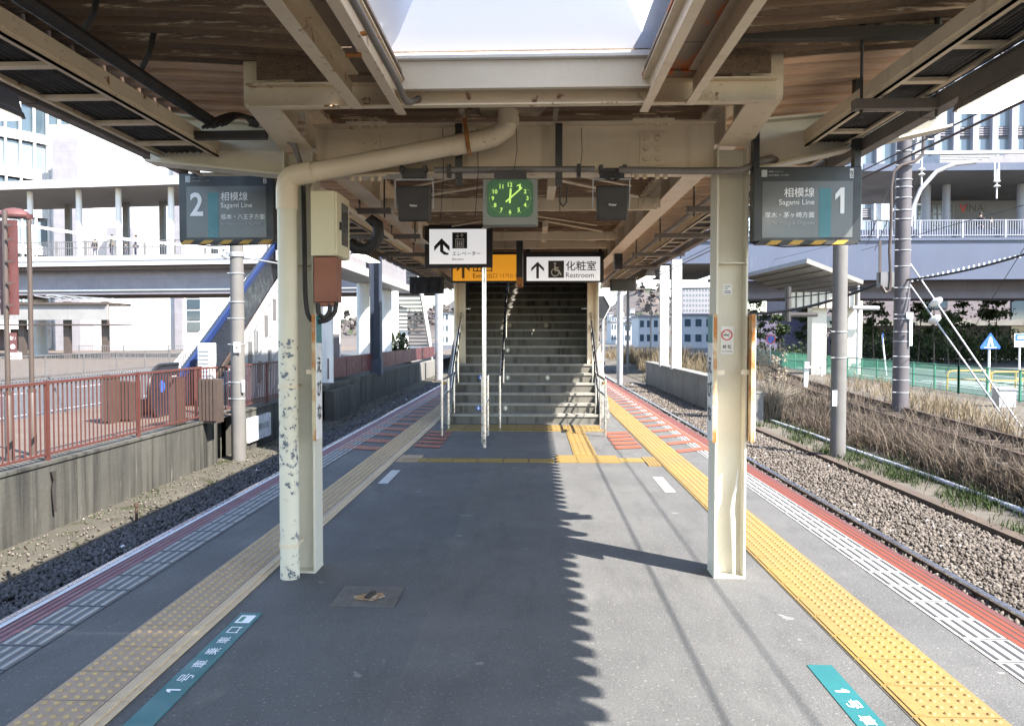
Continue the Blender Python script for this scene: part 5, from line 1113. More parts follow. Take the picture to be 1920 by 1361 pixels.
# concrete pole
def conc_pole(x, y, z0, z1, r, m, label, bands, name='utility_pole', r1=None):
    t = T(name, label, 'pole', (x, y, z0)); mb = MB(); mb.tube([(x, y, z0), (x, y, z1)], [r, r1 or r * .93], 28); mb.build('shaft', m, t, smooth=True)
    for z in bands: mb = MB(); mb.tube([(x, y, z - .012), (x, y, z + .012)], r * 1.03, 24); mb.tube([(x - r * 1.2, y - r * .5, z), (x - r * .8, y - r * .6, z)], .015, 6); mb.build('band', 'galv', t, smooth=True)
    return t
cp_ = conc_pole(-6.28, 17.7, -1.2, 3.55, .15, 'concrete_pole', 'concrete pole standing in a notch of the streaked wall below sign 2', (2.85, 2.25, 1.9, 1.35, .2, .55))
mb = MB(); mb.box(-6.30, -6.16, 17.52, 17.54, 1.18, 1.40); mb.box(-6.15, -6.10, 17.56, 17.6, .34, .60); mb.build('plate', 'panel_white', cp_)
k = MB(); write(k, '6', (-6.23, 17.518, 1.28), *FR, h=.10, bold=.01); k.build('lettering', 'ink', cp_, fix=False)
mb = MB(); mb.tube([(-6.28, 17.7, 3.20), (-6.28, 17.7, 3.30)], .165, 20); mb.tube([(-6.40, 17.52, 3.26), (-6.55, 17.5, 3.2), (-6.42, 17.5, 3.15)], .03, 8); mb.ring((-6.44, 17.5, 3.27), (0, -1, 0), .05, .085, .03); mb.build('cable_clamp', 'galv', cp_, smooth=True)
mb = MB(); A_, B_ = P(-60, 404, 15.6), P(428, 466, 17.5); n = 40
mb.tube([A_.lerp(B_, i / n) + Vector((0, 0, -.08 * math.sin(math.pi * i / n))) for i in range(n + 1)], .022, 8)
for i in range(0, 160): c = A_.lerp(B_, i / 160) + Vector((0, 0, -.08 * math.sin(math.pi * i / 160))); mb.tube([c + Vector((-.02, -.01, .03)), c + Vector((.02, -.01, -.03))], .008, 4)
mb.tube([P(440, 480, 17.6), P(520, 494, 19)], .018, 8)
tag(mb.build('aerial_cable', 'galv', smooth=True), 'thick spiral-wrapped aerial cable ending at the concrete pole', 'cable')
t = T('notice_board', 'white notice board fixed to the wall beside the concrete pole', 'notice', (-6.5, 19.6, -.9))
mb = MB(); mb.box(-6.55, -6.49, 19.0, 20.6, -.92, -.36); mb.build('board', 'panel_white', t)
k = MB(); write(k, 'あぶない！線路内立入禁止', (-6.486, 19.8, -.62), (0, 1, 0), (0, 0, 1), w=1.35, h=.16); k.build('lettering', 'ink_grey', t, fix=False)
mb = MB(); mb.tube([(-6.0, 20.2, -1.15), (-6.0, 20.2, -.9)], .05, 8); mb.disc((-6.0, 20.14, -.95), (0, -1, 0), .06, .02, 10); tag(mb.build('track_marker', 'white_paint'), 'small white track marker on the ballast edge near the concrete pole', 'track marker')
for (x, y, lab) in ((-5.78, 12.0, 'short rusty stake at the edge of the shaded ballast'),): mb = MB(); mb.tube([(x, y, -1.2), (x, y, -.92)], .022, 8); mb.tube([(x, y, -.95), (x, y, -.9)], .035, 8); tag(mb.build('stake', 'rail_rust'), lab, 'stake')
mb = MB(); mb.tube([(-6.52, 11.15, -.30), (-6.50, 11.15, -.42), (-6.52, 11.15, -.55), (-6.50, 11.15, -.85)], [.04, .02, .03, .02], 8); tag(mb.build('wall_drain', 'dark_steel'), 'short rusty drain stub hanging on the streaked wall', 'drain')
# escalator
t = T('escalator', 'blue and dark escalator rising from the plaza to the station hall', 'escalator', (-8.9, 17.2, -.2)); ex0, ex1 = -8.68, -8.5
f = lambda y: -.2 + max(0, (y - 18.4)) * .545
mb = MB(); mb.prism([(18.0, -.2), (20.8, -.2), (28.4, 3.75), (28.4, 4.9), (19.4, .20), (18.0, .15)], ex0, ex1, 'x'); mb.build('truss', 'navy', t)
mb = MB(); mb.prism([(18.6, .14), (19.6, .22), (28.4, 4.84), (28.4, 5.0), (19.5, .38), (18.6, .30)], ex1, ex1 + .05, 'x'); mb.build('blue_stripe', 'blue', t)
n = 12; pr = [(17.15 + .48 * (1 - math.cos(R(a))) * .0 + .5 - .5 * math.cos(R(a - 90)) * 1.0, .36 + .5 * math.sin(R(a - 90))) for a in range(0, 181, 15)]
exn = ex1; ex1 = -7.98; mb = MB(); mb.prism([(17.75 + .55 * math.cos(R(a)), .33 + .55 * math.sin(R(a))) for a in range(90, 271, 15)] + [(18.6, -.2), (18.6, .88)], ex1 - .04, ex1 + .03, 'x'); mb.build('newel', 'navy', t)
mb = MB(); mb.tube([(ex1, 17.75 + .57 * math.cos(R(a)), .33 + .57 * math.sin(R(a))) for a in range(270, 89, -15)] + [(ex1, 18.6, .90)], .045, 8); mb.build('handrail', 'black', t, smooth=True)
mb = MB(); mb.disc((ex1 + .032, 17.75, .45), (1, 0, 0), .13, .004, 20); mb.build('disc_notice', 'blue_ink', t)
mb = MB(); mb.box(ex1 + .03, ex1 + .036, 18.25, 18.5, .35, .65); mb.build('notice', 'panel_white', t)
ex1 = exn; mb = MB(); mb.prism([(20.8, -.28), (21.1, -.28), (28.4, 3.63), (28.4, 3.75)], ex1, ex1 + .06, 'x'); mb.build('lower_edge', 'brown_metal', t)
t = T('outdoor_stairs', 'pale outdoor stairs with a white railing beside the escalator', 'stairs', (-10.4, 17.6, -.2))
mb = MB()
for i in range(22): mb.box(-9.75, -9.0, 22.2 + i * .33, 22.2 + (i + 1) * .33 + .02, max(-.2, -.4 + i * .15), -.2 + (i + 1) * .15)
mb.build('steps', 'concrete', t)
mb = MB()
for x in (-9.78,):
    mb.bar((x, 22.2, .55), (x, 25.6, 2.16), .07, .06); mb.bar((x, 25.6, 2.16), (x, 26.2, 2.2), .07, .06); mb.bar((x, 22.2, -.1), (x, 28, 2.65), .05, .05); mb.bar((x, 26.2, 2.2), (x, 29, 3.6), .07, .06)
    for i in range(44): y = 22.25 + i * .15; mb.bar((x, y, -.1 + (y - 22.2) * .474), (x, y, .55 + (y - 22.2) * .474), .025, .025, up=(0, 1, 0))
mb.build('railing', 'white_paint', t)
t = T('lattice_wall', 'bright white lattice wall with dark grilles beside the escalator', 'wall', (-7.7, 23.6, -.2))
mb = MB(); mb.prism([(21.6, -.2), (26.4, -.2), (26.4, 3.75), (24.6, 2.8), (21.6, 1.15)], -7.78, -7.70, 'x'); mb.build('panel', 'white_wall', t)
for y, z in ((22.5, .75), (23.0, 1.05), (23.9, 1.5), (23.3, .2), (24.7, 2.0), (24.2, .5), (25.2, 1.0)): mb = MB(); mb.box(-7.70, -7.685, y, y + .32, z, z + .62); mb.build('grille', 'grey_rail', t)
mb = MB()
for o in (0, .9, 1.8, 2.7): mb.bar((-7.69, 21.7, 1.0 - o), (-7.69, 26.3, 3.55 - o), .05, .06)
for y in (22, 23.1, 24.4, 25.6): mb.bar((-7.69, y, -.2), (-7.69, y, 1.35 + (y - 22) * .5), .04, .05, up=(0, 1, 0))
mb.build('frame', 'galv', t)
t = T('louvre_cabinet', 'small white louvred cabinet at the foot of the lattice wall', 'cabinet', (-7.9, 20.4, -.2))
mb = MB(); mb.box(-8.15, -7.85, 20.2, 20.6, -.2, 1.35); mb.build('housing', 'white_paint', t)
mb = MB()
for i in range(8): mb.box(-8.12, -7.88, 20.18, 20.2, .45 + i * .1, .50 + i * .1)
mb.build('louvre', 'galv', t)
# elevated station building over round columns
t = T('station_building', 'grey elevated station building on round white columns beyond the escalator', 'building', (-11, 28, -.2))
mb = MB(); mb.box(-8.25, -6.95, 27.2, 46, 4.3, 8.8); mb.build('upper_storey', 'grey_wall', t)
mb = MB(); mb.box(-8.3, -6.8, 27.0, 46.2, 3.95, 4.28); mb.build('soffit', 'soffit_pale', t)
for i in range(9): mb = MB(); mb.box(-6.95, -6.9, 27.6 + i * 2, 29.3 + i * 2, 5.1, 7.6); mb.build('window', 'glass_pale', t)
for i, (x, y, r) in enumerate(((-6.78, 27.6, .19), (-7.9, 33, .3), (-7.9, 39, .3), (-7.9, 45, .32), (-9.6, 37, .3))):
    mb = MB(); mb.tube([(x, y, -.3), (x, y, 4.0)], r, 20); mb.build('round_column', 'white_paint', t, smooth=True)
mb = MB(); mb.box(-9.6, -7.4, 29, 32, -.2, 1.6); mb.build('inner_wall', 'mauve_wall', t)
mb = MB(); mb.hsec(-6.55, 35, .44, .44, .06, .05, -.05, 5.6); mb.box(-6.8, -6.3, 34.75, 35.25, -.12, .55); tag(mb.build('steel_column', mat('blue_black_steel', (.035, .045, .075), (.028, .035, .055), 2, .5)), 'dark blue steel column on the wall under the station building', 'column')
t = T('footbridge_stair', 'pale ribbed stair flight descending beyond the station building', 'stairs', (-7.2, 52, -.2))
mb = MB()
for i in range(26): mb.box(-9.6 + .0, -7.0, 57.5 - i * .33, 57.8 - i * .33, .3 + i * .24, .42 + i * .24)
mb.build('treads', 'soffit_pale', t); mb = MB(); mb.prism([(58.5, -.2), (57.5, .9), (49, 7.1), (49, 6.0), (57.3, -.2)], -7.0, -6.9, 'x'); mb.build('side_panel', 'white_wall', t)
for y in (50, 54): mb = MB(); mb.tube([(-8.3, y, -.2), (-8.3, y, 4.8 if y == 50 else 1.8)], .28, 16); mb.build('column', 'white_paint', t, smooth=True)
# ------------------------------------------------------------------ people
def person(x, y, z, hgt, rot, coat, label, pose='stand'):
    s = hgt / 1.7; t = T('person', label, 'person', (x, y, z)); t.rotation_euler.z = rot
    J = {'pel': (0, 0, .92, .13), 'wai': (0, 0, 1.08, .12), 'che': (0, .01, 1.28, .15), 'nek': (0, .0, 1.46, .055), 'hea': (0, -.01, 1.54, .075), 'top': (0, 0, 1.64, .085),
         'lh': (.09, 0, .86, .09), 'lk': (.10, -.02, .48, .06), 'la': (.10, .02, .08, .042), 'lt': (.11, -.13, .03, .035), 'rh': (-.09, 0, .86, .09), 'rk': (-.10, -.06, .48, .06), 'ra': (-.10, .05, .08, .042), 'rt': (-.11, -.10, .03, .035),
         'ls': (.18, 0, 1.39, .06), 'le': (.23, .02, 1.12, .045), 'lw': (.22, -.08, .88, .032), 'lf': (.215, -.11, .79, .028), 'rs': (-.18, 0, 1.39, .06), 're': (-.23, .02, 1.12, .045), 'rw': (-.21, -.14, .93, .032), 'rf': (-.2, -.2, .87, .028)}
    if pose == 'sit':
        for k_ in J:
            a = list(J[k_])
            if k_ not in ('lk', 'la', 'lt', 'rk', 'ra', 'rt'): a[2] -= .45
            J[k_] = tuple(a)
        for q in 'lr': sx = 1 if q == 'l' else -1; J[q + 'k'] = (.1 * sx, -.42, .46, .06); J[q + 'a'] = (.1 * sx, -.44, .08, .042); J[q + 't'] = (.1 * sx, -.58, .03, .035)
    E = [('pel', 'wai'), ('wai', 'che'), ('che', 'nek'), ('nek', 'hea'), ('hea', 'top'), ('pel', 'lh'), ('lh', 'lk'), ('lk', 'la'), ('la', 'lt'), ('pel', 'rh'), ('rh', 'rk'), ('rk', 'ra'), ('ra', 'rt'), ('che', 'ls'), ('ls', 'le'), ('le', 'lw'), ('lw', 'lf'), ('che', 'rs'), ('rs', 're'), ('re', 'rw'), ('rw', 'rf')]
    def sk(name, keys, m, k=1.0, add=0):
        ks = [q for q in J if q in keys]; me = bpy.data.meshes.new(name); me.from_pydata([Vector(J[q][:3]) * s for q in ks], [(ks.index(a), ks.index(b)) for a, b in E if a in ks and b in ks], [])
        o = bpy.data.objects.new(name, me); COL.objects.link(o); o.parent = t; md = o.modifiers.new('skin', 'SKIN'); md.use_smooth_shade = True
        for i, q in enumerate(ks):
            r = (J[q][3] * k + add) * s; v = me.skin_vertices[0].data[i]; v.radius = (r * (1.25 if q in ('che', 'wai', 'pel') else 1), r * (.8 if q in ('che', 'wai', 'pel') else 1)); v.use_root = q in ('pel', ks[0]) and i == ks.index('pel') if 'pel' in ks else i == 0
        sb = o.modifiers.new('sub', 'SUBSURF'); sb.levels = 1; sb.render_levels = 1; me.materials.append(M[m]); return o
    sk('body', list(J), 'skin'); sk('coat', ['pel', 'wai', 'che', 'ls', 'le', 'lw', 'rs', 're', 'rw'], coat, 1.12, .012); sk('trousers', ['pel', 'lh', 'lk', 'la', 'rh', 'rk', 'ra'], 'cloth_blue', 1.1, .008)
    zt = J['top'][2]; mb = MB(); n = 12; rows = [[(r * math.cos(6.2832 * i / n) * s, .012 + r * math.sin(6.2832 * i / n) * s, (zt + zz) * s) for i in range(n)] for r, zz in ((.085, -.06), (.098, -.01), (.092, .05), (.06, .09), (.01, .105))]
    me = MB(); me.add([p for r in rows for p in r], [(i * n + k_, i * n + (k_ + 1) % n, (i + 1) * n + (k_ + 1) % n, (i + 1) * n + k_) for i in range(4) for k_ in range(n)]); h = bpy.data.meshes.new('hair'); h.from_pydata(me.v, [], me.f); h.materials.append(M['hair']); ho = bpy.data.objects.new('hair', h); COL.objects.link(ho); ho.parent = t
    return t
# ------------------------------------------------------------------ pedestrian bridge, left part
BZ = 7.35
def yb(x): return 60.5 - (x + 20) * .12          # near edge of the left deck
t = T('pedestrian_bridge', 'white roofed pedestrian bridge at the left of the photo, with people on it', 'bridge', (-25, 62, -.2))
def skew(mb, xa, xb, o0, o1, z0, z1):
    return mb.hexa([(xa, yb(xa) + o0, z0), (xb, yb(xb) + o0, z0), (xb, yb(xb) + o1, z0), (xa, yb(xa) + o1, z0), (xa, yb(xa) + o0, z1), (xb, yb(xb) + o0, z1), (xb, yb(xb) + o1, z1), (xa, yb(xa) + o1, z1)])
LX0, LX1 = -60, -7.2
mb = MB(); skew(mb, LX0, LX1, 0, .3, 6.72, BZ + .1); skew(mb, LX0, LX1, -.06, .0, 7.1, 7.16); mb.build('fascia', 'fascia', t)
mb = MB(); skew(mb, LX0, LX1, .3, 9, 6.9, BZ); mb.build('deck', 'concrete', t)
mb = MB(); skew(mb, LX0, LX1, 1.2, 1.5, 4.9, 6.9); skew(mb, LX0, LX1, 7, 7.3, 4.9, 6.9); skew(mb, LX0, LX1, 1.0, 7.6, 4.62, 4.9); mb.build('girder', 'grey_wall', t)
mb = MB(); skew(mb, LX0, LX1, .9, 1.9, 4.9, 5.0); mb.build('girder_flange', 'white_paint', t)
mb = MB()
for z, o in ((6.4, .6), (4.5, 1.4), (4.45, 2.4)): mb.tube([(x, yb(x) + o, z) for x in (LX0, -30, LX1)], .07, 8)
mb.build('pipe', 'brown_metal', t)
mb = MB(); skew(mb, LX0, LX1, -.3, 9.5, 12.55, 12.7)
mb.build('roof_soffit', 'soffit', t)
mb = MB(); skew(mb, LX0, LX1, -.5, -.3, 12.5, 13.1); skew(mb, LX0, LX1, -.3, 9.5, 12.7, 12.85); mb.build('roof', 'fascia', t)
for u in (25, 126, 207, 313): p = P(u, 400, 61.5); mb = MB(); y = yb(p.x) + .9; mb.tube([(p.x, y, BZ), (p.x, y, 12.6)], .22, 16); mb.build('round_column', 'white_paint', t, smooth=True)
for u in (99, 218, 292, 395): p = P(u, 400, 68); y = yb(p.x) + 7.5; mb = MB(); mb.box(p.x - .22, p.x + .22, y - .2, y + .2, BZ, 12.6); mb.build('square_column', 'grey_rail', t)
bx_ = [-60 + 2.4 * i for i in range(22)]
for i, x in enumerate(bx_):
    mb = MB(); mb.box(x - .07, x + .07, yb(x) + .05, yb(x) + .17, BZ, BZ + 1.25); mb.build('rail_post', 'grey_rail', t)
    if i + 1 < len(bx_):
        mb = MB(); a, b = x + .08, bx_[i + 1] - .08
        for z in (1.18, .72, .12): mb.bar((a, yb(a) + .1, BZ + z), (b, yb(b) + .1, BZ + z), .05, .05)
        for k_ in range(13): c = a + (b - a) * k_ / 12; mb.bar((c, yb(c) + .1, BZ + .12), (c, yb(c) + .1, BZ + 1.18), .03, .03, up=(1, 0, 0))
        mb.build('bar_panel', 'grey_rail', t)
mb = MB(); skew(mb, -42, LX1, 6.5, 6.6, BZ, BZ + .75); mb.build('inner_parapet', 'fascia', t)
for x in (-52, -40, -18): mb = MB(); mb.tube([(x, yb(x) + 4, -.2), (x, yb(x) + 4, 4.7)], .6, 20); mb.build('pier', 'white_paint', t, smooth=True)
for u, hgt, c, lab, ps in ((255, 1.68, 'cloth_blue', 'standing person in dark clothes on the left bridge, nearest sign 2', 'stand'), (210, 1.75, 'cloth_olive', 'person with a bulky khaki coat on the left bridge', 'stand'), (178, 1.45, 'cloth_black', 'shorter dark-haired person on the left bridge behind the railing', 'stand'), (236, 1.1, 'cloth_blue', 'small child between two adults on the left bridge', 'stand')):
    p = P(u, 470, 61.5); y = yb(p.x) + .9; person(P(u, 470, y).x, y, BZ, hgt, R(20 if u < 200 else -50), c, lab, ps)
# bus shelter
t = T('bus_shelter', 'flat-roofed brown bus shelter below the left bridge', 'shelter', (-34, 61, -.2))
for u in (-18, 43, 127, 198): x = P(u, 628, 61).x; mb = MB(); mb.box(x - .22, x + .22, 60.8, 61.2, -.2, 4.0); mb.build('post', 'brown_metal', t)
xa, xb = P(-60, 628, 61).x, P(210, 628, 61).x; mb = MB(); mb.box(xa, xb, 60.4, 60.6, 2.65, 3.75); mb.build('beam', 'soffit', t)
mb = MB(); mb.box(xa, xb, 60.2, 64, 3.76, 3.92); mb.box(xa, xb + .6, 60.3, 63, 2.25, 2.33); mb.build('roof', 'brown_metal', t)
mb = MB()
for i in range(9): x = P(95 + i * 20, 628, 64).x; mb.bar((x, 62, 4.5 - i * .03), (x + 1.2, 62, 4.3 - i * .04), .12, .06)
mb.bar((P(90, 628, 62).x, 62, 4.55), (P(285, 628, 62).x, 62, 4.05), .15, .08); mb.build('glass_canopy', 'galv', t)
a, b = P(17, 624, 59), P(31, 661, 59); t = T('poster_board', 'dark red poster board with white strokes under the bus shelter', 'poster', ((a.x + b.x) / 2, 59, b.z))
mb = MB(); mb.box(a.x, b.x, 59, 59.08, b.z, a.z); mb.build('board', 'maroon', t); k = MB(); write(k, '和ﾊﾟﾝ', P(24, 634, 58.98), *FR, w=.42, h=.3); k.disc(P(24, 650, 58.99), (0, -1, 0), .18, .01, 10); k.build('print', 'ink_white', t, fix=False)
mb = MB(); mb.box(P(17, 624, 59).x, P(31, 624, 59).x, 59, 59.6, -.2, b.z); tag(mb.build('bench_box', 'white_paint'), 'white box below the dark red poster board', 'box')
# buildings left
t = T('white_building', 'huge blank white building behind the left bridge', 'building', (-45, 95, -.2))
mb = MB(); mb.box(P(40, 628, 95).x, P(426, 628, 95).x, 95, 130, -.2, 25.5); mb.build('wall', 'white_wall', t)
mb = MB(); mb.box(P(332, 628, 95).x, P(346, 628, 95).x, 94.4, 95, -.2, 25); mb.build('pilaster', 'grey_wall', t)
mb = MB(); a, b = P(351, 540, 95), P(376, 625, 95)
for i in range(4): z0 = b.z + (a.z - b.z) * i / 4; mb = MB(); mb.box(a.x, b.x, 94.9, 94.98, z0 + .25, z0 + (a.z - b.z) / 4); mb.build('window', 'glass', t)
mb = MB(); mb.box(P(104, 628, 92).x, P(150, 628, 92).x, 92, 95, -.2, P(0, 262, 92).z); mb.build('shade_grey_wing', 'grey_wall', t)  # grey wall colour stands in for the shadow on this face
mb = MB(); mb.box(P(205, 628, 94).x, P(255, 628, 94).x, 93.6, 94.2, 10.2, 13.6); mb.build('grey_panel', 'grey_wall', t)  # grey panel standing in front of the white wall
t = T('glass_building', 'curved glass building with white fins at the upper left', 'building', (-72, 104, -.2)); cxx, cyy, rr = -76, 104, 22.5
def arc(mb, r0, r1, z0, z1, a0=-100, a1=8, n=27):
    for i in range(n):
        p, q = R(a0 + (a1 - a0) * i / n), R(a0 + (a1 - a0) * (i + 1) / n)
        mb.hexa([(cxx + r * math.cos(t_), cyy + r * math.sin(t_), z) for z in (z0, z1) for r, t_ in ((r0, p), (r1, p), (r1, q), (r0, q))])
    return mb
for z in range(8): arc(MB(), rr - .6, rr - .3, 3.2 + z * 4.2, 6.2 + z * 4.2).build('window', 'glass_pale' if z % 2 == 0 else 'glass', t)
for z in range(9): arc(MB(), rr - 2, rr + .1, 2.2 + z * 4.2, 3.2 + z * 4.2).build('floor_band', 'white_paint', t)
mb = MB()
for i in range(28): th = R(-100 + 4 * i); c = Vector((cxx + rr * math.cos(th), cyy + rr * math.sin(th), 0)); mb.bar(c, c + Vector((0, 0, 36)), .16, .35, up=(math.cos(th), math.sin(th), 0))
mb.build('fin', 'white_paint', t); mb = MB(); arc(mb, 5, rr - 2.5, -.2, 35); mb.build('core', 'mauve_wall', t)
# ------------------------------------------------------------------ right side: bridge, buildings
t = T('pedestrian_bridge', 'white pedestrian bridge with a dark roof soffit crossing the tracks at the right', 'bridge', (20, 54, -.6))
RB = 54; mb = MB(); mb.box(-6.9, 62, RB, RB + .3, 6.05, 7.6); mb.box(8.0 + 5.6, 62, RB - .02, RB, 4.95, 6.05) if False else None
mb.prism([(13.5, 4.95), (62, 5.15), (62, 6.05), (13.5, 6.05)], RB, RB + .3, 'y'); mb.box(-6.9, 62, RB - .12, RB, 7.42, 7.55); mb.build('fascia', 'fascia_shade_tint', t)
mb = MB(); mb.box(-6.9, 13.4, RB + .3, RB + 16, 6.05, 6.2); s_ = mb.build('soffit', 'soffit', t)
mb = MB()
for j in range(5):
    for i in range(44): mb.box(-6.5 + i * .45, -6.2 + i * .45, RB + 1.5 + j * 2.8, RB + 1.75 + j * 2.8, 6.03, 6.049)
mb.build('dotted_vent', 'ink_grey', s_)
mb = MB(); mb.box(13.4, 62, RB + .3, RB + 12, 5.6, 5.8); mb.box(13.6, 62, RB + 2, RB + 2.5, 4.3, 5.6); mb.box(13.6, 62, RB + 1.6, RB + 6, 3.9, 4.3); mb.build('girder', 'mauve_wall', t)
mb = MB(); mb.box(-6.9, 62, RB + .3, RB + 16, 7.2, 7.5); mb.build('deck', 'concrete', t)
for x in [8.5 + 2.6 * i for i in range(18)]:
    mb = MB(); mb.box(x - .06, x + .06, RB + .05, RB + .15, 7.6, 8.72); mb.build('rail_post', 'pale_rail', t); mb = MB()
    for z in (8.68, 7.75): mb.bar((x + .06, RB + .1, z), (x + 2.54, RB + .1, z), .06, .05)
    for k_ in range(1, 17): mb.box(x + k_ * .153 - .018, x + k_ * .153 + .018, RB + .09, RB + .12, 7.75, 8.66)
    mb.build('bar_panel', 'pale_rail', t)
mb = MB(); mb.box(8.5, 62, RB + .4, RB + .42, 7.6, 8.15); mb.build('inner_panel', 'fascia_shade_tint', t)
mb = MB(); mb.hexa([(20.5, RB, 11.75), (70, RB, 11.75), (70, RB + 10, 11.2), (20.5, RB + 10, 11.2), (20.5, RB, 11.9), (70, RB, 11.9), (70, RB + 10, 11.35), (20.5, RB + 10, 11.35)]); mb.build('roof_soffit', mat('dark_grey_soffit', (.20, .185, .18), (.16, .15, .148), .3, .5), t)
mb = MB(); mb.box(20.5, 70, RB - .25, RB, 11.7, 12.15); mb.build('roof_edge', 'fascia_shade_tint', t)
for u in (1732, 1770, 1909): x = P(u, 628, RB + 4).x; mb = MB(); mb.tube([(x, RB + 4, 7.5), (x, RB + 4, 11.6)], .25 if u != 1732 else .3, 14); mb.build('round_column', 'pale_rail', t, smooth=True)
t2 = T('arched_roof', 'pale arched roof edge rising behind the right-hand bridge roof', 'roof', (30, 66, 11)); mb = MB(); pts = [P(u, v, 66) for u, v in ((1660, 368), (1740, 338), (1810, 318), (1880, 303), (1960, 292))]
for p, q in zip(pts[:-1], pts[1:]): mb.bar(p, q, .5, .9)
mb.build('edge', 'grey_wall', t2); mb = MB(); mb.prism([(p.x, p.z) for p in pts] + [(pts[-1].x, 11.5), (pts[0].x, 11.5)], 66.3, 66.5, 'y'); mb.build('gable', 'pale_wall', t2)
t2 = T('shop_wall', 'white wall with a red V shop sign behind the right-hand bridge railing', 'wall', (29, 63, 7.5)); mb = MB(); a, b = P(1740, 380, 63), P(1990, 440, 63); mb.box(a.x, b.x, 63, 63.3, 7.5, 11.4); mb.build('wall', 'pale_wall', t2)
k = MB(); write(k, 'V', P(1806, 391, 62.98), *FR, h=.62, bold=.03); k.build('red_letter', 'red_ink', t2, fix=False); k = MB(); write(k, 'INA', P(1812, 390, 62.98), *FR, h=.5, align='l', w=1.25); k.build('lettering', 'ink_grey', t2, fix=False)
t2 = T('window_front', 'gridded window front behind the banded pole on the bridge', 'window', (24, 62.5, 7.5)); a, b = P(1720, 385, 62.5), P(1786, 428, 62.5); mb = MB(); mb.box(a.x, b.x, 62.5, 62.7, 7.5, a.z); mb.build('glazing', 'glass_pale', t2); mb = MB()
for i in range(8): x = a.x + (b.x - a.x) * i / 7; mb.box(x - .04, x + .04, 62.42, 62.5, 7.5, a.z)
for z in (8.6, 9.4, 10.2): mb.box(a.x, b.x, 62.4, 62.5, z, z + .08)
mb.build('mullion', 'pale_rail', t2)
p = P(1838, 450, 55.2); person(p.x, 55.2, 7.5, 1.78, R(-60), 'cloth_black', 'standing person in a black coat on the right-hand bridge'); p = P(1858, 450, 55.3); person(p.x, 55.3, 7.5, 1.5, R(40), 'cloth_black', 'shorter person in dark clothes beside the black-coated person', 'stand')
# wing canopy with dotted soffit and its columns
t = T('wing_canopy', 'pale wing-shaped canopy with dotted lines beside the right bridge', 'canopy', (14, 48, -.6))
q = [G(1396, 520, 4.8), G(1512, 493, 5.0), G(1618, 533, 4.35), G(1482, 551, 4.0)]; n_ = (q[1] - q[0]).cross(q[3] - q[0]).normalized(); n_ = n_ if n_.z > 0 else -n_
mb = MB(); mb.plate(q, n_, .22); mb.build('roof', mat('pale_canopy_metal', (.24, .225, .205), (.21, .195, .18), .6, .5), t)
mb = MB()
for j in range(5):
    f = (j + .5) / 5; A_, B_ = q[0].lerp(q[3], f), q[1].lerp(q[2], f)
    for i in range(26): c, d = A_.lerp(B_, (i + .2) / 26), A_.lerp(B_, (i + .62) / 26); mb.bar(c - n_ * .03, d - n_ * .03, .16, .03, up=n_)
mb.build('dotted_vent', 'ink_grey', t)
a, b = P(1486, 548, 46.5), P(1612, 577, 46.5); mb = MB(); mb.box(a.x, b.x, 46.5, 47.2, b.z, a.z)
mb.build('beam', 'cream_pale', t); mb = MB()
for i in range(9): x = a.x + (b.x - a.x) * (i + .5) / 9; mb.box(x - .03, x + .03, 46.46, 46.5, b.z, a.z + .1)
mb.build('rib', 'brown_metal', t)
for u0, u1 in ((1523, 1550), (1590, 1617)): a, b = P(u0, 600, 47), P(u1, 600, 47); mb = MB(); mb.box(a.x, b.x, 47, 47.8, -.7, 3.4); mb.build('column', 'cream_pale', t)
mb = MB(); c = P(1609, 560, 46.3); mb.tube([(c.x, 46.3, -.6), (c.x, 46.3, 4.2)], .07, 8); mb.tube([P(1598, 577, 46.2), P(1648, 578, 46.2)], .12, 10); mb.build('pipe', 'galv', t)
mb = MB(); c = P(1478, 555, 42); mb.tube([(c.x, 42, 2.2), (c.x, 42, 3.9)], .14, 10); mb.tube([P(1470, 590, 42), P(1530, 590, 44)], .12, 10); mb.build('drain', 'dark_steel', t)
# tall finned building
t = T('office_building', 'tall pale office building with white fins at the upper right', 'building', (60, 95, -.6)); x0, x1 = P(1566, 628, 95).x, 95
mb = MB(); mb.box(x0, x1, 95.6, 120, -.6, 60); mb.build('wall', 'pale_wall', t); mb = MB()
zz = [10 + 4.4 * i for i in range(10)]
for z in zz: mb = MB(); mb.box(x0 + .3, x1, 95.42, 95.58, z + 1.1, z + 4.1); mb.build('window', 'glass_pale', t)
mb = MB(); x = x0
while x < x1: mb.box(x, x + .62, 94.7, 95.6, -.6, 60); x += 2.05
mb.build('fin', 'pale_rail', t); mb = MB()
for z in zz:
    for j in range(4): mb.box(x0, x1, 95.25, 95.4, z + .1 + j * .25, z + .25 + j * .25)
mb.build('louvre', 'grey_wall', t)
t = T('plant_screen', 'pale louvred plant screen on the roof below the office building', 'plant screen', (36, 80, 14)); a, b = P(1762, 285, 80), P(1870, 305, 80); mb = MB(); mb.box(a.x, b.x, 80, 84, b.z, a.z); mb.build('box', 'pale_rail', t); mb = MB()
for i in range(7): z = b.z + (a.z - b.z) * i / 7; mb.box(a.x - .05, b.x, 79.85, 80, z, z + .08)
mb.build('louvre', 'galv', t)
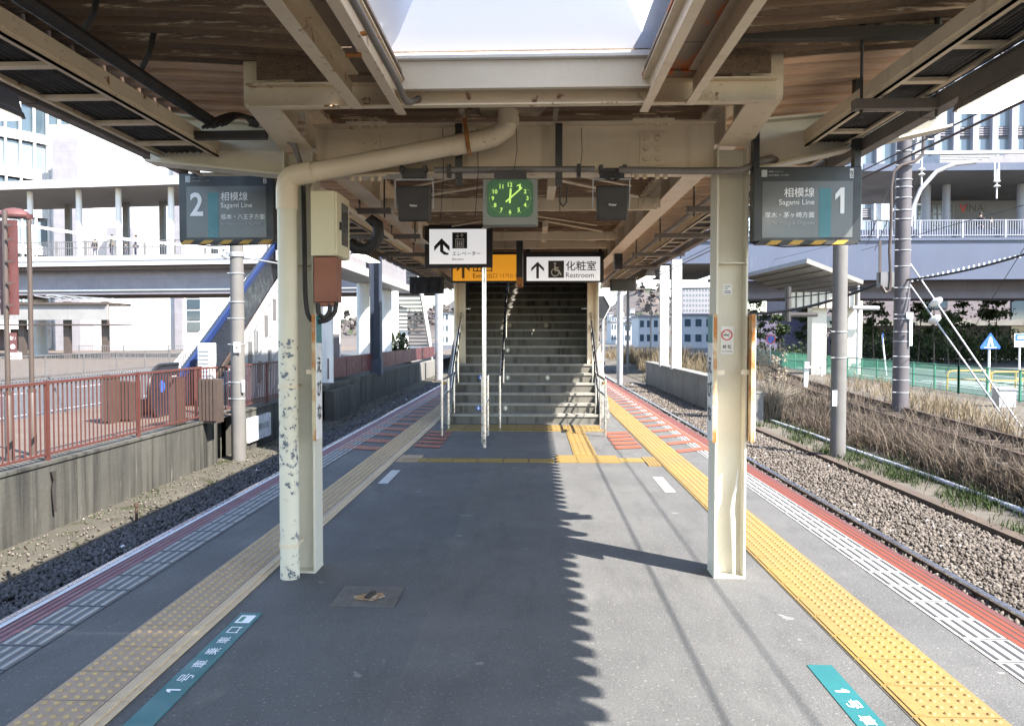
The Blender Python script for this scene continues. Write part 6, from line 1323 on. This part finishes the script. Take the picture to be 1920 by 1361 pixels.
# mauve low building with ledge
t = T('low_building', 'long mauve-grey building behind the trees below the bridge', 'building', (40, 80, -.6)); mb = MB(); mb.box(P(1520, 628, 80).x, 90, 80, 95, -.6, 6.2); mb.build('wall', 'mauve_wall', t)
mb = MB(); mb.box(P(1590, 628, 78).x, 80, 77.5, 80, 2.4, 2.9); mb.build('ledge', 'concrete', t); mb = MB(); mb.box(P(1532, 628, 80).x, P(1566, 628, 80).x, 79.9, 80, 2.2, 3.3); mb.build('window', 'glass', t); mb = MB(); mb.box(P(1735, 628, 80).x, P(1775, 628, 80).x, 79.9, 80, 4.0, 5.0); mb.build('window', 'glass', t); mb = MB(); mb.box(P(1895, 628, 80).x, 80, 79.9, 80, -.5, 6); mb.build('window', 'glass', t)
t = T('low_building', 'dark purple low block left of the canopy columns', 'building', (24, 82, -.6)); mb = MB(); mb.box(P(1405, 628, 82).x, P(1519, 628, 82).x, 82, 90, -.6, 3.4); mb.build('wall', mat('purple_wall', (.115, .10, .16), (.10, .09, .14), .5, .7), t); mb = MB(); mb.box(P(1403, 628, 82).x, P(1521, 628, 82).x, 81.7, 90, 3.4, 3.6); mb.build('parapet', 'grey_wall', t)
# far town
def block(label, u0, u1, vt, Y, nx, nz, name='far_house', m='white_wall', roof=None, dep=10, z0=-.8):
    a, b, zt = P(u0, 628, Y).x, P(u1, 628, Y).x, P(u0, vt, Y).z; t = T(name, label, 'building', ((a + b) / 2, Y, z0)); mb = MB(); mb.box(a, b, Y, Y + dep, z0, zt); mb.build('wall', m, t); mb = MB(); w_, h_ = (b - a) / nx, (zt - z0 - .5) / nz
    for i in range(nx):
        for j in range(nz): mb = MB(); mb.box(a + (i + .22) * w_, a + (i + .78) * w_, Y - .05, Y, z0 + .5 + (j + .3) * h_, z0 + .5 + (j + .78) * h_); mb.build('window', 'glass', t)
    mb = MB()
    if roof == 'gable': mb.prism([(a - .4, zt), (b + .4, zt), ((a + b) / 2, zt + (b - a) * .22)], Y - .4, Y + dep, 'y')
    else: mb.box(a - .2, b + .2, Y - .25, Y + dep, zt, zt + .35)
    mb.build('roof', 'grey_wall' if not roof else 'brown_metal', t); return t
block('distant tall apartment block with a dense window grid', 1279, 1338, 540, 420, 10, 10, 'apartment_tower', 'grey_wall', dep=25)
block('two-storey white house with a flat roof left of the apartment block', 1197, 1236, 595, 150, 3, 2); block('white building with dark windows behind the low platform wall', 1279, 1340, 592, 140, 3, 2)
block('small pale house with a brown gable roof beyond the left stair flight', 826, 842, 585, 150, 2, 3, roof='gable'); block('pinkish house glimpsed behind the round columns', 728, 748, 575, 90, 2, 2, m='cream_pale', roof='gable', dep=6)
for i, (u0, u1, v, Y) in enumerate(((1142, 1150, 588, 260), (1151, 1161, 592, 240), (1165, 1176, 596, 230), (1178, 1192, 590, 280), (1146, 1156, 604, 200), (1170, 1184, 606, 190), (1186, 1196, 600, 210), (1160, 1170, 583, 330), (1182, 1190, 580, 340))):
    block(['tiny far house with bright front under the hill', 'tiny far house with grey roof beside the signal', 'tiny far house behind the railway poles', 'tiny far house at the foot of the wooded hill', 'tiny low house behind the dry grass', 'tiny low house next to the far signal', 'tiny far house near the flat-roofed white house', 'tiny house high on the hillside', 'tiny house on the hillside below the woods'][i], u0, u1, v, Y, 2, 2, roof='gable' if i % 2 else None, dep=8)
mb = MB(); vs = []; n = 44; X0, X1 = -260, 330; prof = []
for i in range(n + 1):
    x = X0 + (X1 - X0) * i / n; u = 1000 + x / 640 * 1584; hgt = 14 + 28 * math.exp(-((u - 1205) / 60) ** 2) + 16 * math.exp(-((u - 870) / 90) ** 2) + 3 * math.sin(i * 1.7) + 2 * math.sin(i * 4.1)
    prof.append((x, hgt))
for j, (dy, k_) in enumerate(((0, 0), (40, .6), (80, 1), (160, .9), (300, 0))): vs += [(x, 560 + dy, -2 + h * k_ + (2.2 * math.sin(x * .31 + j) if 0 < k_ else 0)) for x, h in prof]
mb.add(vs, [(j * (n + 1) + i, j * (n + 1) + i + 1, (j + 1) * (n + 1) + i + 1, (j + 1) * (n + 1) + i) for j in range(4) for i in range(n)]); struct(mb.build('hill', 'hill_woods', smooth=True))
pts = []
for i in range(2600):
    k_ = rng.integers(0, n); x, h = prof[k_]; x += rng.uniform(0, 13); f = rng.uniform(.2, 1); pts.append((x, 560 + 80 * f + rng.uniform(-6, 6), -2 + h * f ** .8 + rng.uniform(0, 4)))
tag(scatter('far_woods', 'hill_woods', leaves(np.array(pts), 2.6, .8), [(0, 1, 2, 3)]), kind='stuff')
# white pillars on the low platform wall
for (u, Y, lab) in ((1246, 41.5, 'farther white pillar standing on the low platform wall'), (1269, 38, 'nearer white pillar standing on the low platform wall')):
    x = P(u, 628, Y).x; t = T('white_pillar', lab, 'pillar', (x, Y, 0)); mb = MB(); mb.box(x - .21, x + .21, Y, Y + .42, 0, 4.9); mb.build('shaft', 'white_paint', t); mb = MB(); mb.box(x - .23, x - .21, Y - .02, Y + .1, 0, 4.9)
    for z in (.8, 1.6, 2.4, 3.2): mb.box(x - .27, x - .21, Y - .04, Y + .06, z, z + .12)
    mb.build('conduit', 'brown_metal', t)
# ------------------------------------------------------------------ poles and wires on the right
p1 = conc_pole(6.72, 18.9, -1.15, 4.1, .165, 'concrete_pole', 'plain round concrete pole below sign 1 on the weedy bank', (1.05, 1.62))
mb = MB(); mb.box(6.52, 6.62, 18.70, 18.72, .0, .34); mb.build('plate', 'panel_white', p1)
bx, by = P(1690, 628, 24).x, 24.0; zs = [P(1690, v, 24).z for v in (240, 262, 285, 312, 338, 352, 372, 395, 412, 450, 470, 500, 540, 560, 590, 598, 622, 640, 668, 688, 712, 735)]
p2 = conc_pole(bx, by, -1.0, 6.9, .215, 'grey_pole', 'weathered pole wrapped in many steel bands on the bank', zs)
mb = MB(); mb.box(bx + .12, bx + .2, by - .24, by - .2, P(0, 660, 24).z + .2, P(0, 590, 24).z); mb.box(bx + .02, bx + .2, by - .26, by - .22, P(0, 600, 24).z, P(0, 588, 24).z); mb.build('plate', 'panel_white', p2)
t = T('bracket_arm', 'horizontal wire bracket arm with a curved stay on the banded pole', 'bracket', (bx, by, 5)); mb = MB(); z = P(0, 303, 24).z; mb.bar((bx - .2, by, z), (bx + 5.5, by, z), .10, .09); mb.build('arm', 'galv', t); mb = MB(); mb.tube([P(u, v, 24) for u, v in ((1706, 425), (1710, 392), (1726, 355), (1756, 322), (1790, 308), (1830, 304))], .06, 8); mb.build('curved_stay', 'galv', t, smooth=True)
def insul(mb, c, ax=(0, 0, 1), s=1):
    ax = Vector(ax).normalized()
    for i in range(2): mb.tube([c + ax * (.14 * i * s), c + ax * (.14 * i + .03) * s, c + ax * (.14 * i + .08) * s], [.03 * s, .10 * s, .035 * s], 12)
    mb.tube([c - ax * .3 * s, c + ax * .5 * s], .02 * s, 6); return mb
mb = insul(MB(), P(1869, 352, 24)); mb.tube([P(1865, 305, 24), P(1865, 342, 24)], .02, 6); mb.tube([P(1873, 305, 24), P(1873, 342, 24)], .02, 6); mb.build('insulator', 'white_paint', t, smooth=True)
mb = insul(MB(), P(1716, 266, 24)); insul(mb, P(1728, 330, 24)); insul(mb, P(1715, 262, 23.9), (1, 0, 0)); mb.build('insulator', 'white_paint', p2, smooth=True)
mb = MB(); c = P(1653, 400, 24); mb.box(c.x - .25, c.x + .22, 23.9, 24.1, c.z - .2, c.z + .25); mb.bar(P(1640, 405, 24), P(1690, 388, 24), .08, .08); mb.build('switch_box', 'galv', p2)
mb = MB(); mb.tube([P(u, v, 23.7) for u, v in ((1732, 250), (1730, 290), (1715, 303), (1690, 310), (1676, 322), (1671, 350), (1671, 420), (1668, 470), (1670, 520), (1668, 545), (1660, 548), (1652, 535))], .045, 8); mb.bar(P(1650, 452, 23.8), P(1650, 530, 23.8), .06, .05, up=(0, 1, 0)); mb.build('cable', 'brown_metal', p2, smooth=True)
mb = MB(); c = P(1660, 524, 23.8); mb.box(c.x - .16, c.x + .2, 23.7, 24, c.z - .22, c.z + .2); mb.build('splice_box', 'grey_rail', p2)
for v0, v1, iv, iu, lab in ((488, 800, 577, 1755, 'upper guy wire with a white insulator from the banded pole'), (528, 800, 612, 1757, 'lower guy wire with a white insulator from the banded pole')):
    A_ = P(1702, v0, 24); E_ = G(1925 if v0 < 500 else 1905, 815, -.85); t = T('guy_wire', lab, 'guy wire', (E_.x, E_.y, E_.z), 'guy wires of the banded pole'); mb = MB(); mb.tube([A_, E_], .022, 8); mb.build('wire', 'galv', t, smooth=True); f = (iu - 1702) / (1925 - 1702) * 1.12; c = A_.lerp(E_, f); mb = MB(); d = (E_ - A_).normalized(); mb.tube([c - d * .10, c - d * .022, c + d * .022, c + d * .10], [.04, .17, .17, .04], 16); mb.build('insulator', 'white_paint', t, smooth=True)
def wire(label, pts, r=.012, sag=0, m='cable', n=24, name='overhead_wire'):
    mb = MB(); a, b = Vector(pts[0]), Vector(pts[1]); mb.tube([a.lerp(b, i / n) - Vector((0, 0, sag * 4 * (i / n) * (1 - i / n))) for i in range(n + 1)], r, 6); return tag(mb.build(name, m, smooth=True), label, 'wire', 'overhead wires')
wire('thick overhead wire running along the sunny track beside the roof', [(2.95, -6, 2.956), (2.95, 60, 2.956)], .009, m='brown_metal'); wire('thin overhead wire just outside the thick one along the sunny track', [(3.59, -6, 3.34), (3.59, 60, 3.34)], .007)
wire('spiral-wrapped cable rising right from the banded pole', [P(1690, 526, 24), P(1960, 464, 20)], .03, .12); wire('wrapped cable sagging left from the banded pole towards the canopy', [P(1650, 530, 24), P(1390, 588, 30)], .045, .25); wire('thin second cable left of the banded pole', [P(1650, 533, 24), P(1400, 562, 31)], .02, .1)
for i, (a, b, Y, Y2, lab) in enumerate((((1614, 470), (1920, 385), 40, 22, 'thin wire slanting up across the right bridge railing'), ((1400, 500), (1640, 440), 60, 40, 'thin feeder wire left of the banded pole'), ((1625, 460), (1700, 270), 24, 24, 'steep stay wire left of the banded pole'), ((1640, 470), (1712, 300), 24, 24, 'second steep stay wire left of the banded pole'), ((1920, 465), (1772, 700), 22, 30, 'dark stay wire crossing in front of the trees'), ((1125, 545), (1330, 541), 60, 60, 'far horizontal span wire above the railway'))): wire(lab, [P(*a, Y), P(*b, Y2)], .010 if i < 5 else .03, 0)
mb = MB()
for i in range(26): c = P(1700 + i * 9.6, 524 - i * 2.2, 24 - i * .14); mb.box(c.x - .02, c.x + .02, c.y - .04, c.y - .03, c.z - .10, c.z - .02)
tag(mb.build('cable_tie', 'panel_white'), 'row of small white ties along the spiral-wrapped cable', 'cable ties')
for u, Y, vt, r, lab in ((1163, 45, 540, .15, 'light grey pole beside the far sunny track'), (1158, 52, 548, .06, 'thin pipe pole next to the light grey pole'), (1177, 60, 545, .10, 'dark slim pole behind the light grey pole'), (1132, 75, 590, .13, 'dark pole near the railway signal'), (1220, 70, 550, .06, 'very thin white pole in front of the hill'), (823, 50, 520, .24, 'far white pole at the end of the shaded track')):
    x = P(u, 628, Y).x; mb = MB(); mb.tube([(x, Y, -1.1), (x, Y, P(u, vt, Y).z)], r, 10); tag(mb.build('far_pole', 'galv' if 'dark' not in lab else 'grey_rail', smooth=True), lab, 'pole')
c = P(1131, 575, 40); t = T('railway_signal', 'black railway signal head with a white edge beyond the stairs', 'signal', (c.x, 40, -1)); mb = MB(); mb.prism([(c.x - .28, c.z - .55), (c.x + .05, c.z - .55), (c.x + .33, c.z), (c.x + .05, c.z + .5), (c.x - .28, c.z + .5)], 40, 40.1, 'y'); mb.build('backplate', 'black', t); mb = MB(); mb.bar((c.x + .05, 39.98, c.z - .55), (c.x + .33, 39.98, c.z), .03, .05, up=(0, 1, 0)); mb.bar((c.x + .33, 39.98, c.z), (c.x + .05, 39.98, c.z + .5), .03, .05, up=(0, 1, 0)); mb.build('edge', 'white_paint', t); mb = MB(); mb.tube([(c.x, 40.2, -1), (c.x, 40.2, c.z + .4)], .06, 8); mb.build('pole', 'galv', t)
# road furniture on the right
t = bar_fence('mesh_fence', 'green mesh fence between the railway bank and the road', [(15.7, 22, -.62), (15.75, 32, -.62), (16.2, 48, -.62), (17.2, 70, -.62)], 1.05, 'green_rail', .055, 2.0, .007, .06, .05, 'fence', mid=.55)
def disc_sign(u, v, Y, r, label):
    x, z = P(u, v, Y).x, P(u, v, Y).z; t = T('road_sign', label, 'road sign', (x, Y, -.6)); mb = MB(); mb.tube([(x, Y + .05, -.6), (x, Y + .05, z + r * .6)], .045, 8); mb.build('pole', 'white_paint', t); mb = MB(); mb.disc((x, Y, z), (0, -1, 0), r, .02, 24); mb.build('plate', 'blue_ink', t); mb = MB(); mb.ring((x, Y - .02, z), (0, -1, 0), r * .78, r, .01); d = r * .6; mb.bar((x - d, Y - .026, z + d), (x + d, Y - .026, z - d), .02, r * .2, up=(0, 1, 0)); mb.build('red_ring', 'red_ink', t)
disc_sign(1445, 636, 60, .33, 'round blue no parking sign with a red ring and slash')
def tri_sign(u, v0, v1, Y, label, turn=0, lean=0):
    p = P(u, v0, Y); zb = P(u, v1, Y).z; h = p.z - zb; w_ = h * .62; t = T('road_sign', label, 'road sign', (p.x, Y, -.6)); ct, st = math.cos(turn), math.sin(turn)
    def q(a, z, d=0): return Vector((p.x + a * ct + d * st, Y + a * st - d * ct, z))
    mb = MB(); mb.tube([(p.x + lean, Y + .06, -.6), (p.x, Y + .06, p.z - h * .2)], .045, 8); mb.build('pole', 'white_paint', t); mb = MB(); nn = (st, -ct, 0)
    mb.plate([q(0, p.z), q(w_, zb + h * .12), q(w_ * .95, zb), q(-w_ * .95, zb), q(-w_, zb + h * .12)], nn, .02); mb.build('plate', 'blue_ink', t); mb = MB()
    mb.plate([q(0, p.z - h * .24, .022), q(w_ * .12, p.z - h * .33, .022), q(w_ * .3, zb + h * .18, .022), q(w_ * .14, zb + h * .18, .022), q(0, p.z - h * .56, .022), q(-w_ * .14, zb + h * .18, .022), q(-w_ * .3, zb + h * .18, .022), q(-w_ * .12, p.z - h * .33, .022)], nn, .004)
    mb.plate([q(-w_ * .6, zb + h * .06, .022), q(w_ * .6, zb + h * .06, .022), q(w_ * .6, zb + h * .1, .022), q(-w_ * .6, zb + h * .1, .022)], nn, .004); mb.build('walking_symbol', 'ink_white', t)
tri_sign(1857, 624, 654, 32.5, 'blue pentagonal pedestrian crossing sign facing the camera'); tri_sign(1655, 624, 645, 46, 'tilted pedestrian crossing sign seen nearly edge on', R(70), .25)
c = P(1911, 638, 36); t = T('bus_stop_sign', 'small blue and white bus stop sign at the right edge', 'road sign', (c.x, 36, -.6)); mb = MB(); mb.tube([(c.x + .05, 36.05, -.6), (c.x + .05, 36.05, c.z + .2)], .04, 8); mb.build('pole', 'white_paint', t); mb = MB(); mb.box(c.x - .2, c.x + .3, 35.98, 36, c.z - .28, c.z + .28); mb.build('plate', 'panel_white', t); mb = MB(); mb.box(c.x - .17, c.x + .27, 35.97, 35.98, c.z - .02, c.z + .25); mb.build('blue_field', 'blue_ink', t); mb = MB(); mb.box(c.x - .08, c.x + .18, 35.96, 35.97, c.z + .06, c.z + .17); mb.box(c.x - .13, c.x + .2, 35.97, 35.98, c.z - .17, c.z - .11); mb.build('bus_symbol', 'ink_white', t)
def hoop(x0, x1, y, label):
    mb = MB(); pts = [(x0, y, -.6), (x0, y, .0), (x0 + .06, y, .10), (x0 + .2, y, .14), (x1 - .2, y, .14), (x1 - .06, y, .10), (x1, y, .0), (x1, y, -.6)]; mb.tube(pts, .035, 8); mb.tube([(x0, y, -.2), (x1, y, -.2)], .03, 8); tag(mb.build('guard_hoop', 'yellow_pipe', smooth=True), label, 'guard rail', 'yellow guard hoops by the crossing')
hoop(16.3, 18.0, 34, 'yellow guard hoop nearest the banded pole, behind the green fence'); hoop(17.4, 18.7, 33, 'yellow guard hoop next to the crossing sign pole'); hoop(19.2, 20.6, 34.5, 'yellow guard hoop at the right edge of the photo')
for i in range(8): flatstrip('crosswalk', 'mark_white', 18.2, 23, 33.6 + i * .95, 34.05 + i * .95, -.595)
flatstrip('road_marking', 'mark_white', 17.6, 17.75, 20, 100, -.596); flatstrip('road_marking', 'mark_white', 24.2, 24.35, 20, 100, -.596)
mb = MB(); mb.box(25.6, 25.8, 20, 100, -.6, -.45); struct(mb.build('kerb', 'concrete'))
c = G(1520, 710, -.6); t = T('level_marker', 'white T-shaped railway marker leaning beside the second track', 'marker', (c.x, c.y, -.7)); mb = MB(); x, y = P(1510, 700, 34).x, 34; z1 = P(0, 676, 34).z; mb.bar((x, y, -.7), (x + .05, y, z1), .16, .12, up=(0, 1, 0)); mb.bar((x, y - .08, z1 - .25), (x + .55, y - .08, z1 - .12), .05, .16, up=(0, 1, 0)); mb.build('post', 'white_paint', t)
x, y = P(1541, 660, 45).x, 45; mb = MB(); mb.tube([(x, y, -.6), (x, y, .7)], .07, 8); mb.tube([(x, y, .45), (x, y, .55)], .075, 8); tag(mb.build('bollard', 'white_paint', smooth=True), 'white bollard in front of the canopy columns', 'bollard')
c = G(1895, 770, -.62); mb = MB(); mb.box(14.0, 14.5, 26, 26.4, -.65, -.1); mb.box(13.97, 14.53, 25.97, 26.43, -.1, -.05); tag(mb.build('track_box', 'galv'), 'grey trackside box near the green fence', 'box')
# ------------------------------------------------------------------ plants
def tree(x, y, z0, h, cw, n, label, m='leaf', trunk=.05, low=.25, group='young trees below the right bridge', name='tree', size=.13):
    t = T(name, label, 'tree', (x, y, z0), group); mb = MB(); lean = rng.uniform(-.2, .2, 2); top = Vector((x + lean[0], y + lean[1], z0 + h * .93)); base = Vector((x, y, z0)); mb.tube([base, base.lerp(top, .5) + Vector((rng.uniform(-.08, .08), 0, 0)), top], [trunk, trunk * .7, trunk * .2], 7); cs = []
    for i in range(int(9 + h * 2)):
        f = low + (1 - low) * rng.uniform(0, 1) ** .9; s = base.lerp(top, f); a = rng.uniform(0, 6.28); L = cw * (1.05 - f * .75) * rng.uniform(.45, 1.05); e = s + Vector((math.cos(a) * L, math.sin(a) * L, L * .45)); mb.tube([s, s.lerp(e, .5) + Vector((0, 0, .05)), e], [trunk * .35, trunk * .25, trunk * .1], 5)
        for _ in range(3): c = s.lerp(e, rng.uniform(.45, 1.05)); cs.append((c.x, c.y, c.z, rng.uniform(.12, .34) * cw))
    mb.build('trunk', 'bark', t, smooth=True); cs = np.array(cs); k_ = rng.integers(0, len(cs), n); g = rng.normal(size=(n, 3)) * np.array([1, 1, .55]) * .55; scatter('crown', m, leaves(cs[k_, :3] + g * cs[k_, 3:4], size), [(0, 1, 2, 3)], t); return t
TR_ = [(1425, 72, 7.0, 1.5, 1500, 'tall slender evergreen left of the canopy in front of the office building', 'leaf_pale'), (1412, 74, 4.2, 1.2, 900, 'small dark tree at the left end of the purple block', 'leaf'), (1462, 76, 4.5, 1.3, 1000, 'dark round tree in front of the purple block', 'leaf'), (1509, 66, 5.4, 1.3, 1300, 'pale conical evergreen left of the canopy columns', 'leaf_pale'), (1577, 70, 5.0, 1.2, 1100, 'narrow tree between the canopy columns', 'leaf'), (1640, 60, 5.6, 1.7, 1700, 'bushy tree just left of the banded pole', 'leaf'), (1722, 62, 6.4, 1.6, 1500, 'tree with drooping layers right of the banded pole', 'leaf'), (1752, 58, 6.6, 1.4, 1300, 'thin-stemmed tree behind the guy wire insulators', 'leaf'), (1800, 62, 4.6, 1.5, 1100, 'low tree between the guy wires and the crossing sign', 'leaf'), (1868, 62, 6.8, 1.7, 1900, 'layered dark tree above the crossing sign', 'leaf'), (1780, 60, 4.0, 1.2, 900, 'thin young tree beside the guy wires', 'leaf_pale')]
for u, Y, h, cw, n, lab, m in TR_: tree(P(u, 628, Y).x, Y, -.6, h, cw, n, lab, m)
def hedge(x0, x1, y0, y1, z0, z1, n, label, m='leaf', size=.13):
    p = np.stack([rng.uniform(x0, x1, n), rng.uniform(y0, y1, n), z0 + (z1 - z0) * rng.uniform(0, 1, n) ** .8 * (.7 + .3 * np.sin(rng.uniform(0, 30, n)))], 1); o = scatter('hedge', m, leaves(p, size, .6), [(0, 1, 2, 3)]); return tag(o, label, 'hedge')
hedge(P(1625, 628, 70).x, P(1925, 628, 70).x + 3, 66, 75, -.6, 2.1, 8000, 'deep dark hedge along the foot of the mauve building'); hedge(P(1405, 628, 70).x, P(1520, 628, 76).x, 76, 79, -.6, 1.0, 1200, 'low hedge in front of the purple block')
for i, u in enumerate((723, 735, 748, 757)):
    Y = 47; x = P(u, 628, Y).x; t = T('shrub', ['first', 'second', 'third', 'fourth'][i] + ' dark clipped conifer behind the dark red panel fence, from the left', 'shrub', (x, Y, -.1), 'clipped conifers behind the panel fence'); n = 420; z = rng.uniform(0, 1, n); a = rng.uniform(0, 6.28, n); rr_ = (.38 * (1 - z ** 2.2) + .05) * rng.uniform(.6, 1, n); scatter('foliage', 'leaf', leaves(np.stack([x + rr_ * np.cos(a), Y + rr_ * np.sin(a), -.1 + z * 1.75], 1), .09), [(0, 1, 2, 3)], t); mb = MB(); mb.tube([(x, Y, -.15), (x, Y, 1.3)], .03, 6); mb.build('stem', 'bark', t)
def weeds(name, m, n, xf, ya, yb_, zf, h0, h1, width, lean=.5, clump=0):
    u = rng.uniform(0, 1, n); y = ya * (yb_ / ya) ** u
    if clump:
        k_ = rng.integers(0, clump, n); cyv = ya * (yb_ / ya) ** rng.uniform(0, 1, clump); cu = rng.uniform(0, 1, clump); y = cyv[k_] + rng.normal(size=n) * .22; fx = cu[k_]
    else: fx = rng.uniform(0, 1, n)
    x0, x1 = xf(y); x = x0 + (x1 - x0) * fx + rng.normal(size=n) * .12; h = rng.uniform(h0, h1, n)
    if clump: h = h * rng.uniform(.45, 1.25, clump)[k_]
    return tag(scatter(name, m, blades(np.stack([x, y, zf(x)], 1), h, np.full(n, lean), width), BLADE), kind='stuff')
zb = lambda x: np.interp(x, [6.45, 7.3, 8.2, 9.6, 13], [-1.14, -1.12, -.95, -.72, -.62])
weeds('dry_weeds', 'dry_weed', 11500, lambda y: (7.65 + 0 * y, np.minimum(second(y) - .25, 11.2)), 9.5, 34, zb, .25, .88, .007, .9, 330)
weeds('dry_weeds', 'dry_weed', 3500, lambda y: (7.5 + 0 * y, np.minimum(second(y) - .3, 9)), 8.5, 30, zb, .12, .4, .012, .9, 260)
weeds('straw_grass', 'straw', 1800, lambda y: (second(y) + 1.7, second(y) + 1.9 + .12 * np.maximum(0, y - 16)), 14, 40, lambda x: -.65 + 0 * x, .3, .8, .010, .7, 130)
weeds('dry_weeds', 'dry_weed', 6500, lambda y: (second(y) - .4, second(y) + 1.5), 8.5, 60, lambda x: -.62 + 0 * x, .10, .42, .008, .9, 420)
weeds('straw_grass', 'straw', 9000, lambda y: (7.0 + 0 * y, np.minimum(second(y) - .6, 15)), 40, 95, lambda x: -.75 + 0 * x, .5, 1.5, .018, .6, 420)
weeds('grass', 'grass', 1600, lambda y: (7.7 + 0 * y, np.minimum(second(y) - .5, 10)), 9, 30, zb, .08, .3, .01, .9, 60)
weeds('grass', 'grass', 7000, lambda y: (6.55 + 0 * y, 7.75 + 0 * y), 8, 27, zb, .05, .22, .008, .9, 180)
weeds('grass', 'grass', 1500, lambda y: (6.6 + 0 * y, 8.5 + 0 * y), 40, 52, zb, .2, .6, .02, .7, 60)
weeds('moss_grass', 'grass', 500, lambda y: (-6.5 + 0 * y, -6.1 + 0 * y), 7, 24, lambda x: -1.11 + 0 * x, .03, .09, .006, .9, 50)
t = T('pampas_grass', 'big pale pampas grass clump with feathery plumes beside the cable box', 'grass clump', (7.35, 26.5, -1.1)); n = 900; a = rng.uniform(0, 6.28, n); r_ = rng.uniform(0, .35, n); scatter('leaves', 'plume', blades(np.stack([7.35 + r_ * np.cos(a), 26.5 + r_ * np.sin(a), np.full(n, -1.1)], 1), rng.uniform(.8, 1.7, n), np.full(n, .9), .010, .45), BLADE, t)
pp = []
for i in range(14):
    c = np.array([7.45 + rng.normal() * .25, 26.6 + rng.normal() * .2, rng.uniform(.0, .75)])
    for j in range(70): f = j / 70; pp.append(c + np.array([rng.normal() * .045, rng.normal() * .045, .42 * f]))
scatter('plume', 'plume', leaves(np.array(pp), .045, .25), [(0, 1, 2, 3)], t)
